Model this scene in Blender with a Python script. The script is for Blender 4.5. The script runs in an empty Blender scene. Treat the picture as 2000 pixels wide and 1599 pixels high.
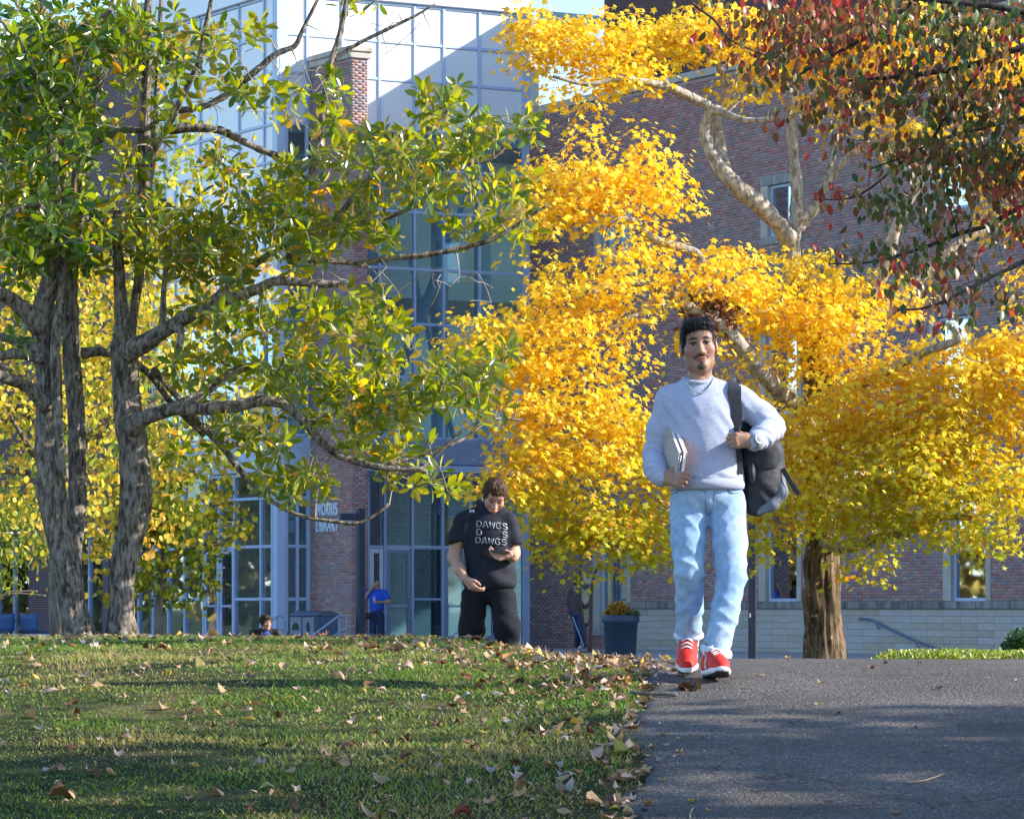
import bpy, math, random
import numpy as np
from mathutils import Vector, Matrix
from math import radians, sin, cos, pi

random.seed(7)
RNG = np.random.default_rng(7)
scene = bpy.context.scene
COL = scene.collection

# ------------------------------------------------------------------ camera
FPX = 7500.0          # focal length in pixels of the 2000 px wide photograph
HOR = 1185.0          # horizon row
cam_d = bpy.data.cameras.new("camera")
cam_d.sensor_width = 36.0
cam_d.lens = 36.0 * FPX / 2000.0
cam_d.shift_y = (HOR - 799.5) / 2000.0
cam_d.clip_start = 0.5
cam_d.clip_end = 6000.0
cam = bpy.data.objects.new("camera", cam_d)
cam.rotation_euler = (radians(90), 0, 0)
COL.objects.link(cam)
scene.camera = cam

# ------------------------------------------------------------------ sky and sun
SUN_EL = 27.0
SUN_PHI = 3.0        # degrees from +X towards the camera side (-Y)
sun_vec = Vector((cos(radians(SUN_EL)) * cos(radians(SUN_PHI)),
                  -cos(radians(SUN_EL)) * sin(radians(SUN_PHI)), sin(radians(SUN_EL))))
world = bpy.data.worlds.new("World")
scene.world = world
world.use_nodes = True
wn = world.node_tree
bg = wn.nodes["Background"]
sky = wn.nodes.new("ShaderNodeTexSky")
sky.sky_type = 'NISHITA'
sky.sun_disc = False
sky.sun_elevation = radians(SUN_EL)
sky.sun_rotation = radians(90 + SUN_PHI)
sky.air_density = 1.0
sky.dust_density = 0.3
sky.ozone_density = 3.5
wn.links.new(sky.outputs[0], bg.inputs[0])
bg.inputs[1].default_value = 0.15
sl = bpy.data.lights.new("sun", 'SUN')
sl.energy = 4.6
sl.angle = radians(0.5)
sl.color = (1.0, 0.91, 0.78)
sun = bpy.data.objects.new("sun", sl)
sun.rotation_euler = (-sun_vec).to_track_quat('-Z', 'Y').to_euler()
sun.location = (30, 0, 30)
COL.objects.link(sun)

scene.view_settings.view_transform = 'Standard'
scene.view_settings.look = 'None'
scene.view_settings.exposure = 1.18
scene.view_settings.gamma = 1.0
scene.view_settings.use_curve_mapping = False
scene.render.engine = 'CYCLES'
scene.cycles.use_denoising = True
scene.cycles.max_bounces = 8
scene.cycles.transparent_max_bounces = 12
scene.cycles.caustics_reflective = False
scene.cycles.caustics_refractive = False

# ------------------------------------------------------------------ helpers
def P(px, py, D):
    return np.array([(px - 1000.0) / FPX * D, D, (HOR - py) / FPX * D])

def tag(o, label=None, cat=None, group=None, kind=None):
    if label: o["label"] = label
    if cat: o["category"] = cat
    if group: o["group"] = group
    if kind: o["kind"] = kind
    return o

def empty(name, loc=(0, 0, 0), rz=0.0):
    o = bpy.data.objects.new(name, None)
    o.location = loc
    o.rotation_euler = (0, 0, rz)
    o.empty_display_size = 0.2
    COL.objects.link(o)
    return o

def obj(name, me, parent=None, loc=None, rot=None):
    o = bpy.data.objects.new(name, me)
    COL.objects.link(o)
    if parent is not None: o.parent = parent
    if loc is not None: o.location = loc
    if rot is not None: o.rotation_euler = rot
    return o

def mesh(name, V, F, mat=None, smooth=False, col=None):
    """V (n,3); F: array (m,k) or list of lists; col (n,3) per-vertex colour."""
    me = bpy.data.meshes.new(name)
    V = np.asarray(V, dtype=np.float32)
    if isinstance(F, np.ndarray):
        m, k = F.shape
        me.vertices.add(len(V)); me.vertices.foreach_set("co", V.ravel())
        me.loops.add(m * k); me.loops.foreach_set("vertex_index", F.astype(np.int32).ravel())
        me.polygons.add(m)
        me.polygons.foreach_set("loop_start", np.arange(0, m * k, k, dtype=np.int32))
        me.polygons.foreach_set("loop_total", np.full(m, k, dtype=np.int32))
        me.update(calc_edges=True)
    else:
        me.from_pydata([tuple(map(float, v)) for v in V], [], [tuple(map(int, f)) for f in F])
    if smooth:
        me.polygons.foreach_set("use_smooth", np.ones(len(me.polygons), dtype=bool))
    if col is not None:
        a = me.color_attributes.new("Col", 'FLOAT_COLOR', 'POINT')
        c = np.ones((len(V), 4), dtype=np.float32); c[:, :3] = col
        a.data.foreach_set("color", c.ravel())
    if mat is not None: me.materials.append(mat)
    me.validate(clean_customdata=False)
    return me

def mobj(name, V, F, mat, parent=None, smooth=False, col=None):
    return obj(name, mesh(name, V, F, mat, smooth, col), parent)

class MB:
    """collects quads / polygons of one part"""
    def __init__(s): s.v = []; s.f = []
    def add(s, V, F):
        b = len(s.v); s.v += [tuple(map(float, p)) for p in V]; s.f += [tuple(int(i) + b for i in q) for q in F]
        return s
    def box(s, a, b):
        x0, y0, z0 = [min(p, q) for p, q in zip(a, b)]; x1, y1, z1 = [max(p, q) for p, q in zip(a, b)]
        return s.add([(x0, y0, z0), (x1, y0, z0), (x1, y1, z0), (x0, y1, z0), (x0, y0, z1), (x1, y0, z1), (x1, y1, z1), (x0, y1, z1)],
                     [(0, 3, 2, 1), (4, 5, 6, 7), (0, 1, 5, 4), (1, 2, 6, 5), (2, 3, 7, 6), (3, 0, 4, 7)])
    def bbox(s, a, b, c=0.01):
        """bevelled box (chamfered)"""
        lo = np.minimum(a, b); hi = np.maximum(a, b)
        c = min(c, float((hi - lo).min()) * 0.45)
        V = []; idx = {}
        for sx in (0, 1):
            for sy in (0, 1):
                for sz in (0, 1):
                    p = np.array([(lo, hi)[t][i] for i, t in enumerate((sx, sy, sz))], float)
                    sg = np.array([1 - 2 * sx, 1 - 2 * sy, 1 - 2 * sz], float)
                    for ax in range(3):
                        q = p + sg * c; q[ax] = p[ax]
                        idx[(sx, sy, sz, ax)] = len(V); V.append(q)
        F = []
        for ax in range(3):
            o1, o2 = [i for i in range(3) if i != ax]
            for t in (0, 1):
                q = []
                for (u, w) in ((0, 0), (1, 0), (1, 1), (0, 1)):
                    k = [0, 0, 0]; k[ax] = t; k[o1] = u; k[o2] = w
                    q.append(idx[(k[0], k[1], k[2], ax)])
                flip = (t == 0) ^ (ax == 1)
                F.append(q[::-1] if flip else q)
        for ax in range(3):            # edges along ax
            o1, o2 = [i for i in range(3) if i != ax]
            for u in (0, 1):
                for w in (0, 1):
                    k0 = [0, 0, 0]; k0[o1] = u; k0[o2] = w; k1 = list(k0); k1[ax] = 1
                    F.append([idx[(*k0, o1)], idx[(*k1, o1)], idx[(*k1, o2)], idx[(*k0, o2)]])
        for sx in (0, 1):
            for sy in (0, 1):
                for sz in (0, 1): F.append([idx[(sx, sy, sz, a_)] for a_ in range(3)])
        return s.add(V, F)
    def tube(s, pts, r, n=8, cap=True):
        V, F = tube(pts, r, n, cap); return s.add(V, F)
    def poly(s, pts, a, b, axis=1):
        """extrude polygon pts (2D) between a and b along axis"""
        n = len(pts); V = []
        for h in (a, b):
            for p in pts:
                q = list(p); q.insert(axis, h); V.append(q)
        F = [tuple(range(n))[::-1], tuple(range(n, 2 * n))] + [(i, (i + 1) % n, n + (i + 1) % n, n + i) for i in range(n)]
        return s.add(V, F)
    def build(s, name, mat, parent=None, smooth=False):
        return obj(name, mesh(name, np.array(s.v), s.f, mat, smooth), parent)
    def me(s, name, mat, smooth=False): return mesh(name, np.array(s.v), s.f, mat, smooth)

def frames(pts):
    pts = np.asarray(pts, float)
    t = np.gradient(pts, axis=0); t /= np.linalg.norm(t, axis=1)[:, None] + 1e-12
    ref = np.array([0, 1.0, 0]) if abs(t[0][1]) < 0.8 else np.array([1.0, 0, 0])
    U = []; u = np.cross(t[0], ref); u /= np.linalg.norm(u)
    for i in range(len(pts)):
        u = u - t[i] * np.dot(u, t[i]); u /= np.linalg.norm(u) + 1e-12; U.append(u.copy())
    U = np.array(U); W = np.cross(t, U)
    return t, U, W

def tube(pts, r, n=8, cap=True, jitter=None):
    pts = np.asarray(pts, float); m = len(pts)
    r = np.full(m, r, float) if np.isscalar(r) else np.asarray(r, float)
    t, U, W = frames(pts)
    a = np.linspace(0, 2 * pi, n, endpoint=False)
    R = np.repeat(r[:, None], n, 1)
    if jitter is not None: R = R * jitter
    V = pts[:, None, :] + R[..., None] * (np.cos(a)[None, :, None] * U[:, None, :] + np.sin(a)[None, :, None] * W[:, None, :])
    V = V.reshape(-1, 3)
    i = np.arange(m - 1)[:, None] * n; j = np.arange(n)[None, :]; j2 = (j + 1) % n
    F = np.stack([i + j, i + j2, i + n + j2, i + n + j], -1).reshape(-1, 4)
    F = F.tolist()
    if cap: F += [list(range(n))[::-1], list(range((m - 1) * n, m * n))]
    return V, F

def catmull(pts, per=6):
    pts = np.asarray(pts, float)
    if len(pts) < 3: 
        tt = np.linspace(0, 1, per + 1)[:, None]; return pts[0] * (1 - tt) + pts[-1] * tt
    p = np.vstack([2 * pts[0] - pts[1], pts, 2 * pts[-1] - pts[-2]])
    out = []
    for i in range(1, len(p) - 2):
        for k in range(per):
            t = k / per
            out.append(0.5 * (2 * p[i] + (p[i + 1] - p[i - 1]) * t + (2 * p[i - 1] - 5 * p[i] + 4 * p[i + 1] - p[i + 2]) * t * t + (3 * p[i] - p[i - 1] - 3 * p[i + 1] + p[i + 2]) * t ** 3))
    out.append(p[-2])
    return np.array(out)

def _hash(ix, iy, iz, seed):
    n = (ix.astype(np.int64) * 374761393 + iy.astype(np.int64) * 668265263 + iz.astype(np.int64) * 2147483647 + seed * 144665) & 0xffffffff
    n = ((n ^ (n >> 13)) * 1274126177) & 0xffffffff
    return ((n ^ (n >> 16)) & 0xffff).astype(np.float32) / 65535.0

def vnoise(Pn, scale=1.0, seed=0):
    """value noise in [-1,1]"""
    q = np.asarray(Pn, np.float64) * scale + 1000.0
    i = np.floor(q).astype(np.int64); f = q - i; f = f * f * (3 - 2 * f)
    r = 0
    for dx in (0, 1):
        for dy in (0, 1):
            for dz in (0, 1):
                w = (f[..., 0] if dx else 1 - f[..., 0]) * (f[..., 1] if dy else 1 - f[..., 1]) * (f[..., 2] if dz else 1 - f[..., 2])
                r = r + w * _hash(i[..., 0] + dx, i[..., 1] + dy, i[..., 2] + dz, seed)
    return r * 2 - 1

# ------------------------------------------------------------------ materials
def nodes_of(m): return m.node_tree.nodes, m.node_tree.links

def M(name, col=(0.5, 0.5, 0.5), rough=0.7, var=0.12, scale=6.0, bump=0.0, bscale=60.0, metal=0.0, spec=0.4,
      attr=False, var2=None, sheen=0.0, detail=4.0, stretch=None, col2=None, c2scale=3.0, c2lo=0.45, c2hi=0.65):
    m = bpy.data.materials.new(name); m.use_nodes = True
    N, L = nodes_of(m); b = N["Principled BSDF"]
    b.inputs["Roughness"].default_value = rough
    b.inputs["Metallic"].default_value = metal
    b.inputs["Specular IOR Level"].default_value = spec
    if sheen: b.inputs["Sheen Weight"].default_value = sheen
    tc = N.new("ShaderNodeTexCoord"); src = tc.outputs["Object"]
    if stretch:
        mp = N.new("ShaderNodeMapping"); mp.inputs["Scale"].default_value = stretch
        L.new(src, mp.inputs[0]); src = mp.outputs[0]
    if attr:
        at = N.new("ShaderNodeAttribute"); at.attribute_name = "Col"; cin = at.outputs["Color"]
    else:
        rg = N.new("ShaderNodeRGB"); rg.outputs[0].default_value = (*col, 1); cin = rg.outputs[0]
    if col2 is not None:
        n2 = N.new("ShaderNodeTexNoise"); n2.inputs["Scale"].default_value = c2scale; n2.inputs["Detail"].default_value = 5
        L.new(src, n2.inputs["Vector"])
        rp = N.new("ShaderNodeMapRange"); rp.inputs[1].default_value = c2lo; rp.inputs[2].default_value = c2hi
        L.new(n2.outputs["Fac"], rp.inputs[0])
        mx = N.new("ShaderNodeMix"); mx.data_type = 'RGBA'; L.new(rp.outputs[0], mx.inputs[0])
        L.new(cin, mx.inputs[6]); mx.inputs[7].default_value = (*col2, 1); cin = mx.outputs[2]
    if var > 0:
        nz = N.new("ShaderNodeTexNoise"); nz.inputs["Scale"].default_value = scale; nz.inputs["Detail"].default_value = detail
        L.new(src, nz.inputs["Vector"])
        mr = N.new("ShaderNodeMapRange"); mr.inputs[1].default_value = 0.3; mr.inputs[2].default_value = 0.7
        mr.inputs[3].default_value = 1 - var; mr.inputs[4].default_value = 1 + var
        L.new(nz.outputs["Fac"], mr.inputs[0])
        mu = N.new("ShaderNodeVectorMath"); mu.operation = 'SCALE'
        L.new(cin, mu.inputs[0]); L.new(mr.outputs[0], mu.inputs["Scale"]); cin = mu.outputs[0]
    L.new(cin, b.inputs["Base Color"])
    if bump > 0:
        nb = N.new("ShaderNodeTexNoise"); nb.inputs["Scale"].default_value = bscale; nb.inputs["Detail"].default_value = 5
        L.new(src, nb.inputs["Vector"])
        bp = N.new("ShaderNodeBump"); bp.inputs["Strength"].default_value = bump; bp.inputs["Distance"].default_value = 0.02
        L.new(nb.outputs["Fac"], bp.inputs["Height"]); L.new(bp.outputs[0], b.inputs["Normal"])
    return m

def leaf_material(name, trans=0.5, rough=0.45, back=None, tmul=(1, 1, 1), spec=0.4):
    m = bpy.data.materials.new(name); m.use_nodes = True
    N, L = nodes_of(m); b = N["Principled BSDF"]; out = N["Material Output"]
    at = N.new("ShaderNodeAttribute"); at.attribute_name = "Col"
    c = at.outputs["Color"]
    base = c
    if back is not None:
        g = N.new("ShaderNodeNewGeometry"); mx = N.new("ShaderNodeMix"); mx.data_type = 'RGBA'
        L.new(g.outputs["Backfacing"], mx.inputs[0]); L.new(c, mx.inputs[6]); mx.inputs[7].default_value = (*back, 1)
        base = mx.outputs[2]
    L.new(base, b.inputs["Base Color"])
    b.inputs["Roughness"].default_value = rough; b.inputs["Specular IOR Level"].default_value = spec
    t = N.new("ShaderNodeBsdfTranslucent"); vm = N.new("ShaderNodeVectorMath"); vm.operation = 'MULTIPLY'
    L.new(c, vm.inputs[0]); vm.inputs[1].default_value = tmul; L.new(vm.outputs[0], t.inputs[0])
    ms = N.new("ShaderNodeMixShader"); ms.inputs[0].default_value = trans
    L.new(b.outputs[0], ms.inputs[1]); L.new(t.outputs[0], ms.inputs[2]); L.new(ms.outputs[0], out.inputs[0])
    return m

def glass_material(name, tint=(0.5, 0.68, 0.72), refl=0.12, edge=0.5, rough=0.02):
    m = bpy.data.materials.new(name); m.use_nodes = True
    N, L = nodes_of(m); out = N["Material Output"]; N.remove(N["Principled BSDF"])
    tr = N.new("ShaderNodeBsdfTransparent"); tr.inputs[0].default_value = (*tint, 1)
    gl = N.new("ShaderNodeBsdfGlossy"); gl.inputs[0].default_value = (0.8, 0.9, 1.0, 1); gl.inputs["Roughness"].default_value = rough
    lw = N.new("ShaderNodeLayerWeight"); lw.inputs[0].default_value = 0.35
    mr = N.new("ShaderNodeMapRange"); mr.inputs[3].default_value = refl; mr.inputs[4].default_value = edge
    L.new(lw.outputs["Facing"], mr.inputs[0])
    ms = N.new("ShaderNodeMixShader"); L.new(mr.outputs[0], ms.inputs[0]); L.new(tr.outputs[0], ms.inputs[1]); L.new(gl.outputs[0], ms.inputs[2])
    L.new(ms.outputs[0], out.inputs[0])
    return m

def text_mesh(txt, size, mat, depth=0.01, bold=0.0, sx=1.0, outline=False):
    cu = bpy.data.curves.new("lettering", 'FONT'); cu.body = txt; cu.size = size
    cu.align_x = 'CENTER'; cu.align_y = 'CENTER'; cu.extrude = depth; cu.offset = bold; cu.resolution_u = 3; cu.space_character = 1.14
    o = bpy.data.objects.new("lettering_tmp", cu); COL.objects.link(o)
    bpy.context.view_layer.update()
    me = bpy.data.meshes.new_from_object(o.evaluated_get(bpy.context.evaluated_depsgraph_get()))
    bpy.data.objects.remove(o); bpy.data.curves.remove(cu)
    me.name = "lettering"
    for v in me.vertices: v.co.x *= sx
    me.materials.clear(); me.materials.append(mat)
    return me
# ================================================================== ground
def interp(D, pts):
    pts = np.array(pts); return np.interp(D, pts[:, 0], pts[:, 1])
LAWN = [(2, -2.9), (10, -1.5), (15, -0.83), (16.5, -0.62), (18.9, -0.385), (21, -0.285), (24, -0.228), (27, -0.222), (30, -0.245), (32, -0.29), (38, -0.85), (46, -1.6), (55, -1.85), (5000, -1.85)]
PATH = [(2, -2.9), (10, -1.5), (15, -0.83), (16.5, -0.60), (18.9, -0.335), (20.5, -0.288), (22, -0.31), (26, -0.53), (28.6, -0.74), (32, -0.82), (40, -0.86), (55, -0.90), (75, -1.06), (5000, -1.06)]
EDGE = [(2, 0.06), (15, 0.47), (20, 0.64), (24, 0.60), (26, 0.30), (28, -0.5), (31, -1.7), (35, -3.2), (45, -3.4), (62, -2.2), (80, -1.0), (130, -1.0), (5000, -1.0)]
_xs = np.linspace(2, 140, 1400)
def smooth_prof(pts):
    y = interp(_xs, pts); k = np.hanning(15); k /= k.sum()
    yp = np.pad(y, 7, mode='edge'); return np.convolve(yp, k, 'valid')
_L, _Pp, _E = smooth_prof(LAWN), smooth_prof(PATH), smooth_prof(EDGE)
def edge_x(D): return np.interp(D, _xs, _E)
def gz(x, D):
    x = np.asarray(x, float); D = np.asarray(D, float)
    s = x - edge_x(D)
    wd = 0.75 + np.clip((D - 40) / 20, 0, 1) * 1.5
    t = np.clip(1 + s / wd, 0, 1); w = t * t * (3 - 2 * t)
    z = np.interp(D, _xs, _L) * (1 - w) + np.interp(D, _xs, _Pp) * w
    Q = np.stack([x, D, np.zeros_like(x)], -1)
    amp = np.clip(1 - w, 0.12, 1) * np.clip((60 - D) / 30, 0, 1)
    return z + amp * (0.012 * vnoise(Q, 1.3, 3) + 0.006 * vnoise(Q, 5, 4))

Ds = np.concatenate([np.arange(2, 13, 0.5), np.arange(13, 36, 0.12), np.arange(36, 70, 0.8), np.arange(70, 140, 4), [150, 200, 400, 1000, 3000]])
Xs = np.concatenate([[-3000, -800, -200, -80], np.arange(-40, -7, 2.5), np.arange(-7, 7, 0.12), np.arange(7, 40, 2.5), [40, 80, 200, 800, 3000]])
GX, GD = np.meshgrid(Xs, Ds)
GZ = gz(GX, np.clip(GD, 2, 139))
V = np.stack([GX, GD, GZ], -1).reshape(-1, 3)
nX = len(Xs); ii, jj = np.meshgrid(np.arange(len(Ds) - 1), np.arange(nX - 1), indexing='ij')
F = np.stack([ii * nX + jj, ii * nX + jj + 1, (ii + 1) * nX + jj + 1, (ii + 1) * nX + jj], -1).reshape(-1, 4)
m_soil = M("lawn_soil", (0.035, 0.045, 0.016), 0.95, 0.5, 9.0, 0.6, 60, spec=0.1, col2=(0.10, 0.075, 0.04), c2scale=1.6, c2lo=0.5, c2hi=0.68)
tag(mobj("ground", V, F, m_soil, smooth=True), kind="structure")

# asphalt path: a sheet above the ground with a ragged edge
def asphalt():
    m = bpy.data.materials.new("asphalt"); m.use_nodes = True
    N, L = nodes_of(m); b = N["Principled BSDF"]; b.inputs["Roughness"].default_value = 0.82; b.inputs["Specular IOR Level"].default_value = 0.35
    tc = N.new("ShaderNodeTexCoord")
    v = N.new("ShaderNodeTexVoronoi"); v.inputs["Scale"].default_value = 105; L.new(tc.outputs["Object"], v.inputs["Vector"])
    v2 = N.new("ShaderNodeTexVoronoi"); v2.inputs["Scale"].default_value = 52; L.new(tc.outputs["Object"], v2.inputs["Vector"])
    n = N.new("ShaderNodeTexNoise"); n.inputs["Scale"].default_value = 1.3; n.inputs["Detail"].default_value = 8; L.new(tc.outputs["Object"], n.inputs["Vector"])
    cr = N.new("ShaderNodeValToRGB")
    e = cr.color_ramp.elements
    e[0].position = 0.0; e[0].color = (0.052, 0.045, 0.041, 1); e[1].position = 1.0; e[1].color = (0.42, 0.40, 0.40, 1)
    e2 = cr.color_ramp.elements.new(0.55); e2.color = (0.105, 0.092, 0.083, 1)
    e3 = cr.color_ramp.elements.new(0.86); e3.color = (0.19, 0.168, 0.15, 1)
    L.new(v.outputs["Color"], cr.inputs[0])
    mr = N.new("ShaderNodeMapRange"); mr.inputs[1].default_value = 0.3; mr.inputs[2].default_value = 0.7; mr.inputs[3].default_value = 0.55; mr.inputs[4].default_value = 1.08
    L.new(n.outputs["Fac"], mr.inputs[0])
    mu = N.new("ShaderNodeVectorMath"); mu.operation = 'SCALE'; L.new(cr.outputs[0], mu.inputs[0]); L.new(mr.outputs[0], mu.inputs["Scale"])
    ve = N.new('ShaderNodeTexVoronoi'); ve.feature = 'DISTANCE_TO_EDGE'; ve.inputs['Scale'].default_value = 0.55
    nd = N.new('ShaderNodeTexNoise'); nd.inputs['Scale'].default_value = 2.5; nd.inputs['Detail'].default_value = 6; L.new(tc.outputs['Object'], nd.inputs['Vector'])
    vs = N.new('ShaderNodeVectorMath'); vs.operation = 'MULTIPLY_ADD'; vs.inputs[1].default_value = (0.9, 0.9, 0.9); L.new(nd.outputs['Color'], vs.inputs[0]); L.new(tc.outputs['Object'], vs.inputs[2]); L.new(vs.outputs[0], ve.inputs['Vector'])
    cm = N.new('ShaderNodeMapRange'); cm.inputs[1].default_value = 0.0015; cm.inputs[2].default_value = 0.006; cm.inputs[3].default_value = 0.35; cm.inputs[4].default_value = 1.0; L.new(ve.outputs['Distance'], cm.inputs[0])
    m3 = N.new('ShaderNodeVectorMath'); m3.operation = 'SCALE'; L.new(mu.outputs[0], m3.inputs[0]); L.new(cm.outputs[0], m3.inputs['Scale'])
    L.new(m3.outputs[0], b.inputs["Base Color"])
    ad = N.new("ShaderNodeMath"); ad.operation = 'ADD'; L.new(v.outputs["Distance"], ad.inputs[0]); L.new(v2.outputs["Distance"], ad.inputs[1])
    bp = N.new("ShaderNodeBump"); bp.inputs["Strength"].default_value = 0.7; bp.inputs["Distance"].default_value = 0.008; bp.invert = True
    L.new(ad.outputs[0], bp.inputs["Height"]); L.new(bp.outputs[0], b.inputs["Normal"])
    return m
Dp = np.concatenate([np.arange(3, 13, 0.4), np.arange(13, 36, 0.1), np.arange(36, 78.1, 1.0)])
tp = np.concatenate([[0, 0.03, 0.08], np.linspace(0.15, 7.0, 56)])
XP = edge_x(Dp)[:, None] + tp[None, :] + np.where(tp < 0.1, 1, 0)[None, :] * (0.08 * vnoise(np.stack([Dp, Dp * 0, Dp * 0], -1), 1.3, 9) + 0.05 * vnoise(np.stack([Dp, Dp * 0, Dp * 0], -1), 6, 19))[:, None]
DP = np.repeat(Dp[:, None], len(tp), 1)
ZP = gz(XP, DP) + 0.012 + 0.004 * vnoise(np.stack([XP, DP, DP * 0], -1), 2.0, 12)
ZP[:, 0] -= 0.03
nX = len(tp); ii, jj = np.meshgrid(np.arange(len(Dp) - 1), np.arange(nX - 1), indexing='ij')
F = np.stack([ii * nX + jj, ii * nX + jj + 1, (ii + 1) * nX + jj + 1, (ii + 1) * nX + jj], -1).reshape(-1, 4)
m_asphalt = asphalt()
tag(mobj("path", np.stack([XP, DP, ZP], -1).reshape(-1, 3), F, m_asphalt, smooth=True), kind="structure")
# pale paving of the plaza in front of the library
m_pave = M("plaza_paving", (0.34, 0.33, 0.32), 0.85, 0.1, 3, 0.2, 40)
bm = MB(); bm.box((-3.0, 78.2, -1.3), (30, 108, -1.045)); tag(bm.build("plaza_pavement", m_pave), kind="structure")
bm = MB(); bm.box((-14.0, 88.0, -2.0), (-3.01, 108, -1.04)); tag(bm.build("entrance_platform", m_pave), kind="structure")
# ================================================================== library building
A30 = radians(30)
UX = np.array([cos(A30), sin(A30)]); UY = np.array([-sin(A30), cos(A30)])
CRN = np.array([-5.85, 96.4])          # near corner of the glass tower
BASE = -1.05
def ray2(px): return np.array([(px - 1000.0) / FPX, 1.0])
def fx(px, O=CRN):                     # local x on the plane local y = 0 (right face)
    r = ray2(px); t = UY @ O / (UY @ r); return float(UX @ (r * t - O))
def fy(px, O=CRN, x=0.0):              # local y on the plane local x = const (left face, wing wall)
    r = ray2(px); Ox = O + UX * x; t = UX @ Ox / (UX @ r); return float(UY @ (r * t - Ox))

m_alu = M("painted_aluminium", (0.42, 0.53, 0.74), 0.38, 0.05, 3, metal=0.0, spec=0.5)
m_alu_d = M("grey_metal_trim", (0.26, 0.32, 0.45), 0.4, 0.06, 3, spec=0.5)
m_panel = M("pale_spandrel_panel", (0.74, 0.78, 0.84), 0.22, 0.03, 0.8, spec=0.6)
m_glass = glass_material("teal_glass", (0.64, 0.83, 0.90), 0.12, 0.5)
m_glass_low = glass_material("entrance_glass", (0.34, 0.48, 0.54), 0.16, 0.6)
m_glass_d = glass_material("clear_glass", (0.62, 0.74, 0.76), 0.24, 0.65)
m_inner = M("interior_plaster", (0.72, 0.80, 0.80), 0.9, 0.08, 1)
m_inner_f = M("interior_floor", (0.25, 0.24, 0.22), 0.7, 0.1, 2)
m_steel = M("painted_steel_brace", (0.45, 0.58, 0.62), 0.5, 0.05, 3)
m_brick = M("brick_faces", attr=True, rough=0.88, var=0.16, scale=45, bump=0.35, bscale=160, spec=0.2)
m_mortar = M("mortar", (0.40, 0.34, 0.325), 0.95, 0.12, 20, 0.2, 120, spec=0.1)
m_lime = M("limestone", (0.46, 0.44, 0.40), 0.85, 0.10, 4, 0.25, 70, spec=0.2, col2=(0.36, 0.33, 0.27), c2scale=1.5, c2lo=0.5, c2hi=0.75)
m_cope = M("weathered_coping", (0.26, 0.26, 0.25), 0.9, 0.25, 6, 0.3, 60, spec=0.2, col2=(0.14, 0.14, 0.14), c2scale=4, stretch=(1, 1, 0.3))
m_lintel = M("stained_stone_lintel", (0.30, 0.30, 0.29), 0.9, 0.3, 9, 0.2, 60, spec=0.2, stretch=(1.5, 1.5, 0.3))
m_navy = M("navy_painted_steel", (0.022, 0.035, 0.07), 0.45, 0.15, 4, spec=0.5)

BR = np.array([(0.40, 0.175, 0.17), (0.39, 0.225, 0.215), (0.32, 0.245, 0.255), (0.28, 0.24, 0.265), (0.40, 0.25, 0.225), (0.35, 0.19, 0.19), (0.42, 0.285, 0.27)])
BL, BH, JT = 0.203, 0.0677, 0.010
def brick_list(u0, u1, z0, z1, holes=(), rng=RNG):
    """running bond rectangles (u0,u1,z0,z1,colour index) with rectangular holes cut out"""
    out = []
    n = int((z1 - z0) / BH)
    for r in range(n):
        za = z0 + r * BH; zb = za + BH - JT
        segs = [(u0, u1)]
        for (a, b, c, d) in holes:
            if zb > c and za < d:
                ns = []
                for (s, e) in segs:
                    if b <= s or a >= e: ns.append((s, e)); continue
                    if a > s: ns.append((s, a))
                    if b < e: ns.append((b, e))
                segs = ns
        off = 0.5 * BL * (r % 2)
        for (s, e) in segs:
            k0 = math.floor((s - off) / BL)
            u = k0 * BL + off
            while u < e:
                a, b = max(u, s), min(u + BL - JT, e)
                if b - a > 0.02: out.append((a, b, za, zb))
                u += BL
    return np.array(out)

def brick_colours(rects, seed=0):
    n = len(rects)
    Q = np.stack([rects[:, 0], rects[:, 2], np.full(n, seed)], -1)
    w = vnoise(Q, 0.45, 5 + seed) * 0.9 + vnoise(Q, 1.4, 6 + seed) * 0.6
    base = RNG.random(n) + w * 0.35
    idx = np.clip(((base - 0.05) * 7).astype(int), 0, 6)
    order = np.array([3, 2, 6, 4, 1, 5, 0])
    return BR[order[idx]] * (0.85 + 0.35 * RNG.random(n))[:, None]

def brick_mesh(rects, cols, axis='y', depth=0.012, flip=False):
    """axis 'x': wall in local yz plane facing -x (u=y); axis 'y': wall in xz plane facing -y (u=x)"""
    a, b, c, d = rects.T
    n = len(rects); jig = RNG.uniform(-0.002, 0.0025, n)
    f = -(depth + jig); o = np.full(n, 0.004); be = 0.004
    def v(u, z, w): return np.stack([w, u, z], -1) if axis == 'x' else np.stack([u, w, z], -1)
    V = np.stack([v(a, c, o), v(b, c, o), v(b, d, o), v(a, d, o), v(a + be, c + be, f), v(b - be, c + be, f), v(b - be, d - be, f), v(a + be, d - be, f)], 1).reshape(-1, 3)
    q = np.array([(4, 5, 6, 7), (0, 1, 5, 4), (1, 2, 6, 5), (2, 3, 7, 6), (3, 0, 4, 7)])
    if axis == 'x': q = q[:, ::-1]
    F = (np.arange(n)[:, None, None] * 8 + q[None]).reshape(-1, 4)
    return V, F, np.repeat(cols, 8, 0)

def bar(parent, name, a, b, mat):
    m = MB(); m.box(a, b); return m.build(name, mat, parent)

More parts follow.
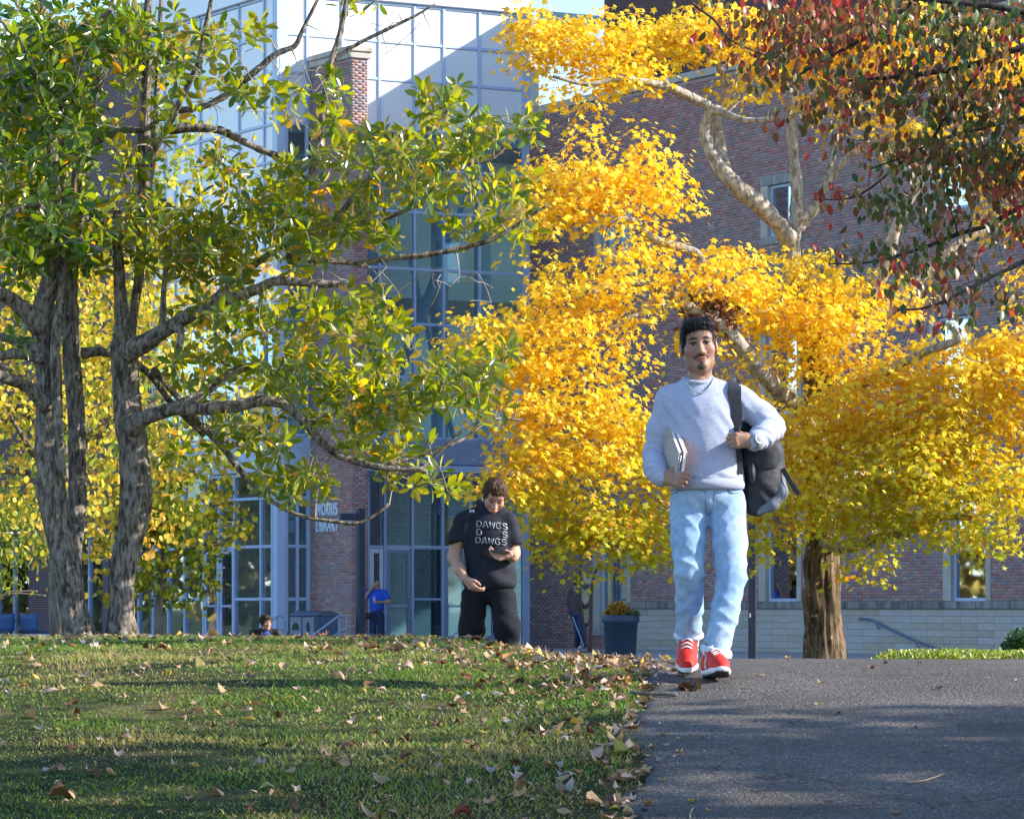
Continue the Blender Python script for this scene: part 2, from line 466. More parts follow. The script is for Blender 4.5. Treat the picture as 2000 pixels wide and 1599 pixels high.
def grid_face(parent, us, zs, kind, plane, mw=0.075, md=0.09, skip=lambda i, j: False):
    """curtain wall: panes between us/zs. plane 'y': face at y=0 looking -y; 'x': face at x=0 looking -x"""
    def pt(u, w, z): return (u, w, z) if plane == 'y' else (w, u, z)
    for j in range(len(zs) - 1):
        for i in range(len(us) - 1):
            if skip(i, j): continue
            k = kind(i, j)
            g = mw / 2 + 0.004
            m = MB()
            if k == 'panel':
                m.bbox(pt(us[i] + g, 0.0, zs[j] + g), pt(us[i + 1] - g, 0.05, zs[j + 1] - g), 0.006); m.build("spandrel_panel", m_panel, parent)
            else:
                m.box(pt(us[i] + g, 0.018, zs[j] + g), pt(us[i + 1] - g, 0.03, zs[j + 1] - g)); m.build("pane", m_glass_low if k == 'low' else (m_glass if k == 'glass' else m_glass_d), parent)
    for i, u in enumerate(us):
        m = MB(); m.bbox(pt(u - mw / 2, -md / 2, zs[0]), pt(u + mw / 2, md / 2 + 0.02, zs[-1]), 0.008); m.build("mullion", m_alu, parent)
    for j, z in enumerate(zs):
        for i in range(len(us) - 1):
            if skip(i, min(j, len(zs) - 2)) and (j == 0 or skip(i, j - 1)): continue
            m = MB(); m.bbox(pt(us[i] + mw / 2 + 0.002, -md / 2 + 0.012, z - mw / 2), pt(us[i + 1] - mw / 2 - 0.002, md / 2, z + mw / 2), 0.008); m.build("transom", m_alu, parent)

def loc(z): return z - BASE

# ---- glass tower
tower = empty("entrance_tower", (CRN[0], CRN[1], BASE), A30)
tag(tower, "glass and pale panel entrance tower of the library behind the magnolia", "building")
UP = [loc(z) for z in (4.32, 5.87, 7.24, 8.64, 10.1, 11.2, 12.15, 13.44, 14.4, 15.37)]
LOW = [loc(z) for z in (-1.02, 0.2, 1.53, 2.75, 3.36)]
ru = [fx(p) for p in (559, 599, 668, 740, 809, 866, 936, 1022)]
def rk(i, j): return 'panel' if j >= 6 else 'glass'
grid_face(tower, ru, UP, rk, 'y', skip=lambda i, j: False)
lu = [fy(p) for p in (536, 517, 468, 392, 343, 322, 300)]
def lk(i, j): return 'panel' if j >= 2 else 'glass'
grid_face(tower, lu, UP, lk, 'x')
# corner column, parapet, fascia bands
W7 = fx(1033)
bar(tower, "corner_column", (-0.10, -0.10, 0), (0.14, 0.16, loc(15.37)), m_alu)
bar(tower, "end_column", (W7 - 0.16, -0.06, 0), (W7, 0.1, loc(15.37)), m_alu)
m = MB(); m.bbox((-0.12, -0.12, loc(15.41)), (W7 + 0.02, 0.35, loc(16.7)), 0.02); m.build("parapet", m_panel, tower)
m = MB(); m.bbox((-0.12, 0.352, loc(15.41)), (0.35, lu[-1], loc(16.7)), 0.02); m.build("parapet", m_panel, tower)
m = MB(); m.bbox((1.34, -0.75, loc(3.62)), (W7 - 0.01, -0.05, loc(4.26)), 0.02); m.build("canopy_fascia", m_alu_d, tower)
m = MB(); m.bbox((1.35, -0.80, loc(3.42)), (W7 - 0.02, -0.06, loc(3.60)), 0.01); m.build("canopy_edge", m_alu, tower)
m = MB(); m.bbox((-0.07, 0.17, loc(3.42)), (-0.02, lu[-1], loc(4.26)), 0.01); m.build("fascia", m_alu, tower)
m = MB(); m.bbox((0.15, -0.07, loc(3.42)), (0.86, -0.02, loc(4.26)), 0.01); m.build("fascia", m_alu, tower)
# lower glazing, right face
lr = [fx(p) for p in (559, 580, 601)]
grid_face(tower, lr, LOW, lambda i, j: 'low', 'y')
rd = [fx(p) for p in (719, 751, 805, 864, 918, 970, 1022)]
DZ = [loc(z) for z in (-1.02, 1.53, 3.36)]
doors_r = {0: True, 1: True, 3: True, 4: True}
grid_face(tower, rd, DZ, lambda i, j: 'low', 'y', skip=lambda i, j: (j == 0 and i in doors_r))
grid_face(tower, [rd[2], rd[3]], [loc(-1.0), loc(0.2), loc(1.50)], lambda i, j: 'low', 'y', mw=0.05, md=0.06)
ld = [fy(p) for p in (533, 511, 459, 429, 399, 362, 330, 300)]
grid_face(tower, ld, LOW, lambda i, j: 'clear', 'x', skip=lambda i, j: (j < 2 and i in (2, 3)))
m_door_white = M("white_door_frame", (0.72, 0.77, 0.84), 0.4, 0.03, 2)
def door(a, b, z0, z1, plane, mat, handle_at_b):
    def pt(u, w, z): return (u, w, z) if plane == 'y' else (w, u, z)
    s = 0.11; d0 = MB()
    lo, hi = min(a, b) + 0.045, max(a, b) - 0.045
    d0.bbox(pt(lo, -0.02, z0), pt(lo + s, 0.03, z1), 0.006); d0.bbox(pt(hi - s, -0.02, z0), pt(hi, 0.03, z1), 0.006)
    d0.bbox(pt(lo + s, -0.018, z1 - s), pt(hi - s, 0.028, z1), 0.006); d0.bbox(pt(lo + s, -0.018, z0), pt(hi - s, 0.028, z0 + 0.25), 0.006)
    d = d0.build("door", mat, tower)
    g = MB(); g.box(pt(lo + s, 0.0, z0 + 0.25), pt(hi - s, 0.01, z1 - s)); g.build("door_pane", m_glass_low, d)
    h = MB(); u = (hi - s / 2) if handle_at_b else (lo + s / 2)
    h.tube([pt(u, -0.02, z0 + 0.85), pt(u, -0.08, z0 + 0.87), pt(u, -0.08, z0 + 1.25), pt(u, -0.02, z0 + 1.27)], 0.014, 6); h.build("door_handle", m_alu, d, True)
    h = MB(); h.bbox(pt(lo + s, -0.05, z0 + 1.0), pt(hi - s, -0.02, z0 + 1.05), 0.008); h.build("push_bar", m_alu, d)
for i in (0, 1, 3, 4):
    door(rd[i], rd[i + 1], loc(-1.0), loc(1.48), 'y', m_door_white if i == 0 else m_alu_d, i in (1, 3))
for i in (2, 3):
    door(ld[i], ld[i + 1], loc(-1.0), loc(1.48), 'x', m_alu, i == 2)
# interior
m = MB(); m.box((0.3, 4.6, 0.0), (W7 + 3, 4.7, loc(15.3))); m.build("interior_wall", m_inner, tower)
for z in (-1.04, 3.45, 7.9, 12.1):  # upper floors stop short so light from the glass roof gets past
    m = MB(); m.box((0.25, 3.4 if z > 0 else 0.30, loc(z)), (W7 + 2.9, 4.58, loc(z) + 0.3 if z > 0 else loc(z) + 0.01)); m.build("interior_floor", m_inner_f, tower)
def brace(px0, z0, px1, z1, y=0.55):
    m = MB(); a = (fx(px0), y, loc(z0)); b = (fx(px1), y, loc(z1)); m.tube([a, b], 0.085, 4); m.build("brace", m_steel, tower)
brace(742, 3.9, 890, 9.0); brace(812, 6.4, 1010, 13.0, 0.8); brace(742, 6.9, 838, 4.0, 0.85); brace(838, 9.0, 930, 4.0, 1.0); brace(612, 4.0, 660, 12.0, 0.6)
for px in (770, 905, 990):
    m = MB(); u = fx(px); m.bbox((u, 1.4, 0.02), (u + 0.35, 1.75, loc(12.0)), 0.02); m.build("interior_column", m_steel, tower)
m = MB(); u = fx(820); m.box((u, 4.50, loc(5.0)), (u + 0.35, 4.58, loc(5.6))); m.build("notice_frame", m_navy, tower)
# unseen glass roof, added to let sky light down into the interior
m = MB(); m.box((0.2, 0.36, loc(15.6)), (W7 + 3, lu[-1], loc(15.62))); m.build("added_glass_roof", m_glass_d, tower)

# ---- brick pier with the lettering
pier = empty("brick_pier", (0, 0, 0), A30)
pn = 2.27; px0 = fx(603) + 0.02
o2 = CRN + UX * px0 - UY * pn
pier.location = (o2[0], o2[1], BASE)
tag(pier, "tall brick pier with pale LIBRARY lettering beside the entrance doors", "pier")
PH = loc(13.55); PT = 0.46; PLEN = pn - 0.06
m = MB(); m.box((0, 0, 0.0), (PT, PLEN, PH)); m.build("mortar_core", m_mortar, pier)
r1 = brick_list(0.0, PLEN, 0.005, PH); V1, F1, C1 = brick_mesh(r1, brick_colours(r1, 3), 'x')
r2 = brick_list(0.0, PT, 0.005, PH); V2, F2, C2 = brick_mesh(r2, brick_colours(r2, 4), 'y')
o = mobj("bricks", np.vstack([V1, V2]), np.vstack([F1, F2 + len(V1)]), m_brick, pier, col=np.vstack([C1, C2])); o["kind"] = "stuff"
m = MB(); m.bbox((-0.06, -0.06, PH + 0.002), (PT + 0.06, PLEN, PH + 0.16), 0.015); m.bbox((-0.10, -0.10, PH + 0.161), (PT + 0.1, PLEN, PH + 0.30), 0.02); m.build("coping_stone", m_lime, pier)
m_letter = M("pale_metal_letters", (0.72, 0.82, 0.95), 0.35, 0.02, 2)
for txt, z in (("MORRIS", 2.42), ("LIBRARY", 2.02)):
    me = text_mesh(txt, 0.44, m_letter, 0.02, 0.004, 0.66)
    o = obj("lettering", me, pier, (-0.035, 1.22, loc(z)), (radians(90), 0, radians(-90)))
# no smoking plate on the near side of the pier
m_white = M("white_enamel", (0.75, 0.75, 0.76), 0.4, 0.03, 4)
m_black = M("black_print", (0.02, 0.02, 0.02), 0.6, 0.1, 8)
plate = MB().bbox((0.12, -0.030, loc(-0.62)), (0.27, -0.016, loc(-0.22)), 0.004).build("no_smoking_sign", m_white)
plate.parent = pier; 
ring = MB(); a = np.linspace(0, 2 * pi, 20)
ring.tube([(0.195 + 0.055 * cos(t), -0.034, loc(-0.41) + 0.055 * sin(t)) for t in a], 0.008, 5, False)
ring.tube([(0.195 - 0.04, -0.034, loc(-0.41) + 0.04), (0.195 + 0.04, -0.034, loc(-0.41) - 0.04)], 0.008, 5)
ring.box((0.165, -0.034, loc(-0.418)), (0.225, -0.031, loc(-0.402)))
ring.box((0.15, -0.034, loc(-0.55)), (0.24, -0.031, loc(-0.535))); ring.box((0.16, -0.034, loc(-0.58)), (0.23, -0.031, loc(-0.57)))
ring.build("sign_print", m_black, plate)

# ---- dark post with a bracket in front of the pier
def place(o, px, D): o.location = (P(px, 0, D)[0], D, 0)
post = empty("dark_post", (P(704, 0, 92)[0], 92, BASE), A30)
tag(post, "navy steel post with side bracket standing before the LIBRARY pier", "post")
MB().bbox((-0.085, -0.085, 0), (0.085, 0.085, loc(2.36)), 0.012).build("shaft", m_navy, post)
MB().bbox((-0.13, -0.13, 0), (0.13, 0.13, 0.03), 0.005).build("base_plate", m_navy, post)
arm = MB().bbox((-0.55, -0.05, loc(2.08)), (-0.088, 0.05, loc(2.24)), 0.01).build("bracket_arm", m_navy, post)

# ---- brick wing on the right
K0 = CRN + UX * W7
wing = empty("brick_wing", (K0[0], K0[1], BASE), A30)
tag(wing, "long shaded red brick wing of the library behind the yellow maple", "building")
WL = 26.0; WT = loc(12.78)
def wy(px): return fy(px, K0)
stone_end = wy(1228)
wins = []        # (outer u0,u1,z0,z1, style)
wins.append((wy(1570), wy(1487), loc(8.50), loc(10.14), 'small'))
wins.append((wy(1236), wy(1162), loc(8.50), loc(10.14), 'small'))
wins.append((wy(1566), wy(1483), loc(0.13), loc(2.7), 'low'))
wins.append((wy(1936), wy(1843), loc(0.13), loc(2.7), 'low'))
wins.append((wy(1233), wy(1160), loc(-0.72), loc(2.7), 'tall'))
wins.append((wy(1900), wy(1816), loc(8.50), loc(10.14), 'small'))
wins.append((wy(1566), wy(1483), loc(4.3), loc(6.6), 'small'))
wins.append((wy(1900), wy(1816), loc(4.3), loc(6.6), 'small'))
holes = [(a, b, c, d) for (a, b, c, d, s) in wins] + [(-WL, stone_end, -1, loc(0.13))]
zb0 = loc(0.13) - math.ceil(loc(0.13) / BH) * BH
rects = brick_list(-WL, -0.005, zb0, WT, holes)
rects = rects[rects[:, 3] < WT - 0.001]
cols = brick_colours(rects, 1)
# mortar backing with openings: strips between windows
mb = MB()
edges_u = sorted(set([-WL, 0.0] + [w[0] for w in wins] + [w[1] for w in wins]))
for u0, u1 in zip(edges_u[:-1], edges_u[1:]):
    mid = (u0 + u1) / 2
    cuts = sorted([(c, d) for (a, b, c, d, s) in wins if a <= mid <= b])
    z = 0.0
    for c, d in cuts: mb.box((0.003, u0, z), (0.25, u1, c)); z = d
    mb.box((0.003, u0, z), (0.25, u1, WT))
mb.build("mortar_core", m_mortar, wing)
# 300 bricks of the clearest patch as pieces of their own, the rest joined
uc = (rects[:, 0] + rects[:, 1]) / 2; zc = (rects[:, 2] + rects[:, 3]) / 2
full = (rects[:, 1] - rects[:, 0]) > BL - JT - 0.001
near = full & (uc < wy(1655)) & (uc > wy(1843)) & (zc > loc(0.13)) & (zc < loc(1.5))
pick = np.where(near)[0]; pick = pick[np.argsort(zc[pick])][:300]
rest = np.setdiff1d(np.arange(len(rects)), pick)
V, F, C = brick_mesh(rects[rest], cols[rest], 'x')
o = mobj("bricks", V, F, m_brick, wing, col=C); o["kind"] = "stuff"
bvar = []
for k in range(14):
    c = BR[k % 7] * (0.85 + 0.35 * (k / 14))
    V, F, C = brick_mesh(np.array([(-(BL - JT) / 2, (BL - JT) / 2, 0, BH - JT)]), np.array([c]), 'x')
    bvar.append(mesh("brick", V, F, m_brick, col=C))
bcol = np.array([BR[k % 7] * (0.85 + 0.35 * (k / 14)) for k in range(14)])
for i in pick:
    k = int(np.argmin(((bcol - cols[i]) ** 2).sum(1)))
    obj("brick", bvar[k], wing, (0, uc[i], rects[i, 2]))
# roof coping in lengths
u = -WL
while u < -0.01:
    e = min(u + 1.22, -0.005)
    MB().bbox((-0.07, u + 0.003, WT + 0.01), (0.45, e - 0.003, WT + 0.20), 0.015).build("coping_stone", m_lime, wing); u = e
# limestone base: courses of long blocks, and a weathered coping on top
CH = 0.1524; CLn = 1.22
nrow = int(loc(-0.03) / CH)
ztop = loc(-0.045)
sv = [MB().bbox((-0.20, -CLn / 2 + 0.004, 0.003), (0.05, CLn / 2 - 0.004, CH - 0.003), 0.006).me("stone_block", m_lime) for k in range(1)]
MB().box((-0.185, -WL, 0), (-0.02, stone_end - 0.01, ztop)).build("base_core", m_mortar, wing)
limes = [m_lime, M("limestone_warm", (0.42, 0.39, 0.33), 0.85, 0.12, 4, 0.25, 70, spec=0.2), M("limestone_cool", (0.44, 0.44, 0.43), 0.85, 0.08, 4, 0.25, 70, spec=0.2)]
blk = [MB().bbox((-0.205, -CLn / 2 + 0.003, 0.003), (-0.19, CLn / 2 - 0.003, CH - 0.003), 0.005).me("stone_block", mm) for mm in limes]
vis_lim = wy(2030)
r = 0; z = ztop - CH
while z > -0.12:
    u = stone_end - 0.01 - (CLn / 2 if r % 2 else 0)
    if r % 2:
        MB().bbox((-0.205, u + 0.003, z + 0.003), (-0.19, stone_end - 0.013, z + CH - 0.003), 0.005).build("stone_block", m_lime, wing)
    while u - CLn > max(vis_lim - 1.5, -WL):
        obj("stone_block", random.choice(blk), wing, (0, u - CLn / 2, z)); u -= CLn
    z -= CH; r += 1
u = stone_end
while u > -WL + 1.3:
    MB().bbox((-0.27, u - CLn + 0.004, ztop + 0.002), (-0.014, u - 0.004, loc(0.125)), 0.018).build("base_coping_stone", m_cope, wing); u -= CLn
def window(a, b, c, d, st):
    w = empty("window"); w.parent = wing
    j = min(0.30, (b - a) * 0.17); jr = j * 0.6
    hd = 0.24 if st == 'small' else 0.2
    # stone jambs, lintel, sill
    MB().bbox((-0.03, b - j, c + (0.2 if st == 'small' else 0)), (0.20, b, d - hd), 0.008).build("jamb", m_lime, w)
    MB().bbox((-0.03, a, c + (0.2 if st == 'small' else 0)), (0.20, a + jr, d - hd), 0.008).build("jamb", m_lime, w)
    MB().bbox((-0.035, a, d - hd + 0.003), (0.20, b, d), 0.01).build("lintel", m_lintel, w)
    c0 = c
    if st == 'small':
        MB().bbox((-0.06, a, c), (0.20, b, c + 0.197), 0.01).build("sill", m_lintel, w); c0 = c + 0.2
    if st == 'tall':
        MB().bbox((-0.12, a, c), (0.20, b, c + 0.22), 0.01).build("sill", m_lintel, w); c0 = c + 0.222
    f = 0.07; fr = MB(); a2, b2, d2 = a + jr + 0.003, b - j - 0.003, d - hd - 0.003
    fr.bbox((0.06, a2, c0), (0.16, a2 + f, d2), 0.006); fr.bbox((0.06, b2 - f, c0), (0.16, b2, d2), 0.006)
    fr.bbox((0.062, a2 + f, d2 - f), (0.158, b2 - f, d2), 0.006); fr.bbox((0.062, a2 + f, c0), (0.158, b2 - f, c0 + f), 0.006)
    fr.build("window_frame", m_alu, w)
    MB().box((0.10, a2 + f, c0 + f), (0.112, b2 - f, d2 - f)).build("window_pane", m_glass_win, w)
    MB().box((0.9, a2 - 0.3, c0 - 0.2), (0.95, b2 + 0.3, d2 + 0.2)).build("room_backing", m_room, w)  # dark sheet behind the pane; the room's dimness is in its colour
m_glass_win = glass_material("window_glass", (0.25, 0.36, 0.42), 0.45, 0.85)
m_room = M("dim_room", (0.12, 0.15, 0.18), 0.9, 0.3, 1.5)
for w in wins: window(*w)
# low return of brick under the tall window is part of the wall; setback upper storey
m_brick_far = M("far_brick_skin", (0.12, 0.075, 0.075), 0.9, 0.25, 14, 0.2, 40, spec=0.2)
MB().box((0.26, -WL, 0.0), (0.3, 0, WT)).build("inner_leaf", m_mortar, wing)
MB().box((0.3, -WL, loc(12.4)), (20, 0, loc(12.5))).build("roof", m_mortar, wing)
MB().bbox((3.2, -WL, loc(12.52)), (16, 1.5, loc(17.1)), 0.02).build("upper_storey", m_brick_far, wing)
MB().bbox((3.0, -WL, loc(17.1) + 0.003), (16.2, 1.7, loc(17.5)), 0.02).build("coping", m_lime, wing)

# handrail on the stone base
rail = empty("wall_handrail", (K0[0], K0[1], BASE), A30)
tag(rail, "sloping dark blue wall handrail fixed to the pale stone base", "handrail")
m_rail = M("blue_grey_rail_paint", (0.10, 0.14, 0.21), 0.4, 0.08, 5)
def rp(px, z): return (-0.30, wy(px), loc(z))
MB().tube(catmull([rp(1700, -0.27), rp(1714, -0.27), rp(1726, -0.31), rp(1790, -0.66), rp(1875, -1.02)], 4), 0.028, 8).build("rail", m_rail, rail, True)
for px, z in ((1734, -0.36), (1812, -0.77)):
    MB().tube(catmull([(-0.30, wy(px), loc(z)), (-0.30, wy(px), loc(z) - 0.07), (-0.26, wy(px), loc(z) - 0.11), (-0.205, wy(px), loc(z) - 0.10)], 3), 0.013, 6).build("bracket", m_rail, rail, True)

# ---- brick wing on the left, beyond the tower, mostly hidden by trees
lw = empty("far_brick_wing", (CRN[0], CRN[1], BASE), A30)
tag(lw, "shaded brick wing with ground floor glazing at far left behind the trees", "building")
y0 = lu[-1] + 0.05
bays = [(fy(292), fy(212)), (fy(200), fy(108)), (fy(55), fy(-40))]
m_brick_tex = bpy.data.materials.new("brick_courses"); m_brick_tex.use_nodes = True
N, L = nodes_of(m_brick_tex); b = N["Principled BSDF"]; b.inputs["Roughness"].default_value = 0.9
tcn = N.new("ShaderNodeTexCoord"); mp = N.new("ShaderNodeMapping"); mp.inputs["Rotation"].default_value = (radians(90), 0, radians(90))
bt = N.new("ShaderNodeTexBrick"); bt.inputs["Color1"].default_value = (0.15, 0.06, 0.055, 1); bt.inputs["Color2"].default_value = (0.09, 0.08, 0.10, 1); bt.inputs["Mortar"].default_value = (0.3, 0.28, 0.28, 1)
bt.inputs["Scale"].default_value = 1; bt.inputs["Mortar Size"].default_value = 0.006; bt.inputs["Brick Width"].default_value = BL; bt.inputs["Row Height"].default_value = BH
sx = N.new("ShaderNodeSeparateXYZ"); cx = N.new("ShaderNodeCombineXYZ")
L.new(tcn.outputs["Object"], sx.inputs[0]); L.new(sx.outputs[1], cx.inputs[0]); L.new(sx.outputs[2], cx.inputs[1]); L.new(cx.outputs[0], bt.inputs["Vector"]); L.new(bt.outputs[0], b.inputs["Base Color"])
mb = MB(); us = sorted([y0, 36.0] + [u for bb in bays for u in bb])
HB = loc(2.2)
for u0, u1 in zip(us[:-1], us[1:]):
    mid = (u0 + u1) / 2
    z = HB if any(a <= mid <= b_ for a, b_ in bays) else 0.0
    mb.box((0, u0, z), (0.3, u1, loc(16.0)))
mb.build("wall", m_brick_tex, lw)
MB().bbox((-0.08, y0, loc(16.0) + 0.002), (0.4, 36, loc(16.25)), 0.02).build("coping", m_lime, lw)
for a, b_ in bays:
    w = empty("shopfront_glazing"); w.parent = lw
    k = 3; u = np.linspace(a, b_, k + 1)
    for i in range(k): MB().box((0.12, u[i] + 0.03, 0.08), (0.132, u[i + 1] - 0.03, HB - 0.06)).build("pane", m_glass_d, w)
    for i in range(k + 1): MB().bbox((0.06, max(a, u[i] - 0.04), 0.0), (0.18, min(b_, u[i] + 0.04), HB - 0.001), 0.006).build("mullion", m_alu, w)
MB().box((2.5, y0, 0), (2.6, 36, HB)).build("interior_wall", m_inner, lw)
MB().box((0.3, y0, HB + 0.1), (2.5, 36, HB + 0.2)).build("interior_ceiling", m_inner, lw)
# ================================================================== trees
def bark(name, c1, c2, lichen=None, scale=22.0, bump=0.9, zs=0.22):
    m = bpy.data.materials.new(name); m.use_nodes = True
    N, L = nodes_of(m); b = N["Principled BSDF"]; b.inputs["Roughness"].default_value = 0.92; b.inputs["Specular IOR Level"].default_value = 0.15
    tc = N.new("ShaderNodeTexCoord"); mp = N.new("ShaderNodeMapping"); mp.inputs["Scale"].default_value = (1, 1, zs); L.new(tc.outputs["Object"], mp.inputs[0])
    n1 = N.new("ShaderNodeTexNoise"); n1.inputs["Scale"].default_value = scale; n1.inputs["Detail"].default_value = 8; n1.inputs["Roughness"].default_value = 0.7; L.new(mp.outputs[0], n1.inputs["Vector"])
    cr = N.new("ShaderNodeValToRGB"); cr.color_ramp.elements[0].position = 0.40; cr.color_ramp.elements[0].color = (*c1, 1); cr.color_ramp.elements[1].position = 0.60; cr.color_ramp.elements[1].color = (*c2, 1)
    L.new(n1.outputs["Fac"], cr.inputs[0]); c = cr.outputs[0]
    if lichen:
        n2 = N.new("ShaderNodeTexNoise"); n2.inputs["Scale"].default_value = scale * 0.45; n2.inputs["Detail"].default_value = 6; L.new(tc.outputs["Object"], n2.inputs["Vector"])
        mr = N.new("ShaderNodeMapRange"); mr.inputs[1].default_value = 0.62; mr.inputs[2].default_value = 0.68; L.new(n2.outputs["Fac"], mr.inputs[0])
        mx = N.new("ShaderNodeMix"); mx.data_type = 'RGBA'; L.new(mr.outputs[0], mx.inputs[0]); L.new(c, mx.inputs[6]); mx.inputs[7].default_value = (*lichen, 1); c = mx.outputs[2]
    L.new(c, b.inputs["Base Color"])
    bp = N.new("ShaderNodeBump"); bp.inputs["Strength"].default_value = bump; bp.inputs["Distance"].default_value = 0.07
    L.new(n1.outputs["Fac"], bp.inputs["Height"]); L.new(bp.outputs[0], b.inputs["Normal"])
    return m

def limb_mesh(pts4, n=12, per=7, rough=0.10, seed=0, ridge=0):
    """pts4: rows (x,y,z,r) -> smooth rough tube; returns V,F, nodes(N,4)"""
    c = catmull(pts4, per); c[:, 3] = np.maximum(c[:, 3], 0.003)
    L = np.concatenate([[0], np.cumsum(np.linalg.norm(np.diff(c[:, :3], axis=0), axis=1))])
    a = np.linspace(0, 2 * pi, n, endpoint=False)
    A, LL = np.meshgrid(a, L)
    R = c[:, 3][:, None]
    Q = np.stack([np.cos(A) * 1.3, np.sin(A) * 1.3, LL / np.maximum(R, 0.02) * 0.35], -1)
    jit = 1 + rough * vnoise(Q, 1.0, seed) + rough * 0.7 * vnoise(Q, 2.3, seed + 1)
    if ridge: jit = jit + ridge * np.abs(vnoise(np.stack([np.cos(A) * 4, np.sin(A) * 4, LL * 1.1], -1), 1.6, seed + 2))
    wob = 0.12 * R * np.stack([vnoise(np.stack([L * 3, L * 0 + k, L * 0], -1), 1, seed + 7) for k in range(3)], -1)
    jit = jit / (1 + (0.55 * ridge))
    V, F = tube(c[:, :3] + wob, c[:, 3] * 0.94, n, True, jit)
    return V, F, c

def join(parts):
    VV = []; FF = []; b = 0
    for V, F in parts:
        VV.append(V); FF += [[i + b for i in f] for f in F]; b += len(V)
    return np.vstack(VV), FF

def twig_net(nodes, targets, r_end=0.003, r_cap=0.02, seed=0, droop=0.0, sides=4, straight=0.0):
    """connect every target to the growing net of branch nodes; returns V, F and end directions"""
    rng = np.random.default_rng(seed)
    nodes = np.asarray(nodes, float).copy()
    T = np.asarray(targets, float)
    d0 = np.array([np.min(((nodes[:, :3] - t) ** 2).sum(1)) for t in T])
    cap = len(nodes) + len(T) * 3
    NN = np.zeros((cap, 4)); NN[:len(nodes)] = nodes; cnt = len(nodes)
    parts = []; dirs = np.zeros_like(T)
    for k in np.argsort(d0):
        t = T[k]
        d = ((NN[:cnt, :3] - t) ** 2).sum(1)
        j = int(np.argmin(d)); p = NN[j, :3]; ln = math.sqrt(d[j]) + 1e-6
        r0 = min(NN[j, 3] * 0.6, r_cap, 0.004 + ln * 0.016); r0 = max(r0, r_end)
        mid = (p + t) / 2 + rng.normal(0, 0.10 * ln, 3) + np.array([0, 0, 0.12 * ln - droop * ln])
        s = np.array([0, 0.33, 0.66, 1.0])[:, None]
        c = (1 - s) ** 2 * p + 2 * s * (1 - s) * mid + s * s * t
        rr = np.linspace(r0, r_end, 4)
        parts.append(tube(c, rr, sides, False))
        for q in (1, 2, 3): NN[cnt] = (*c[q], rr[q]); cnt += 1
        v = c[3] - c[2]; dirs[k] = v / (np.linalg.norm(v) + 1e-9)
    V, F = join(parts)
    return V, np.array(F), dirs

def rot_from(fwd, up):
    """rows -> matrices with columns (side, fwd, normal)"""
    f = fwd / (np.linalg.norm(fwd, axis=1)[:, None] + 1e-9)
    s = np.cross(f, up); s /= np.linalg.norm(s, axis=1)[:, None] + 1e-9
    n = np.cross(s, f)
    return np.stack([s, f, n], -1)

def leaf_template(pts, fold=0.25, curl=0.15):
    """outline half (x>=0) as list of (x, y) from base to tip -> symmetrical folded leaf; y along the leaf 0..1"""
    mid = [(0.0, y, -curl * y * y) for _, y in pts]
    rt = [(x, y, fold * x - curl * y * y) for x, y in pts]; lf = [(-x, y, fold * x - curl * y * y) for x, y in pts]
    n = len(pts); V = np.array(mid + rt + lf)
    F = []
    for i in range(n - 1):
        F += [(i, n + i, n + i + 1), (i, n + i + 1, i + 1), (i, 2 * n + i + 1, 2 * n + i), (i, i + 1, 2 * n + i + 1)]
    keep = []
    for f in F:
        a, b, c = V[list(f)]
        if np.linalg.norm(np.cross(b - a, c - a)) > 1e-6: keep.append(f)
    return V, np.array(keep)

def star_template(lobes, curl=0.12):
    """fan leaf from outline angle/radius list; stalk at origin, leaf centre at (0,0.45)"""
    c = np.array([0, 0.42]); pts = [c + np.array([math.sin(a) * r, math.cos(a) * r]) for a, r in lobes]
    V = [(c[0], c[1], 0.0)] + [(p[0], p[1], -curl * (p[0] ** 2 + (p[1] - 0.4) ** 2) * 2.0) for p in pts]
    n = len(pts)
    F = [(0, i + 1, (i + 1) % n + 1) for i in range(n)]
    return np.array(V), np.array(F)[:, ::-1]

T_MAG = leaf_template([(0.0, 0.0), (0.10, 0.22), (0.185, 0.5), (0.16, 0.78), (0.0, 1.0)], 0.25, 0.12)
T_OVAL = leaf_template([(0.0, 0.0), (0.20, 0.22), (0.29, 0.5), (0.19, 0.8), (0.0, 1.0)], 0.3, 0.18)
T_ROUND = leaf_template([(0.0, 0.0), (0.34, 0.15), (0.46, 0.45), (0.33, 0.8), (0.0, 0.98)], 0.15, 0.12)
T_WILLOW = leaf_template([(0.0, 0.0), (0.09, 0.35), (0.08, 0.65), (0.0, 1.0)], 0.2, 0.2)
_D = pi / 180
T_MAPLE = star_template([(0, 0.60), (22 * _D, 0.27), (58 * _D, 0.56), (90 * _D, 0.24), (122 * _D, 0.42), (165 * _D, 0.30), (195 * _D, 0.30), (238 * _D, 0.42), (270 * _D, 0.24), (302 * _D, 0.56), (338 * _D, 0.27)])

def leaf_array(tmpl, pos, R, size, col):
    tv, tf = tmpl; n = len(pos); k = len(tv)
    V = np.einsum('nij,kj->nki', R, tv) * size[:, None, None] + pos[:, None, :]
    F = (np.arange(n)[:, None, None] * k + tf[None]).reshape(-1, 3)
    return V.reshape(-1, 3), F, np.repeat(col, k, 0)

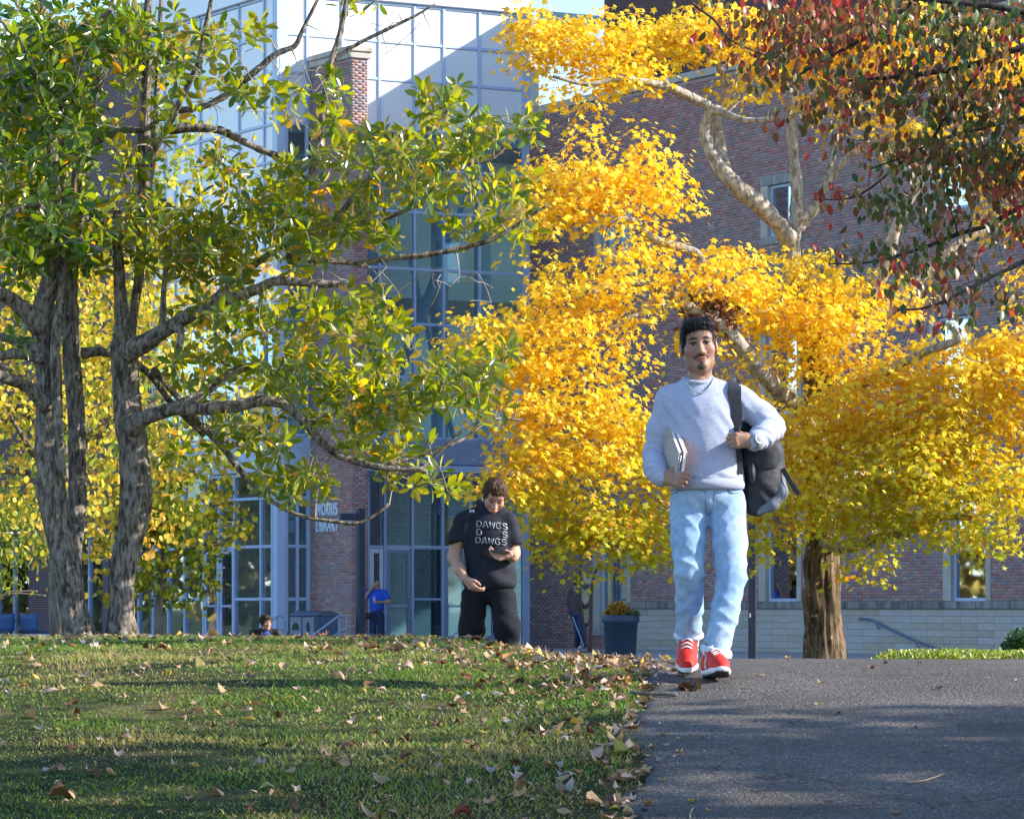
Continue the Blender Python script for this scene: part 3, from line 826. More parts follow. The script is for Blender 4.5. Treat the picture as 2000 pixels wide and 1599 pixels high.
def put_leaves(tree, tmpl, pos, R, size, col, mat, n_single=300, single_key=None, stuff_name="crown", leaf_name="leaf"):
    n = len(pos)
    order = np.argsort(single_key) if single_key is not None else np.arange(n)
    sel = order[:n_single]; rest = order[n_single:]
    V, F, C = leaf_array(tmpl, pos[rest], R[rest], size[rest], col[rest])
    o = mobj(stuff_name, V, F, mat, tree, col=C); o["kind"] = "stuff"
    if n_single:
        # a dozen shared meshes carry the colours
        pal_i = RNG.choice(n, 12); pal = col[pal_i]
        mes = [mesh(leaf_name, tmpl[0], tmpl[1], mat, col=np.repeat(c[None], len(tmpl[0]), 0)) for c in pal]
        for i in sel:
            k = int(np.argmin(((pal - col[i]) ** 2).sum(1)))
            lo = obj(leaf_name, mes[k], tree)
            mm = Matrix(((R[i] * size[i]).tolist())).to_4x4(); mm.translation = Vector(pos[i])
            lo.matrix_local = mm
    return o

def px_limb(rows, D0, flare=1.0):
    """rows: (px,py,width_px[,dD]) at distance D0"""
    out = []
    for r in rows:
        D = D0 + (r[3] if len(r) > 3 else 0.0); p = P(r[0], r[1], D); out.append((*p, r[2] / 2 / FPX * D))
    out = np.array(out); out[0, 3] *= flare; return out

def sample_blobs(blobs, n, D0, dspan, seed, shell=0.35):
    """blobs (cx,cy,rx,ry,weight,dD) in photo pixels at distance D0 -> points in volume"""
    rng = np.random.default_rng(seed)
    B = np.array([(b + (1.0, 0.0))[:6] if len(b) == 4 else (b + (0.0,))[:6] if len(b) == 5 else b for b in blobs], float)
    w = B[:, 2] * B[:, 3] * B[:, 4]; w /= w.sum()
    k = rng.choice(len(B), n, p=w)
    v = rng.normal(size=(n, 3)); v /= np.linalg.norm(v, axis=1)[:, None]
    r = rng.random(n) ** shell
    D = D0 + B[k, 5] + v[:, 1] * r * dspan
    px = B[k, 0] + v[:, 0] * r * B[k, 2]; py = B[k, 1] + v[:, 2] * r * B[k, 3]
    return np.stack([(px - 1000) / FPX * D, D, (HOR - py) / FPX * D], -1)

# ------------------------------------------------------------------ magnolias
m_mag_bark = bark("magnolia_bark", (0.075, 0.062, 0.05), (0.46, 0.40, 0.34), (0.36, 0.36, 0.31), 30, 1.0, 0.3)  # furrow contrast, with sun dapple and shade put into the two bark tones
m_mag_twig = M("magnolia_twig", (0.30, 0.26, 0.21), 0.85, 0.25, 20, 0.2, 60, spec=0.2)
m_mag_leaf = leaf_material("magnolia_leaf", 0.46, 0.22, back=(0.31, 0.20, 0.028), tmul=(8.6, 5.5, 0.36), spec=0.7)
MD = 30.0
def build_magnolia(name, label, trunks, limbs, blobs, n_ros, seed, bare=None, tone=1.0):
    root_p = trunks[0][0]
    g = P(root_p[0], root_p[1], MD)
    tree = empty(name, (0, 0, 0)); tag(tree, label, "tree", "magnolias on the lawn crest")
    nodes = []
    for k, t in enumerate(trunks):
        V, F, c = limb_mesh(px_limb([(r_[0], r_[1], r_[2] * 0.9) + tuple(r_[3:]) for r_ in t], MD), 36, 14, 0.15, seed + k, 0.30)
        nodes.append(c); mobj("trunk" if k == 0 else "stem", V, np.array([f for f in F if len(f) == 4]), m_mag_bark, tree, True)
    for k, t in enumerate(limbs):
        V, F, c = limb_mesh(px_limb(t, MD, 1.15), 12, 8, 0.16, seed + 20 + k, 0.1)
        nodes.append(c); mobj("limb", V, [f for f in F], m_mag_bark, tree, True)
    nodes = np.vstack(nodes)
    # only the upper wood carries twigs
    wood = nodes[nodes[:, 2] > 0.3]
    T = sample_blobs(blobs, n_ros, MD, 1.3, seed + 50, 0.45)
    TT = T if bare is None else np.vstack([T, sample_blobs(bare[0], bare[1], MD, 1.2, seed + 55, 0.5)])
    V, F, dirs = twig_net(wood, TT, 0.0028, 0.011, seed + 60, 0.03)
    o = mobj("twigs", V, F, m_mag_twig, tree, True); o["kind"] = "stuff"
    # rosettes of leaves at the twig ends
    rng = np.random.default_rng(seed + 70)
    pos = []; fw = []; up = []; sz = []
    for p, d in zip(T, dirs):
        ax = d + np.array([0, -0.15, 0.55]) + rng.normal(0, 0.25, 3); ax /= np.linalg.norm(ax)
        s = np.cross(ax, [0.3, 0.9, 0.1]); s /= np.linalg.norm(s); w = np.cross(ax, s)
        m = rng.integers(6, 11); a0 = rng.random() * 6.28
        for i in range(m):
            a = a0 + i * 2.4; el = rng.uniform(-0.35, 0.75) if i > 2 else rng.uniform(0.6, 1.1)
            f = (np.cos(a) * s + np.sin(a) * w) * math.cos(el) + ax * math.sin(el)
            pos.append(p - ax * 0.05 * (i / m) + f * 0.02); fw.append(f); up.append(ax + rng.normal(0, 0.35, 3)); sz.append(rng.uniform(0.08, 0.148))
    pos = np.array(pos); fw = np.array(fw); R = rot_from(fw, np.array(up)); sz = np.array(sz)
    g0 = rng.random(len(pos))[:, None]
    col = np.array([0.034, 0.082, 0.018]) * (1 - g0) + np.array([0.12, 0.145, 0.018]) * g0
    col = col * tone * np.array([tone, 1, 1])
    yl = rng.random(len(pos)) < 0.03; col[yl] = (0.25, 0.16, 0.03)
    put_leaves(tree, T_MAG, pos, R, sz, col, m_mag_leaf, 300, pos[:, 1], "crown", "leaf")
    return tree

A_tr = [[(152, 1262, 92), (146, 1200, 66), (132, 1120, 60), (110, 1040, 64), (98, 960, 68), (96, 880, 62), (98, 800, 60), (92, 720, 62), (84, 640, 58), (96, 560, 44), (108, 460, 34), (104, 340, 28), (96, 200, 26), (88, 60, 20), (80, -60, 15)],
        [(140, 1130, 36, .15), (150, 1000, 40, .3), (149, 880, 40, .35), (146, 760, 40, .4), (140, 660, 40, .4), (138, 560, 34, .45), (148, 450, 30, .5), (152, 340, 26, .6), (170, 220, 24, .7), (205, 130, 22, .8), (240, 40, 16, 1), (260, -60, 12, 1)],
        [(118, 930, 24, -.1), (112, 800, 24, -.16), (108, 690, 24, -.16), (116, 600, 22, -.1), (126, 500, 18, 0), (124, 380, 15, .1), (120, 220, 12, .1), (112, 40, 9, .2)]]
A_li = [[(95, 790, 34, -.1), (50, 755, 26, -.2), (10, 738, 24, -.4), (-60, 720, 18, -.6)],
        [(80, 640, 42, -.1), (40, 600, 34, -.2), (5, 575, 30, -.3), (-60, 540, 22, -.5)],
        [(85, 690, 26), (40, 668, 22, .2), (-40, 650, 16, .4)],
        [(84, 700, 24, -.1), (30, 690, 22, -.2), (-30, 700, 18, -.3)],
        [(148, 440, 24, .4), (185, 425, 20, .5), (220, 445, 16, .6), (260, 500, 12, .7)],
        [(110, 330, 18), (150, 296, 20, -.1), (200, 270, 18, -.2), (240, 255, 16, -.3), (290, 250, 12, -.4), (340, 200, 9, -.5)],
        [(160, 690, 22, .3), (205, 688, 18, .35), (280, 720, 16, .5), (330, 780, 14, .6), (400, 850, 12, .8)],
        [(96, 200, 16), (60, 130, 12, -.3), (20, 60, 10, -.5), (-20, 20, 8, -.6)],
        [(100, 260, 14), (60, 240, 12, .3), (0, 260, 9, .5)],
        [(108, 420, 16), (60, 400, 13, -.4), (10, 420, 10, -.7)],
        [(105, 480, 15), (150, 470, 12, -.5), (200, 490, 9, -.9)],
        [(90, 100, 14), (150, 60, 11, -.3), (220, 20, 8, -.5)]]
A_bl = [(60, 90, 110, 110), (180, 70, 110, 90), (50, 260, 100, 110), (150, 250, 80, 90, .7), (90, 420, 110, 110, 1.3), (170, 470, 70, 70, 1.1), (30, 500, 70, 60, 1.1), (260, 60, 80, 70, .6), (30, 640, 60, 40, .35), (120, 180, 90, 80, .8)]
build_magnolia("magnolia_tree", "twin-stemmed magnolia with dark glossy leaves at the left edge of the lawn crest", A_tr, A_li, A_bl, 440, 100, None, 0.64)

B_tr = [[(237, 1262, 84), (236, 1200, 62), (240, 1120, 62), (256, 1030, 70), (268, 950, 72), (262, 880, 70), (250, 810, 68), (246, 740, 62), (244, 680, 58), (240, 640, 38), (234, 560, 28), (231, 480, 24), (230, 412, 22)],
        [(250, 690, 24, .2), (268, 560, 22, .3), (278, 440, 26, .3), (280, 330, 26, .2), (284, 220, 24, .1), (286, 100, 22, 0), (292, -40, 16, 0)],
        [(282, 420, 14, .25), (300, 300, 16, .3), (306, 200, 13, .35), (312, 60, 11, .4), (318, -40, 8, .4)]]
B_li = [[(255, 835, 40, -.1), (285, 815, 34, -.2), (340, 797, 30, -.3), (400, 797, 29, -.35), (460, 793, 27, -.4), (510, 783, 24, -.4), (555, 790, 22, -.4), (590, 820, 20, -.4), (625, 862, 18, -.4), (670, 892, 16, -.4), (740, 912, 14, -.4), (832, 918, 12, -.4)],
        [(345, 797, 24, -.3), (400, 765, 22, -.2), (440, 735, 20, -.1), (490, 716, 17, 0), (525, 728, 14, .1), (560, 770, 12, .2), (590, 830, 10, .3)],
        [(350, 800, 18, -.2), (385, 825, 16, .1), (430, 868, 15, .3), (470, 920, 13, .4), (520, 970, 11, .5), (580, 1004, 9, .5), (650, 1018, 8, .5), (705, 1020, 7, .5), (760, 985, 6, .5)],
        [(248, 690, 44, -.1), (285, 668, 40, -.2), (330, 640, 32, -.3), (380, 612, 28, -.4), (440, 588, 26, -.5), (500, 565, 23, -.5), (545, 548, 20, -.5), (620, 553, 17, -.5), (688, 556, 14, -.5)],
        [(290, 660, 22, -.2), (315, 640, 16, -.3), (320, 560, 12, -.35), (330, 480, 9, -.4)],
        [(345, 640, 20, -.4), (352, 650, 18, -.45), (350, 680, 14, -.5)],
        [(290, 310, 18, .1), (320, 262, 16, 0), (350, 200, 14, -.1), (385, 130, 12, -.2), (400, 60, 10, -.2), (420, -30, 8, -.2)],
        [(330, 255, 20, .1), (375, 250, 20, .1), (430, 255, 18, .1), (490, 285, 15, .1), (540, 305, 14, .1), (600, 330, 12, .1)],
        [(350, 215, 14, 0), (400, 208, 14, -.1), (450, 180, 14, -.1), (500, 138, 14, -.2), (540, 105, 13, -.2), (575, 90, 11, -.2), (590, 60, 9, -.2), (620, 0, 7, -.2)],
        [(540, 300, 14, .2), (600, 350, 14, .2), (620, 280, 14, .2), (636, 190, 16, .2), (648, 120, 14, .2), (665, 60, 12, .2), (680, -20, 10, .2)],
        [(650, 118, 9, .2), (700, 85, 8, .2), (760, 56, 8, .2), (810, 32, 6, .2), (850, 8, 4, .2)],
        [(400, 600, 16, -.3), (480, 530, 15, -.1), (570, 470, 14, .1), (660, 440, 13, .2), (740, 430, 10, .2), (820, 400, 8, .2)],
        [(700, 515, 12, .2), (760, 505, 12, .2), (820, 500, 12, .2), (880, 490, 11, .2), (955, 470, 10, .2), (1010, 440, 8, .2), (1070, 400, 5, .2)],
        [(560, 500, 13, -.1), (640, 510, 12, 0), (710, 515, 11, .1)],
        [(640, 450, 12, .2), (720, 350, 11, .2), (800, 280, 10, .3), (870, 220, 8, .3), (900, 170, 6, .3)],
        [(820, 320, 9, .3), (900, 320, 9, .3), (960, 310, 8, .3), (1010, 265, 6, .3), (1050, 250, 5, .3)],
        [(600, 830, 9, -.3), (680, 800, 8, -.1), (780, 770, 7, 0), (900, 760, 6, .1), (980, 720, 5, .1)],
        [(740, 912, 8, -.4), (820, 890, 7, -.3), (900, 860, 6, -.2), (960, 820, 5, -.1), (1020, 820, 4, 0)],
        [(300, 720, 14, .3), (340, 770, 12, .5), (420, 850, 11, .7), (500, 880, 9, .9), (580, 930, 7, 1)],
        [(820, 918, 6, -.4), (860, 880, 6, -.3), (905, 840, 5, -.3)]]
B_bl = [(330, 450, 110, 90, 1.1), (430, 500, 100, 70, 1.1), (480, 420, 90, 60, .9), (570, 370, 80, 70, .9), (580, 460, 90, 70, .9), (660, 300, 80, 70, .7), (640, 200, 60, 45, .45), (700, 400, 90, 70, .9), (800, 290, 80, 70, .95), (860, 200, 60, 50, .9), (930, 260, 80, 60, .8), (1010, 250, 55, 45, .8), (860, 360, 90, 60, .6), (1000, 380, 60, 50, .6), (930, 440, 70, 40, .5), (1040, 440, 40, 40, .5), (760, 470, 90, 40, .5),
        (420, 620, 90, 60, .7), (560, 620, 90, 60, .7), (680, 620, 90, 60, .8), (760, 600, 50, 50, .5), (440, 720, 110, 60, .5), (580, 720, 110, 60, .85), (700, 710, 100, 70, .85), (780, 680, 50, 60, .4), (680, 800, 110, 60, .9), (800, 790, 100, 60, .9), (900, 740, 80, 60, .8), (970, 700, 50, 50, .7), (930, 800, 60, 40, .5), (500, 850, 110, 50, .6), (560, 930, 100, 45, .7), (620, 950, 80, 36, .5), (760, 870, 90, 45, .6), (850, 940, 50, 40, .5), (380, 740, 80, 60, .4), (330, 880, 80, 50, .3),
        (420, 80, 110, 70, .28), (480, 170, 110, 60, .30), (430, 330, 90, 50, .45), (560, 200, 50, 50, .25), (700, 30, 70, 40, .2), (340, 100, 70, 90, .6), (330, 220, 60, 60, .5), (250, 160, 60, 60, .5), (250, 330, 60, 60, .5), (800, 940, 50, 30, .4)]
build_magnolia("magnolia_tree", "broken-topped magnolia whose long limbs reach right over the library entrance", B_tr, B_li, B_bl, 950, 300, ([(450, 120, 150, 120), (600, 150, 120, 110), (760, 60, 90, 50), (880, 560, 100, 60), (420, 300, 120, 60), (560, 900, 160, 60), (980, 780, 60, 60), (700, 560, 120, 60)], 230), 0.86)

# ------------------------------------------------------------------ maple
m_map_bark = bark("maple_bark", (0.05, 0.032, 0.02), (0.27, 0.19, 0.125), (0.42, 0.37, 0.30), 13, 1.0, 0.15)
m_map_limb = bark('maple_limb_bark', (0.20, 0.165, 0.125), (0.50, 0.45, 0.38), (0.56, 0.55, 0.50), 14, 0.7, 0.4)
m_map_leaf = leaf_material("maple_leaf", 0.44, 0.5, tmul=(1.35, 1.12, 0.6), spec=0.3)
m_map_twig = M("maple_twig", (0.42, 0.36, 0.28), 0.85, 0.25, 20, spec=0.2)
PD = 60.0
maple = empty("maple_tree"); tag(maple, "big maple in bright yellow autumn leaf behind the walking student", "tree")
tr = [[(1609, 1315, 84), (1609, 1285, 78), (1606, 1230, 68), (1604, 1160, 66), (1607, 1100, 62), (1600, 1000, 50), (1596, 900, 48), (1600, 820, 52), (1600, 740, 56), (1594, 680, 58), (1584, 640, 52)]]
li = [[(1588, 660, 44), (1566, 610, 38), (1548, 545, 32), (1544, 490, 38), (1553, 440, 34), (1556, 380, 26), (1550, 310, 24), (1546, 250, 22), (1552, 180, 18), (1575, 110, 12), (1580, 20, 8)],
      [(1545, 470, 36), (1520, 437, 36, -.3), (1480, 402, 36, -.5), (1440, 366, 34, -.6), (1408, 332, 30, -.6), (1386, 292, 26, -.6), (1376, 250, 22, -.6), (1386, 212, 20, -.7), (1360, 196, 20, -.8), (1310, 172, 18, -1), (1260, 160, 15, -1.2), (1210, 152, 13, -1.4), (1150, 165, 10, -1.6), (1080, 150, 7, -1.8)],
      [(1416, 340, 26, -.5), (1406, 290, 24, -.2), (1402, 230, 22, 0), (1418, 180, 18, .2), (1400, 120, 12, .3), (1370, 50, 8, .4)],
      [(1388, 212, 16, -.7), (1420, 222, 15, -.8), (1460, 236, 12, -1), (1520, 230, 8, -1.2)],
      [(1556, 440, 22), (1590, 402, 18), (1625, 345, 16), (1665, 300, 14), (1720, 275, 12), (1770, 250, 8)],
      [(1560, 450, 18), (1600, 395, 16, .3), (1620, 330, 13, .5), (1640, 250, 10, .7), (1660, 160, 7, .9)],
      [(1604, 690, 40), (1650, 640, 34, -.3), (1700, 580, 30, -.5), (1735, 500, 28, -.6), (1755, 430, 22, -.7), (1800, 350, 16, -.9), (1850, 250, 12, -1)],
      [(1610, 690, 36, .2), (1680, 630, 30, .4), (1740, 590, 28, .6), (1790, 550, 24, .8), (1840, 500, 20, 1), (1900, 460, 14, 1.2), (1970, 440, 10, 1.4)],
      [(1596, 860, 30), (1560, 800, 34, -.8), (1510, 752, 36, -1.4), (1470, 706, 34, -1.7), (1430, 660, 32, -1.9), (1400, 628, 30, -2), (1368, 612, 26, -2.1), (1320, 582, 22, -2.3), (1262, 556, 18, -2.5), (1190, 560, 12, -2.7), (1110, 590, 8, -2.9)],
      [(1402, 630, 24, -2), (1386, 590, 20, -2), (1378, 545, 20, -2), (1362, 500, 20, -2), (1320, 480, 18, -2.1), (1270, 462, 16, -2.2), (1240, 432, 13, -2.3), (1195, 425, 10, -2.4), (1110, 400, 6, -2.5)],
      [(1600, 1060, 28), (1660, 1065, 24, -.8), (1720, 1050, 22, -1.2), (1775, 1038, 20, -1.5), (1830, 1012, 16, -1.7), (1900, 1010, 10, -2)],
      [(1604, 780, 26), (1700, 740, 22, -1.5), (1800, 690, 18, -2.5), (1870, 662, 16, -3), (1850, 630, 14, -3)],
      [(1600, 900, 26), (1500, 900, 20, -.6), (1400, 880, 16, -1.2), (1280, 860, 12, -1.8), (1120, 830, 9, -2.4), (960, 760, 6, -2.9)],
      [(1596, 960, 24), (1480, 980, 18, 1), (1340, 1000, 14, 1.5), (1200, 1000, 10, 1.8), (1080, 1010, 7, 2)],
      [(1604, 880, 24), (1720, 860, 20, 1), (1840, 850, 15, 1.4), (1960, 820, 10, 1.6), (2080, 800, 7, 1.8)],
      [(1606, 940, 22), (1700, 925, 18, .6), (1820, 925, 14, .9), (1940, 915, 9, 1.2)],
      [(1300, 575, 12, -2.4), (1200, 640, 9, -2.8), (1080, 680, 7, -3.1), (940, 660, 4, -3.3)]]
nodes = []
for k, t in enumerate(tr):
    V, F, c = limb_mesh(px_limb([(r_[0], r_[1], r_[2] * 1.18) for r_ in t], PD), 64, 14, 0.07, 500 + k, 0.34); nodes.append(c); mobj("trunk", V, np.array([f for f in F if len(f) == 4]), m_map_bark, maple, True)
for k, t in enumerate(li):
    V, F, c = limb_mesh(px_limb(t, PD, 1.35), 12, 8, 0.14, 520 + k); nodes.append(c); mobj("limb", V, F, m_map_limb, maple, True)
nodes = np.vstack(nodes)
bl = [(1180, 80, 170, 90, 1.1, -.5), (1060, 70, 80, 70, .8, -1), (1330, 60, 120, 70, 1.0, 0), (1090, 180, 90, 40, .8, -1.2), (1230, 150, 90, 40, .8, -1), (1480, 60, 150, 60, .9, 0), (1500, 130, 120, 40, .6, 0), (1640, 80, 150, 80, .9, .5), (1800, 90, 150, 90, .9, 0), (1930, 150, 110, 110, .9, 0), (1590, 200, 70, 50, .5, .5), (1450, 165, 60, 40, .6, .3), (1700, 200, 110, 50, .7, .5), (1800, 260, 110, 60, .6, -.5), (1940, 330, 90, 70, .8, .5),
      (1258, 270, 34, 50, 1, -2), (1258, 340, 62, 46, 1.2, -2), (1150, 360, 120, 50, 1.1, -2.2), (1060, 350, 60, 60, .9, -2.4), (1200, 400, 120, 40, .9, -2.2), (1080, 430, 70, 40, .7, -2.3), (1000, 470, 50, 30, .6, -2.6), (1300, 390, 40, 34, .8, -2),
      (1420, 505, 80, 32, .8, -2), (1330, 470, 60, 30, .5, -2), (1230, 495, 80, 35, .9, -2.3), (1100, 560, 70, 50, 1, -2.6), (1180, 580, 110, 60, 1.1, -2.5), (1080, 640, 130, 50, 1.1, -2.8), (950, 640, 80, 36, 1, -3.2), (900, 690, 50, 30, .8, -3.3), (1010, 700, 130, 50, 1.2, -3.2), (1140, 720, 110, 60, 1.2, -3), (1050, 790, 130, 60, 1.2, -3.4), (1180, 800, 100, 50, 1, -3), (1220, 660, 50, 40, .7, -2.4), (1140, 250, 30, 25, .5, -2),
      (1440, 570, 110, 45, .9, -1.5), (1330, 660, 70, 40, .7, -2), (1480, 630, 70, 50, .8, -1), (1570, 560, 60, 40, .9, -.6), (1500, 510, 60, 34, .8, -.5), (1620, 510, 70, 30, .8, -.4), (1690, 590, 90, 45, .9, -.8), (1520, 590, 90, 45, .9, -.8), (1620, 640, 90, 50, .8, -1.2), (1360, 540, 80, 36, .8, -2), (1660, 560, 80, 40, .9, -.6), (1560, 690, 70, 60, .8, -.8), (1700, 530, 60, 30, .7, -.5), (1740, 600, 50, 40, .6, -.5), (1460, 720, 80, 50, .8, -1.4),
      (1640, 740, 110, 50, 1.1, -1.5), (1760, 730, 120, 60, 1.2, -2), (1880, 710, 110, 50, 1.2, -2.2), (1970, 700, 70, 50, 1, -2.2), (1640, 830, 130, 70, 1.1, -1.5), (1780, 830, 140, 80, 1.2, -2), (1920, 820, 110, 90, 1.2, -2), (1560, 880, 100, 80, 1.1, -1.5), (1700, 930, 150, 70, 1.1, -2), (1850, 940, 150, 70, 1.1, -2.4), (1970, 950, 80, 80, 1, -2.4), (1550, 990, 90, 60, 1, -1.5), (1660, 1020, 110, 45, 1, -1.5), (1800, 1020, 100, 40, .8, -2), (1900, 1040, 70, 50, .9, -2.4), (1960, 1050, 50, 30, .6, -2.4), (1690, 1090, 60, 30, .4, -1.5), (1510, 1050, 55, 50, .8, -1.2),
      (1440, 830, 90, 70, .8, 0), (1290, 850, 90, 70, .9, -2), (1160, 880, 120, 60, 1.1, -3), (1020, 880, 70, 50, 1, -3.6), (960, 950, 80, 36, .8, -3.6), (1100, 960, 130, 60, 1.1, -2.6), (1250, 950, 80, 80, 1, -2), (1060, 1030, 60, 40, .8, -2.4), (1180, 1040, 130, 50, 1.2, -2.2), (1120, 1095, 55, 30, .8, -2), (1250, 1060, 60, 50, .8, -1.8), (1330, 1000, 60, 70, .6, -.5), (1480, 920, 60, 80, .7, -.5), (1400, 760, 80, 50, .6, -.5), (1970, 590, 50, 25, .35, -1), (1960, 430, 60, 50, .6, 0), (2080, 700, 120, 250, .7, -2), (2080, 300, 100, 250, .6, 0)]
NS = 1400
T = sample_blobs(bl, NS, PD, 1.0, 601, 0.5)
V, F, dirs = twig_net(nodes[nodes[:, 2] > 0.5], T, 0.004, 0.03, 602, 0.0)
o = mobj("twigs", V, F, m_map_twig, maple, True); o["kind"] = "stuff"
rng = np.random.default_rng(603)
PL = 38
pos = np.repeat(T, PL, 0); n = len(pos)
# flat layered sprays, drooping at the rim
ang = rng.random(n) * 2 * pi; rad = np.sqrt(rng.random(n)) * rng.uniform(0.24, 0.54, NS).repeat(PL)
tilt = rng.normal(0, 0.22, (NS, 2)).repeat(PL, 0)
dx, dy = np.cos(ang) * rad * 1.15, np.sin(ang) * rad
off = np.stack([dx, dy, dx * tilt[:, 0] + dy * tilt[:, 1] - 0.40 * rad ** 2 + rng.normal(0, 0.10, n)], -1)
pos = pos + off
fw = np.stack([np.cos(ang) * 0.7, np.sin(ang) * 0.7, rng.uniform(-1.0, -0.1, n)], -1) + rng.normal(0, 0.35, (n, 3))
up = np.stack([np.cos(ang) * 0.5, np.sin(ang) * 0.5, np.ones(n)], -1) + rng.normal(0, 0.45, (n, 3))
R = rot_from(fw, up); sz = rng.uniform(0.070, 0.150, n)
hh = np.clip((pos[:, 2] + 0.2) / 4.2, 0, 1)        # the crown turns from the top down: green lingers below
g = np.clip(1 - hh + rng.normal(0, 0.20, n) + 0.30 * vnoise(pos, 0.9, 31), 0, 1)[:, None]
sp = rng.random(n)[:, None]
gold = np.array([0.84, 0.61, 0.035]) * sp + np.array([0.86, 0.71, 0.06]) * (1 - sp)
green = np.array([0.40, 0.50, 0.03]) * sp + np.array([0.62, 0.62, 0.04]) * (1 - sp)
col = gold * (1 - g) + green * g
orange = (rng.random(n) < 0.10 + 0.12 * (vnoise(pos, 0.7, 33) > 0.25)); col[orange] = (0.70, 0.38, 0.03)
put_leaves(maple, T_MAPLE, pos, R, sz, col, m_map_leaf, 300, pos[:, 1], "crown", "leaf")
# clump of dead brown leaves (a squirrel's nest) in the fork
nest = empty("leaf_nest", P(1386, 615, PD - 2.0)); tag(nest, "clump of dead brown leaves, a drey, wedged in the maple fork", "nest")
n = 420; v = rng.normal(size=(n, 3)) * np.array([0.20, 0.14, 0.13]); 
mn = leaf_material("dead_leaf", 0.15, 0.7)
V, F, C = leaf_array(T_OVAL, v, rot_from(rng.normal(size=(n, 3)), rng.normal(size=(n, 3))), rng.uniform(0.07, 0.13, n), np.array([0.16, 0.055, 0.025]) * rng.uniform(0.5, 1.5, n)[:, None])
o = mobj("dead_leaves", V, F, mn, nest, col=C); o["kind"] = "stuff"
core = MB(); 
for k in range(60):
    a = rng.normal(size=3) * np.array([0.22, 0.14, 0.12]); b = a + rng.normal(size=3) * 0.12
    core.tube([a, (a + b) / 2 + rng.normal(size=3) * .02, b], 0.006, 3)
core.build("sticks", m_map_twig, nest)

# ------------------------------------------------------------------ dogwood at upper right
m_dog_leaf = leaf_material("dogwood_leaf", 0.32, 0.38, tmul=(2.0, 1.6, 0.9), spec=0.45)
m_dog_bark = bark("dogwood_bark", (0.035, 0.03, 0.03), (0.10, 0.085, 0.08), None, 30, 0.6, 0.5)
DD = 24.0
dog = empty("dogwood_tree"); tag(dog, "dogwood branches with red and green leaves hanging in at upper right", "tree")
tr = [[(2700, 1330, 60, 0), (2690, 1100, 48, 0), (2660, 850, 44, 0), (2600, 600, 40, 0), (2540, 380, 34, 0)]]
li = [[(2560, 440, 26), (2300, 200, 22), (2100, 110, 18), (2000, 95, 15), (1930, 118, 13), (1850, 138, 11), (1760, 150, 9), (1655, 158, 6)],
      [(2580, 480, 24, -.5), (2300, 100, 20, -.8), (2000, 24, 15, -1), (1900, 8, 12, -1), (1780, -4, 10, -1), (1600, -20, 8, -1), (1440, -40, 6, -1)],
      [(1600, -20, 7, -1), (1480, -60, 7, -1.2), (1350, -10, 5, -1.2), (1395, 40, 5, -1.2), (1430, 80, 4, -1.2), (1500, 110, 3, -1.2)],
      [(2600, 560, 26, .5), (2300, 420, 20, .6), (2100, 390, 16, .6), (2000, 404, 12, .6), (1930, 440, 10, .6), (1870, 458, 9, .6), (1790, 488, 7, .6), (1700, 512, 5, .6), (1620, 516, 3, .6)],
      [(2610, 600, 24, -.6), (2250, 560, 18, -.7), (2060, 500, 13, -.7), (1960, 530, 9, -.7), (1880, 570, 8, -.7), (1810, 600, 6, -.7), (1740, 605, 4, -.7)],
      [(2450, 320, 22, 1), (2200, 260, 16, 1), (2040, 230, 12, 1), (1920, 250, 9, 1), (1800, 290, 7, 1), (1680, 380, 4, 1), (1590, 390, 3, 1)],
      [(1930, 118, 9), (1880, 180, 8, .1), (1840, 240, 7, .2), (1800, 290, 5, .3), (1700, 330, 3, .3)],
      [(1780, 5, 8, -1), (1720, 60, 7, -.9), (1640, 100, 6, -.8), (1540, 160, 4, -.8)],
      [(2500, 380, 24, -2), (2400, 200, 22, -4), (2350, -100, 16, -6), (2300, -300, 12, -8)],
      [(2540, 400, 24, 2), (2500, 100, 20, 3), (2400, -200, 14, 4)],
      [(2560, 450, 24, -1), (2650, 200, 20, -3), (2800, -50, 14, -5)]]
nodes = []
for k, t in enumerate(tr + li):
    V, F, c = limb_mesh(px_limb(t, DD), 9, 6, 0.10, 700 + k); nodes.append(c); mobj("trunk" if k == 0 else "limb", V, F, m_dog_bark, dog, True)
nodes = np.vstack(nodes)
bl = [(1450, 60, 60, 60, .7, -1), (1540, 110, 90, 80, .8, -.8), (1600, 40, 130, 60, .9, -.8), (1750, 50, 150, 70, 1, -.8), (1900, 60, 130, 80, 1, -.6), (1700, 170, 120, 60, .9, 0), (1830, 180, 120, 70, 1, 0), (1950, 190, 90, 90, 1.1, .2), (1560, 210, 70, 45, .6, .2), (1650, 270, 70, 40, .5, .5), (1760, 300, 90, 45, .8, .6), (1880, 310, 110, 60, 1.1, .5), (1970, 330, 70, 80, 1, .5), (1740, 400, 70, 40, .6, .8), (1850, 410, 100, 50, 1, .6), (1960, 440, 60, 60, .9, .4), (1660, 500, 60, 25, .5, .6), (1760, 500, 80, 35, 1, .6), (1870, 500, 80, 40, .9, .4), (1800, 570, 70, 40, .9, -.5), (1900, 560, 60, 40, .7, -.5), (1860, 620, 60, 30, .6, -.5), (1980, 560, 40, 50, .6, -.4), (1420, 60, 30, 60, .5, -1.1), (1630, 380, 40, 25, .3, .9),
      (2200, 200, 220, 230, .8, 0), (2250, 480, 200, 120, .8, 0), (2450, 50, 260, 250, .7, 0), (2350, -200, 350, 160, .7, 0)]
NS = 1200
T = sample_blobs(bl, NS, DD, 0.8, 701, 0.5)
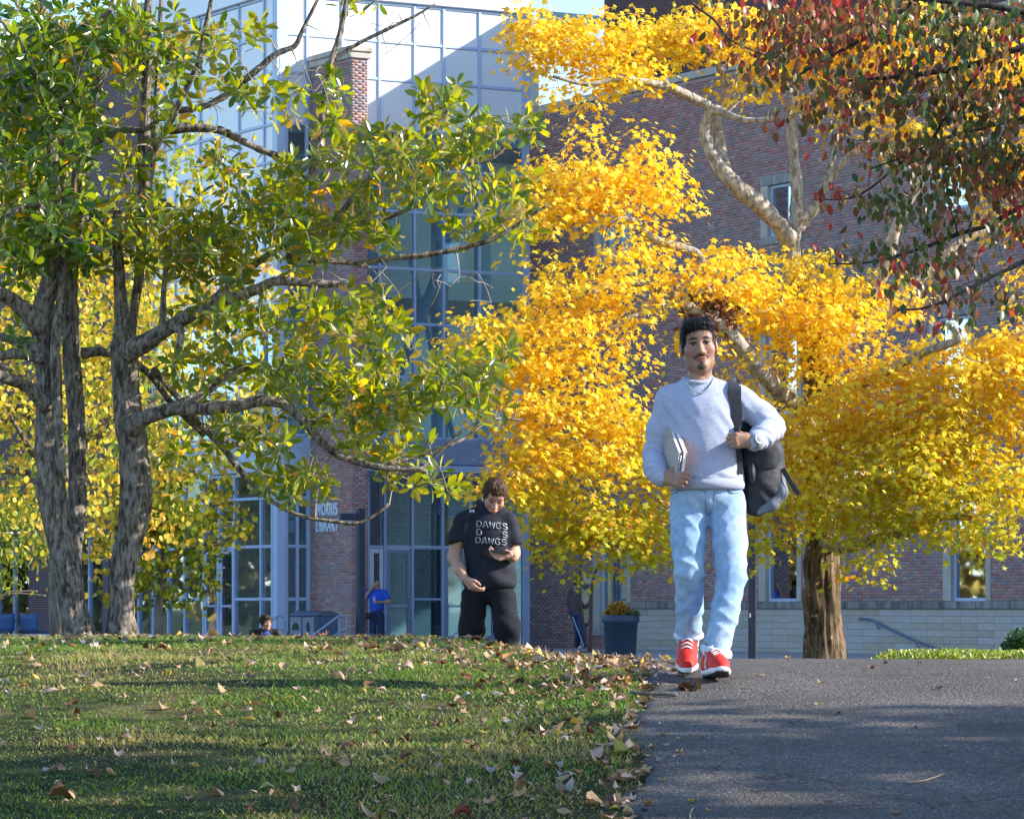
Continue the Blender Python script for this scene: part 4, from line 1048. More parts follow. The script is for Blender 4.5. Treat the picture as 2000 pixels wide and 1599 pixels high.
# some foliage over the path, off to the right of the frame
V, F, dirs = twig_net(nodes[nodes[:, 2] > 0.5], T, 0.002, 0.008, 702, 0.02)
o = mobj("twigs", V, F, m_dog_bark, dog, True); o["kind"] = "stuff"
rng = np.random.default_rng(703)
PL = 7; n = NS * PL
pos = np.repeat(T, PL, 0) + rng.normal(0, 0.075, (n, 3)) * np.array([1.3, 1.3, 0.8])
fw = np.stack([rng.normal(0, 0.4, n), rng.normal(0, 0.4, n), -np.ones(n) * 1.0], -1)
up = np.stack([rng.normal(0, 0.7, n), rng.normal(-0.8, 0.7, n), np.full(n, 0.5)], -1)
R = rot_from(fw, up); sz = rng.uniform(0.042, 0.082, n)
k = vnoise(pos, 1.6, 71) + rng.normal(0, 0.42, n) + np.clip((P(1500, 0, DD)[0] - pos[:, 0]) * 1.4, 0, .8)
col = np.where((k > 0.62)[:, None], np.array([0.32, 0.045, 0.04]), np.where((k > 0.22)[:, None], np.array([0.20, 0.085, 0.045]), np.where((k > -0.35)[:, None], np.array([0.14, 0.105, 0.04]), np.array([0.06, 0.105, 0.03]))))
col = col * rng.uniform(0.7, 1.4, n)[:, None]
vis = (np.abs(pos[:, 0] / pos[:, 1]) < 0.1333)
put_leaves(dog, T_OVAL, pos, R, sz, col, m_dog_leaf, 300, np.where(vis, pos[:, 1], 999), "crown", "leaf")

# ------------------------------------------------------------------ generic round-crowned trees
def simple_tree(name, label, base, height, crown_r, crown_c, nleaf, tmpl, mat, palette, lsize, seed, barkm, group=None, trunk_r=0.2, lean=(0, 0), nspray=240, flat=0.75, gapn=0.15, n_single=0):
    rng = np.random.default_rng(seed)
    t = empty(name, base); tag(t, label, "tree", group)
    top = np.array([lean[0], lean[1], height * 0.82])
    tp = np.array([(0, 0, -0.2, trunk_r * 1.35), (0, 0, 0.25, trunk_r), (top[0] * .3 + rng.normal(0, .1), top[1] * .3, height * .3, trunk_r * .85), (top[0] * .7, top[1] * .7, height * .58, trunk_r * .55), (*top, trunk_r * .15)])
    V, F, c = limb_mesh(tp, 14, 8, 0.1, seed, 0.15); nodes = [c]; mobj("trunk", V, F, barkm, t, True)
    for k in range(9):
        a = k * 2.4 + rng.random(); z0 = height * rng.uniform(0.28, 0.7); p0 = c[np.argmin(np.abs(c[:, 2] - z0))]
        ln = crown_r * rng.uniform(0.6, 0.9); d = np.array([math.cos(a), math.sin(a), rng.uniform(0.15, 0.7)])
        q = np.array([(*p0[:3], p0[3] * .6), (*(p0[:3] + d * ln * .4 + np.array([0, 0, .1])), p0[3] * .4), (*(p0[:3] + d * ln * .75), p0[3] * .25), (*(p0[:3] + d * ln + np.array([0, 0, -.1])), .02)])
        V, F, cc = limb_mesh(q, 8, 6, 0.1, seed + k); nodes.append(cc); mobj("limb", V, F, barkm, t, True)
    nodes = np.vstack(nodes)
    v = rng.normal(size=(nspray * 3, 3)); v /= np.linalg.norm(v, axis=1)[:, None]
    r = rng.random(nspray * 3) ** 0.5
    T = np.array(crown_c) + v * r[:, None] * np.array([crown_r, crown_r, crown_r * flat])
    T = T[vnoise(T, 1.6 / crown_r * 1.6, seed + 3) > -gapn * 2][:nspray]
    V, F, _ = twig_net(nodes, T, 0.005, 0.03, seed + 5); o = mobj("twigs", V, F, barkm, t, True); o["kind"] = "stuff"
    PLn = max(1, nleaf // len(T)); n = PLn * len(T)
    pos = np.repeat(T, PLn, 0) + rng.normal(0, 1, (n, 3)) * np.array([0.30, 0.30, 0.16]) * (crown_r / 3.0)
    R = rot_from(rng.normal(0, 0.6, (n, 3)) + np.array([0, 0, -0.7]), rng.normal(0, 0.7, (n, 3)) + np.array([0.0, 0.0, 0.8]))
    pal = np.array(palette); kk = np.clip(((vnoise(pos, 0.8, seed + 9) * .5 + .5 + rng.normal(0, .22, n)) * len(pal)).astype(int), 0, len(pal) - 1)
    col = pal[kk] * rng.uniform(0.75, 1.25, n)[:, None]
    put_leaves(t, tmpl, pos, R, rng.uniform(*lsize, n), col, mat, n_single, pos[:, 1], "crown", "leaf")
    return t
m_grey_bark = bark("grey_bark", (0.10, 0.085, 0.07), (0.27, 0.24, 0.21), None, 12, 0.8, 0.25)
m_tul_leaf = leaf_material("tulip_tree_leaf", 0.42, 0.5, tmul=(1.3, 1.15, 0.6), spec=0.3)
yel = [(0.14, 0.24, 0.03), (0.30, 0.38, 0.04), (0.46, 0.48, 0.05), (0.66, 0.58, 0.07), (0.74, 0.60, 0.09), (0.70, 0.44, 0.07)]
gx = P(120, 0, 56)
simple_tree("tulip_tree", "yellow leaved tulip tree filling the gap behind the two magnolias", (gx[0], 56, -1.85), 10.5, 3.0, (0.25, 0, 5.9), 11000, T_ROUND, m_tul_leaf, yel, (0.065, 0.11), 801, m_grey_bark, None, 0.19, (0.2, 0), 380, 1.25, 0.15, 300)
gx = P(310, 0, 60)
simple_tree("tulip_tree", "low spreading tulip tree with yellow and green leaves before the tower doors", (gx[0], 60, -1.85), 5.4, 1.35, (0.05, 0, 3.3), 3600, T_ROUND, m_tul_leaf, [(0.16, 0.24, 0.025), (0.34, 0.36, 0.03), (0.5, 0.44, 0.03), (0.62, 0.42, 0.05)], (0.065, 0.11), 803, m_grey_bark, None, 0.08, (0.1, 0), 170, 1.15, 0.18)
m_wil_leaf = leaf_material("willow_leaf", 0.4, 0.5, tmul=(1.4, 1.3, 0.6))
gx = P(-25, 0, 64)
simple_tree("willow_tree", "small green willow with narrow hanging leaves at far left", (gx[0], 64, -1.85), 5.0, 1.4, (0.0, 0, 3.3), 4600, T_WILLOW, m_wil_leaf, [(0.10, 0.17, 0.02), (0.2, 0.28, 0.03), (0.36, 0.38, 0.04)], (0.10, 0.17), 805, m_grey_bark, None, 0.08, (0, 0), 200, 0.95, 0.3)
# shade trees that stand to the right of the path, out of the picture, and trees left of the library seen only in its glass
m_oak_leaf = leaf_material("oak_leaf", 0.3, 0.5, tmul=(1.4, 1.2, 0.7))
oak = [(0.10, 0.12, 0.02), (0.22, 0.16, 0.03), (0.28, 0.13, 0.03)]
def shade(x, y, h, r, seed, nl=2600, ns=150):
    simple_tree("oak_tree", "shade oak standing beside the path", (x, y, float(gz(np.array(x), np.array(y)))), h, r, (0, 0, h * 0.66), nl, T_OVAL, m_oak_leaf, oak, (0.16, 0.26), seed, m_grey_bark, "oaks along the right side of the path", 0.22, (0.3, 0), ns, 0.75, 0.25)
# ================================================================== grass and fallen leaves
rng = np.random.default_rng(1001)
def grass():
    Vs = []; Fs = []; Cs = []; b = 0
    m_g = leaf_material("grass_blade", 0.30, 0.5, tmul=(1.4, 1.5, 0.5), spec=0.3)
    bands = [(13.2, 15, 2900), (15, 17, 2900), (17, 20, 2400), (20, 24, 1600), (24, 28.5, 950), (28.5, 34, 600)]
    XY = []
    for d0, d1, dens in bands:
        x0, x1 = -0.136 * d1 - 0.3, 1.5
        n = int((x1 - x0) * (d1 - d0) * dens)
        x = rng.uniform(x0, x1, n); y = rng.uniform(d0, d1, n)
        k = x < edge_x(y) + 0.02 + 0.05 * vnoise(np.stack([y, y * 0, y * 0], -1), 4, 2)
        x, y = x[k], y[k]
        Q = np.stack([x, y, x * 0], -1)
        thin = vnoise(Q, 1.1, 41) * 0.6 + vnoise(Q, 3.5, 42) * 0.4
        k = rng.random(len(x)) < np.clip(0.80 + 0.7 * thin, 0.22, 1)
        XY.append(np.stack([x[k], y[k]], -1))
    XY = np.vstack(XY); n = len(XY)
    z = gz(XY[:, 0], XY[:, 1]); Q = np.stack([XY[:, 0], XY[:, 1], z * 0], -1)
    tall = 0.75 + 0.5 * np.clip(vnoise(Q, 2.2, 43), -0.6, 1)
    h = rng.uniform(0.012, 0.034, n) * tall; w = rng.uniform(0.0022, 0.0042, n)
    long = rng.random(n) < 0.012; h[long] *= 1.9
    a = rng.random(n) * 2 * pi; ln = rng.normal(0, 0.85, (n, 2)) * h[:, None]
    s = np.stack([np.cos(a), np.sin(a), a * 0], -1) * w[:, None]
    p0 = np.stack([XY[:, 0], XY[:, 1], z - 0.004], -1); pm = p0 + np.stack([ln[:, 0] * .35, ln[:, 1] * .35, h * .6], -1); pt = p0 + np.stack([ln[:, 0], ln[:, 1], h], -1)
    V = np.stack([p0 - s, p0 + s, pm - s * .8, pm + s * .8, pt], 1).reshape(-1, 3)
    F = (np.arange(n)[:, None, None] * 5 + np.array([(0, 1, 3), (0, 3, 2), (2, 3, 4)])[None]).reshape(-1, 3)
    dry = np.clip(0.36 + 0.55 * vnoise(Q, 0.9, 44) + 0.35 * vnoise(Q, 3, 45) + rng.normal(0, 0.22, n), 0, 1)[:, None]
    g = rng.random(n)[:, None]
    green = np.array([0.085, 0.19, 0.025]) * g + np.array([0.19, 0.28, 0.04]) * (1 - g)
    straw = np.array([0.42, 0.34, 0.15]) * g + np.array([0.28, 0.24, 0.09]) * (1 - g)
    col = np.where(dry > 0.62, straw, green * (1 - 0.35 * dry) + straw * 0.35 * dry)
    o = mobj("grass", V, F, m_g, col=np.repeat(col, 5, 0)); tag(o, "short mown green grass with straw coloured patches on the mound", "grass", None, "stuff")
grass()

m_fall = leaf_material("fallen_leaf", 0.12, 0.65, tmul=(1.2, 1.0, 0.8), spec=0.25)
def bend(tmpl, bx, by, seed):
    r = np.random.default_rng(seed); V = tmpl[0].copy(); c = V.mean(0); V = V - np.array([0, c[1], 0])
    V[:, 2] += bx * V[:, 0] ** 2 * 2.2 + by * V[:, 1] ** 2 * 1.6 + 0.10 * vnoise(V, 2.6, seed)
    return V, tmpl[1]
def subdiv(tm):
    V, F = tm; V = [tuple(v) for v in V]; cache = {}; out = []
    def mid(a, b):
        k = (min(a, b), max(a, b))
        if k not in cache: cache[k] = len(V); V.append(tuple((np.array(V[a]) + np.array(V[b])) / 2))
        return cache[k]
    for a, b, c in F: ab, bc, ca = mid(a, b), mid(b, c), mid(c, a); out += [(a, ab, ca), (ab, b, bc), (ca, bc, c), (ab, bc, ca)]
    return np.array(V), np.array(out)
forms = [("maple", subdiv(T_MAPLE)), ("oval", subdiv(T_OVAL)), ("rounded", subdiv(T_ROUND))]
fcols = [("tan", (0.40, 0.27, 0.15)), ("pale pinkish", (0.50, 0.34, 0.27)), ("yellow", (0.54, 0.37, 0.08)), ("dark brown", (0.12, 0.065, 0.035)), ("maroon", (0.20, 0.06, 0.06)), ("orange", (0.42, 0.20, 0.07)), ("greyish", (0.34, 0.30, 0.27)), ("olive", (0.32, 0.29, 0.08))]
cw = np.array([0.40, 0.15, 0.08, 0.16, 0.04, 0.05, 0.08, 0.04])
fmesh = {}
for fi, (fn, tm) in enumerate(forms):
    for ci, (cn, c) in enumerate(fcols):
        for bi in range(3):
            V, F = bend(tm, [0.5, 1.1, -0.7][bi], [0.35, 0.1, 0.9][bi], fi * 31 + ci * 7 + bi)
            cc = np.repeat(np.array(c)[None], len(V), 0) * (1 + 0.35 * vnoise(V + ci, 4, 5)[:, None])
            fmesh[fi, ci, bi] = (V, F, cc, mesh("fallen_leaf", V, F, m_fall, col=cc))
def scatter_leaves():
    pts = []
    def add(n, fx_, fy_, tight):
        for _ in range(n):
            y = fy_(); x = fx_(y); pts.append((x, y))
    vis = lambda y: -0.134 * y
    for _ in range(760):                        # over the lawn
        y = 14 + 16 * rng.random() ** 1.3; x = rng.uniform(vis(y), edge_x(y)); pts.append((x, y))
    for _ in range(520):                        # drifted along the edge of the path
        y = 14 + 9.5 * rng.random(); x = edge_x(y) - abs(rng.normal(0, 0.33)) + 0.05 + 0.22 * rng.random() ** 3; pts.append((x, y))
    for _ in range(420):                        # dense drift at the corner and along the crest
        y = rng.uniform(18.0, 24.5); x = edge_x(y) - abs(rng.normal(0, 0.5)) + 0.30 * rng.random() ** 2; pts.append((x, y))
    for _ in range(240):
        y = rng.uniform(22.0, 28.5); x = rng.uniform(-1.2, 0.5); pts.append((x, y))
    n_l = len(pts)
    for _ in range(46):
        y = 14 + 7 * rng.random(); x = rng.uniform(edge_x(y) + 0.15, 0.134 * y); pts.append((x, y))
    pts = np.array(pts); n = len(pts)
    on_path = pts[:, 0] > edge_x(pts[:, 1])
    z = gz(pts[:, 0], pts[:, 1]) + np.where(on_path, 0.016, 0.020)
    size = 0.030 + 0.060 * rng.random(n) ** 1.7; size[on_path] *= 0.8
    fi = rng.choice(3, n, p=[0.5, 0.3, 0.2]); ci = rng.choice(8, n, p=cw); bi = rng.integers(0, 3, n)
    key = np.where(np.arange(n) >= n_l, -1, pts[:, 1] / size)
    order = np.argsort(key); R = []
    LV = []; LF = []; LC = []; b = 0
    for rank, i in enumerate(order):
        e = Matrix.Rotation(rng.random() * 6.28, 3, 'Z') @ Matrix.Rotation(rng.normal(0, 0.18 if on_path[i] else 0.28), 3, 'X') @ Matrix.Rotation(rng.normal(0, 0.2), 3, 'Y')
        if rng.random() < 0.3 and not on_path[i]: e = e @ Matrix.Rotation(pi, 3, 'X')
        V, F, cc, me = fmesh[fi[i], ci[i], bi[i]]
        p = np.array([pts[i, 0], pts[i, 1], z[i]])
        if rank < 300:
            o = obj("fallen_leaf", me); mm = (e * size[i]).to_4x4(); mm.translation = Vector(p); o.matrix_world = mm
            pxx = 1000 + p[0] / p[1] * FPX; pyy = HOR - p[2] / p[1] * FPX
            hz_ = ("at far left", "left of centre", "near the middle", "towards the path")[int(np.clip(pxx // 300, 0, 3))]; vt = "on the crest of" if pyy < 1300 else ("halfway down" if pyy < 1450 else "in the foreground of")
            if on_path[i]: tag(o, "%s %s dry %s leaf on the asphalt path %s" % (("flat", "cupped", "curled")[bi[i]], fcols[ci[i]][0], forms[fi[i]][0], "near its left edge" if pxx < 1450 else ("at the middle" if pxx < 1750 else "towards the right")), "leaf", "fallen leaves on the path")
            else: tag(o, "%s %s %s leaf %s the lawn %s" % (("flat", "cupped", "curled")[bi[i]], fcols[ci[i]][0], forms[fi[i]][0], vt, hz_), "leaf", "fallen leaves on the lawn")
        else:
            Ew = np.array(e) * size[i]
            LV.append(V @ Ew.T + p); LF.append(F + b); LC.append(cc); b += len(V)
    o = mobj("leaf_litter", np.vstack(LV), np.vstack(LF), m_fall, col=np.vstack(LC)); tag(o, "drift of small dry leaves along the path edge and lawn crest", "leaves", None, "stuff")
scatter_leaves()

# ---- debris on the path: sticks, a dark leaf clump
m_stick = M("dead_stick", (0.14, 0.12, 0.11), 0.9, 0.3, 20, 0.3, 60)
m_straw = M("pine_needle", (0.38, 0.28, 0.16), 0.8, 0.2, 20)
def ground_pt(px, py, lift=0.02):
    for D in np.arange(13.5, 34, 0.02):
        p = P(px, py, D)
        if p[2] <= gz(p[0], D) + 0.012: return np.array([p[0], D, float(gz(p[0], D)) + 0.012 + lift])
    return P(px, py, 20)
def ground_stick(name, label, pxs, r, mat, cat):
    pts = [ground_pt(a, b, 0.004 + r) for a, b in pxs]
    o = mobj(name, *limb_mesh(np.array([(*p, r) for p in pts]), 6, 4, 0.15, 3)[:2], mat, None, True); tag(o, label, cat)
ground_stick("fallen_stick", "dark broken stick lying at the left edge of the path", [(1232, 1356), (1262, 1360), (1290, 1361), (1322, 1363)], 0.009, m_stick, "stick")
ground_stick("grass_stem", "long pale dry stem lying on the path near the right", [(1775, 1531), (1805, 1527), (1842, 1517)], 0.004, m_straw, "stem")
ground_stick("grass_stem", "thin dry stem crossing the path below the sneakers", [(1560, 1517), (1600, 1524), (1655, 1536)], 0.003, m_stick, "stem")
ground_stick("grass_stem", "curved pale stem on the path near its lower left", [(1347, 1599), (1350, 1588), (1354, 1580)], 0.003, m_straw, "stem")
ground_stick("grass_stem", "fine dark twig at lower right of the path", [(1882, 1555), (1900, 1567), (1915, 1574)], 0.004, m_stick, "stem")
ground_stick("grass_stem", "fine straight straw beside the left sneaker", [(1286, 1278), (1300, 1291), (1330, 1300)], 0.003, m_straw, "stem")
p = ground_pt(1352, 1347, 0.012)
cl = empty("leaf_clump", tuple(p)); tag(cl, "dark crumpled clump of dead leaves on the path before the sneakers", "leaves")
n = 9
for k in range(n):
    V, F, cc, me = fmesh[k % 3, 3, k % 3]
    o = obj("leaf", me, cl, tuple(rng.normal(0, 1, 3) * np.array([0.025, 0.02, 0.008]))); o.rotation_euler = tuple(rng.normal(0, 0.7, 3) + np.array([0, 0, k])); o.scale = (0.07,) * 3

# ================================================================== planting by the wall
def shrub(name, label, centre, size, n, tmpl, mat, pal, ls, seed, cat="plant", spiky=0.0):
    r = np.random.default_rng(seed); t = empty(name, tuple(centre)); tag(t, label, cat)
    v = r.normal(size=(n, 3)); v /= np.linalg.norm(v, axis=1)[:, None]; v[:, 2] = np.abs(v[:, 2])
    q = v * (r.random(n) ** 0.35)[:, None] * np.array(size)
    q *= (1 + 0.16 * vnoise(q, 2.2 / max(size), seed))[:, None]
    R = rot_from(v + r.normal(0, 0.5, (n, 3)) + np.array([0, 0, spiky]), r.normal(0, 0.6, (n, 3)) + np.array([0, -0.2, 1]))
    p = np.array(pal); col = p[r.integers(0, len(p), n)] * r.uniform(0.7, 1.3, n)[:, None]
    V, F, C = leaf_array(tmpl, q, R, r.uniform(*ls, n), col); o = mobj("foliage", V, F, mat, t, col=C); o["kind"] = "stuff"
    st = MB()
    for k in range(14):
        a = r.random() * 6.28; rr = r.random() * 0.7
        st.tube([(0, 0, -0.05), (cos(a) * rr * size[0] * .5, sin(a) * rr * size[1] * .5, size[2] * .45), (cos(a) * rr * size[0] * .9, sin(a) * rr * size[1] * .9, size[2] * .8)], 0.012, 4)
    st.build("stems", m_map_twig, t); return t
m_bush = leaf_material("boxwood_leaf", 0.25, 0.4, tmul=(1.3, 1.5, 0.5))
hp = P(2002, 1272, 66); shrub("boxwood_shrub", "clipped dark green boxwood at the right edge by the stone base", hp, (0.42, 0.42, 0.36), 2600, T_OVAL, m_bush, [(0.035, 0.09, 0.02), (0.06, 0.13, 0.03)], (0.035, 0.06), 41, "shrub")
# ground cover bed at right
gb_x0, gb_x1 = P(1695, 0, 54)[0], P(2060, 0, 54)[0]
n = 9000; q = np.stack([rng.uniform(gb_x0, gb_x1, n), rng.uniform(52.5, 56, n), np.zeros(n)], -1)
edge_h = np.clip((q[:, 0] - gb_x0) / 0.5, 0.25, 1); top = P(0, 1276, 54)[2]
q[:, 2] = -0.9 + (top + 0.9) * edge_h * rng.uniform(0.55, 1.0, n) * (1 + 0.10 * vnoise(q, 3, 8))
q[:, 2] = np.where(q[:, 2] < -0.9, -0.88, -0.9 + (q[:, 2] + 0.9))
R = rot_from(rng.normal(0, 0.6, (n, 3)) + np.array([0, 0, 1.0]), rng.normal(0, 0.7, (n, 3)) + np.array([0, -1.0, 0.4]))
pal = np.array([(0.22, 0.30, 0.04), (0.36, 0.38, 0.05), (0.42, 0.28, 0.12), (0.14, 0.22, 0.03)]); col = pal[rng.choice(4, n, p=[.35, .35, .12, .18])] * rng.uniform(0.8, 1.2, n)[:, None]
V, F, C = leaf_array(T_OVAL, q, R, rng.uniform(0.04, 0.075, n), col); o = mobj("ground_cover", V, F, m_bush, col=C); tag(o, "low sunlit yellow green ground cover at right behind the path", "ground cover", None, "stuff")

# ---- steel post at right of the student
rp_ = P(1469, 0, 74); lp = empty("lamp_post", (rp_[0], 74, -1.06)); tag(lp, "dark square lamp post standing before the pale stone base", "post")
MB().bbox((-0.075, -0.075, 0), (0.075, 0.075, 4.6), 0.01).build("shaft", M("scuffed_navy_steel", (0.028, 0.036, 0.06), 0.5, 0.2, 5, col2=(0.12, 0.12, 0.13), c2scale=9, c2lo=0.66, c2hi=0.72), lp)
MB().bbox((-0.13, -0.13, 0), (0.13, 0.13, 0.04), 0.006).build("base_plate", m_navy, lp)
MB().bbox((-0.16, -0.16, 4.603), (0.16, 0.16, 4.75), 0.02).build("lamp_head", m_navy, lp)
MB().bbox((-0.058, -0.079, 0.86), (-0.03, -0.0755, 0.94), 0.001).build("sticker", m_white, lp)

# ---- planter with orange shrub
pp = P(1212, 0, 81); pl = empty("planter", (pp[0], 81, -1.045)); tag(pl, "large round navy planter beside the pale stone base", "planter")
a = np.linspace(0, 2 * pi, 32, endpoint=False)
prof = [(0.30, 0.0), (0.32, 0.02), (0.365, 0.72), (0.395, 0.725), (0.40, 0.735), (0.40, 0.86), (0.385, 0.875), (0.36, 0.87), (0.35, 0.78)]
V = np.array([(r * cos(t), r * sin(t), z) for r, z in prof for t in a]); nA = 32
F = [(i * nA + j, i * nA + (j + 1) % nA, (i + 1) * nA + (j + 1) % nA, (i + 1) * nA + j) for i in range(len(prof) - 1) for j in range(nA)]
m_plastic = M("navy_planter_plastic", (0.030, 0.058, 0.10), 0.55, 0.1, 3)
mobj("pot", V, F, m_plastic, pl, True); MB().add([(0.352 * cos(t), 0.352 * sin(t), 0.80) for t in a], [tuple(range(32))]).build("soil", m_soil, pl)
m_or = leaf_material("orange_shrub_leaf", 0.35, 0.5, tmul=(1.3, 1.1, .7))
shrub("planter_shrub", "orange yellow leafy shrub growing in the navy planter", (pp[0] - 0.06, 81, -0.22), (0.27, 0.22, 0.30), 900, T_OVAL, m_or, [(0.42, 0.24, 0.05), (0.5, 0.36, 0.08), (0.34, 0.15, 0.04)], (0.05, 0.09), 43, "shrub", 0.8)
shrub("planter_greenery", "small green plant at the right rim of the navy planter", (pp[0] + 0.27, 80.85, -0.19), (0.13, 0.12, 0.10), 160, T_OVAL, m_bush, [(0.06, 0.14, 0.03), (0.12, 0.2, 0.04)], (0.04, 0.07), 44, "plant", 0.3)

# ---- steel sculpture with cream leaf shapes
SDp = 88.0
scp = empty("steel_sculpture", (P(1150, 0, SDp)[0], SDp, BASE)); tag(scp, "tall rusty steel sculpture with two curved bars and cream leaf plates", "sculpture")
m_rust = M("weathered_steel", (0.085, 0.052, 0.045), 0.75, 0.3, 8, 0.3, 60)
m_cream = M("cream_glass_plate", (0.52, 0.47, 0.28), 0.35, 0.15, 3, col2=(0.36, 0.32, 0.2), c2scale=2.5)
def sp(px, py, dy=0.0): p = P(px, py, SDp + dy); return (p[0] - scp.location.x, dy, p[2] - BASE)
def strip(pts, w, d):
    c = catmull(np.array(pts), 6); m = MB(); n = len(c); V = []
    for i, q in enumerate(c):
        ww = w[0] + (w[1] - w[0]) * i / (n - 1)
        V += [(q[0] - ww / 2, q[1] - d, q[2]), (q[0] + ww / 2, q[1] - d, q[2]), (q[0] + ww / 2, q[1] + d, q[2]), (q[0] - ww / 2, q[1] + d, q[2])]
    F = [(i * 4 + j, i * 4 + (j + 1) % 4, i * 4 + 4 + (j + 1) % 4, i * 4 + 4 + j) for i in range(n - 1) for j in range(4)] + [(3, 2, 1, 0), (n * 4 - 4, n * 4 - 3, n * 4 - 2, n * 4 - 1)]
    return m.add(V, F)
strip([sp(1152, 1285), sp(1142, 1230), sp(1135, 1180), sp(1133, 1130), sp(1136, 1085), sp(1146, 1030)], (0.05, 0.05), 0.12).build("curved_bar", m_rust, scp)
strip([sp(1153, 1285), sp(1154, 1240), sp(1154, 1190), sp(1156, 1150), sp(1162, 1120), sp(1172, 1100), sp(1190, 1090), sp(1205, 1075)], (0.075, 0.05), 0.12).build("curved_bar", m_rust, scp)
def plate_poly(pts, name="leaf_plate"):
    m = MB(); m.poly([(sp(a_, b_)[0], sp(a_, b_)[2]) for a_, b_ in pts], -0.03, 0.03, 1); return m.build(name, m_cream, scp)
plate_poly([(1137, 1108), (1141, 1122), (1148, 1130), (1156, 1127), (1157, 1138), (1150, 1141), (1143, 1138), (1138, 1126)])
plate_poly([(1134, 1148), (1143, 1152), (1152, 1147), (1151, 1168), (1147, 1178), (1142, 1180), (1136, 1172), (1134, 1160)])
plate_poly([(1138, 1188), (1144, 1190), (1150, 1186), (1150, 1208), (1146, 1216), (1142, 1216), (1138, 1206)])
plate_poly([(1172, 1098), (1184, 1088), (1196, 1078), (1190, 1094), (1180, 1100)])
for y0, y1 in ((1180, 1187), (1217, 1223), (1142, 1147)):
    MB().poly([(sp(1137, 0)[0], sp(0, y0)[2]), (sp(1151, 0)[0], sp(0, y0)[2]), (sp(1145, 0)[0], sp(0, y1 + 4)[2])], -0.03, 0.03, 1).build("spacer", m_navy, scp)
MB().bbox((-0.35, -0.3, -0.02), (0.4, 0.3, 0.03), 0.01).build("base_plate", m_rust, scp)

# ---- recycling station
bp_ = np.array([P(617, 0, 91)[0], 91.0]); bn = empty("recycling_station", (bp_[0], bp_[1], BASE), A30 * 0.9)
tag(bn, "navy steel waste and recycling cabinet with two chute doors by the pier", "bin")
m_binb = M("navy_powder_coat", (0.045, 0.075, 0.125), 0.45, 0.08, 3, spec=0.5); m_binl = M("grey_blue_door_panel", (0.17, 0.22, 0.30), 0.5, 0.08, 3)
# long body: doors face local -x, broad end faces local -y
BW, BLn, BHt = 0.62, 1.55, 0.84
MB().bbox((0, 0, 0), (BW, BLn, BHt), 0.015).build("cabinet", m_binb, bn)
arch = [(0.02 + (BW - 0.04) * i / 14, BHt + 0.001 + 0.10 * math.sin(pi * i / 14) ** 0.7) for i in range(15)]
MB().poly([(-0.03, BHt + 0.001)] + [(x, z + 0.02) for x, z in arch] + [(BW + 0.03, BHt + 0.001)], -0.03, BLn + 0.03, 1).build("hood", m_binb, bn)
for k, y in enumerate((0.08, 0.82)):
    dn = MB().bbox((-0.018, y, 0.04), (-0.003, y + 0.66, BHt - 0.03), 0.006).build("chute_door", m_binl, bn)
    aa = np.linspace(0, pi, 12)
    w_, c_ = (0.10, 0.57) if k == 0 else (0.22, 0.50)
    sh = [(y + 0.33 + w_ * cos(t), c_ + (0.13 if k == 0 else 0.20) * sin(t)) for t in np.linspace(0, 2 * pi, 16, endpoint=False)] if k == 0 else [(y + 0.33 + w_ * cos(t), c_ + 0.18 * sin(t)) for t in aa]
    MB().add([(-0.0225, a_, z_) for a_, z_ in sh] , [tuple(range(len(sh)))]).build("chute_opening", m_black, dn)
    if k == 1:
        me = text_mesh("SIU", 0.17, m_binb, 0.001, 0.003, 1.0); obj("lettering", me, dn, (-0.023, y + 0.33, 0.24), (radians(90), 0, radians(-90)))
    else:
        tri = MB()
        for q in range(3):
            a0 = q * 2 * pi / 3 + 0.3; pts = [(-0.024, y + 0.33 + 0.10 * cos(a0 + s_), 0.26 + 0.10 * sin(a0 + s_)) for s_ in np.linspace(0, 1.5, 5)]
            tri.tube(pts, 0.018, 4)
        tri.build("recycling_arrows", m_binb, dn)
MB().add([(BW * .14, -0.004, 0.08), (BW * .86, -0.004, 0.08), (BW * .86, -0.004, BHt - 0.04), (BW * .5, -0.004, BHt + 0.05), (BW * .14, -0.004, BHt - 0.04)], [(0, 1, 2, 3, 4)]).build("end_panel", M("navy_end_panel", (0.035, 0.075, 0.15), 0.4, 0.05, 3), bn)

# ---- stair handrails before the platform
m_hr = M("blue_grey_handrail", (0.24, 0.32, 0.44), 0.35, 0.05, 5)
def stair_rail(label, pts, D):
    h = empty("stair_handrail", (P(pts[0][0], 0, D)[0], D, -1.8)); tag(h, label, "handrail", "handrails of the entrance stairs")
    def q(px, py, d=0): p = P(px, py, D + d); return (p[0] - h.location.x, d, p[2] + 1.8)
    MB().tube(catmull([q(*t) for t in pts], 4), 0.024, 8).build("rail", m_hr, h, True)
    for k in (0.35, 0.75):
        i = int(k * (len(pts) - 1)); a_ = q(*pts[i]); MB().tube([a_, (a_[0], a_[1], 0.0)], 0.02, 6).build("post", m_hr, h, True)
stair_rail("sloping grey blue stair handrail behind the seated looking youth, left of the bins", [(466, 1252, 0), (500, 1232, 0), (530, 1212, .3), (541, 1203, .5), (552, 1204, .6), (555, 1214, .6), (554, 1228, .6), (545, 1231, .6), (530, 1240, .5), (500, 1256, 0)], 84)
stair_rail("sloping grey blue stair handrail in front of the recycling cabinet", [(596, 1252, 0), (625, 1230, 0), (655, 1207, .3), (662, 1203, .5), (674, 1204, .6), (677, 1214, .6), (676, 1228, .6), (668, 1231, .6), (655, 1240, .5), (640, 1254, 0)], 84)
stair_rail("sloping stair handrail half hidden behind the dark shirted student", [(868, 1250, 0), (884, 1240, 0), (900, 1230, .3)], 84)

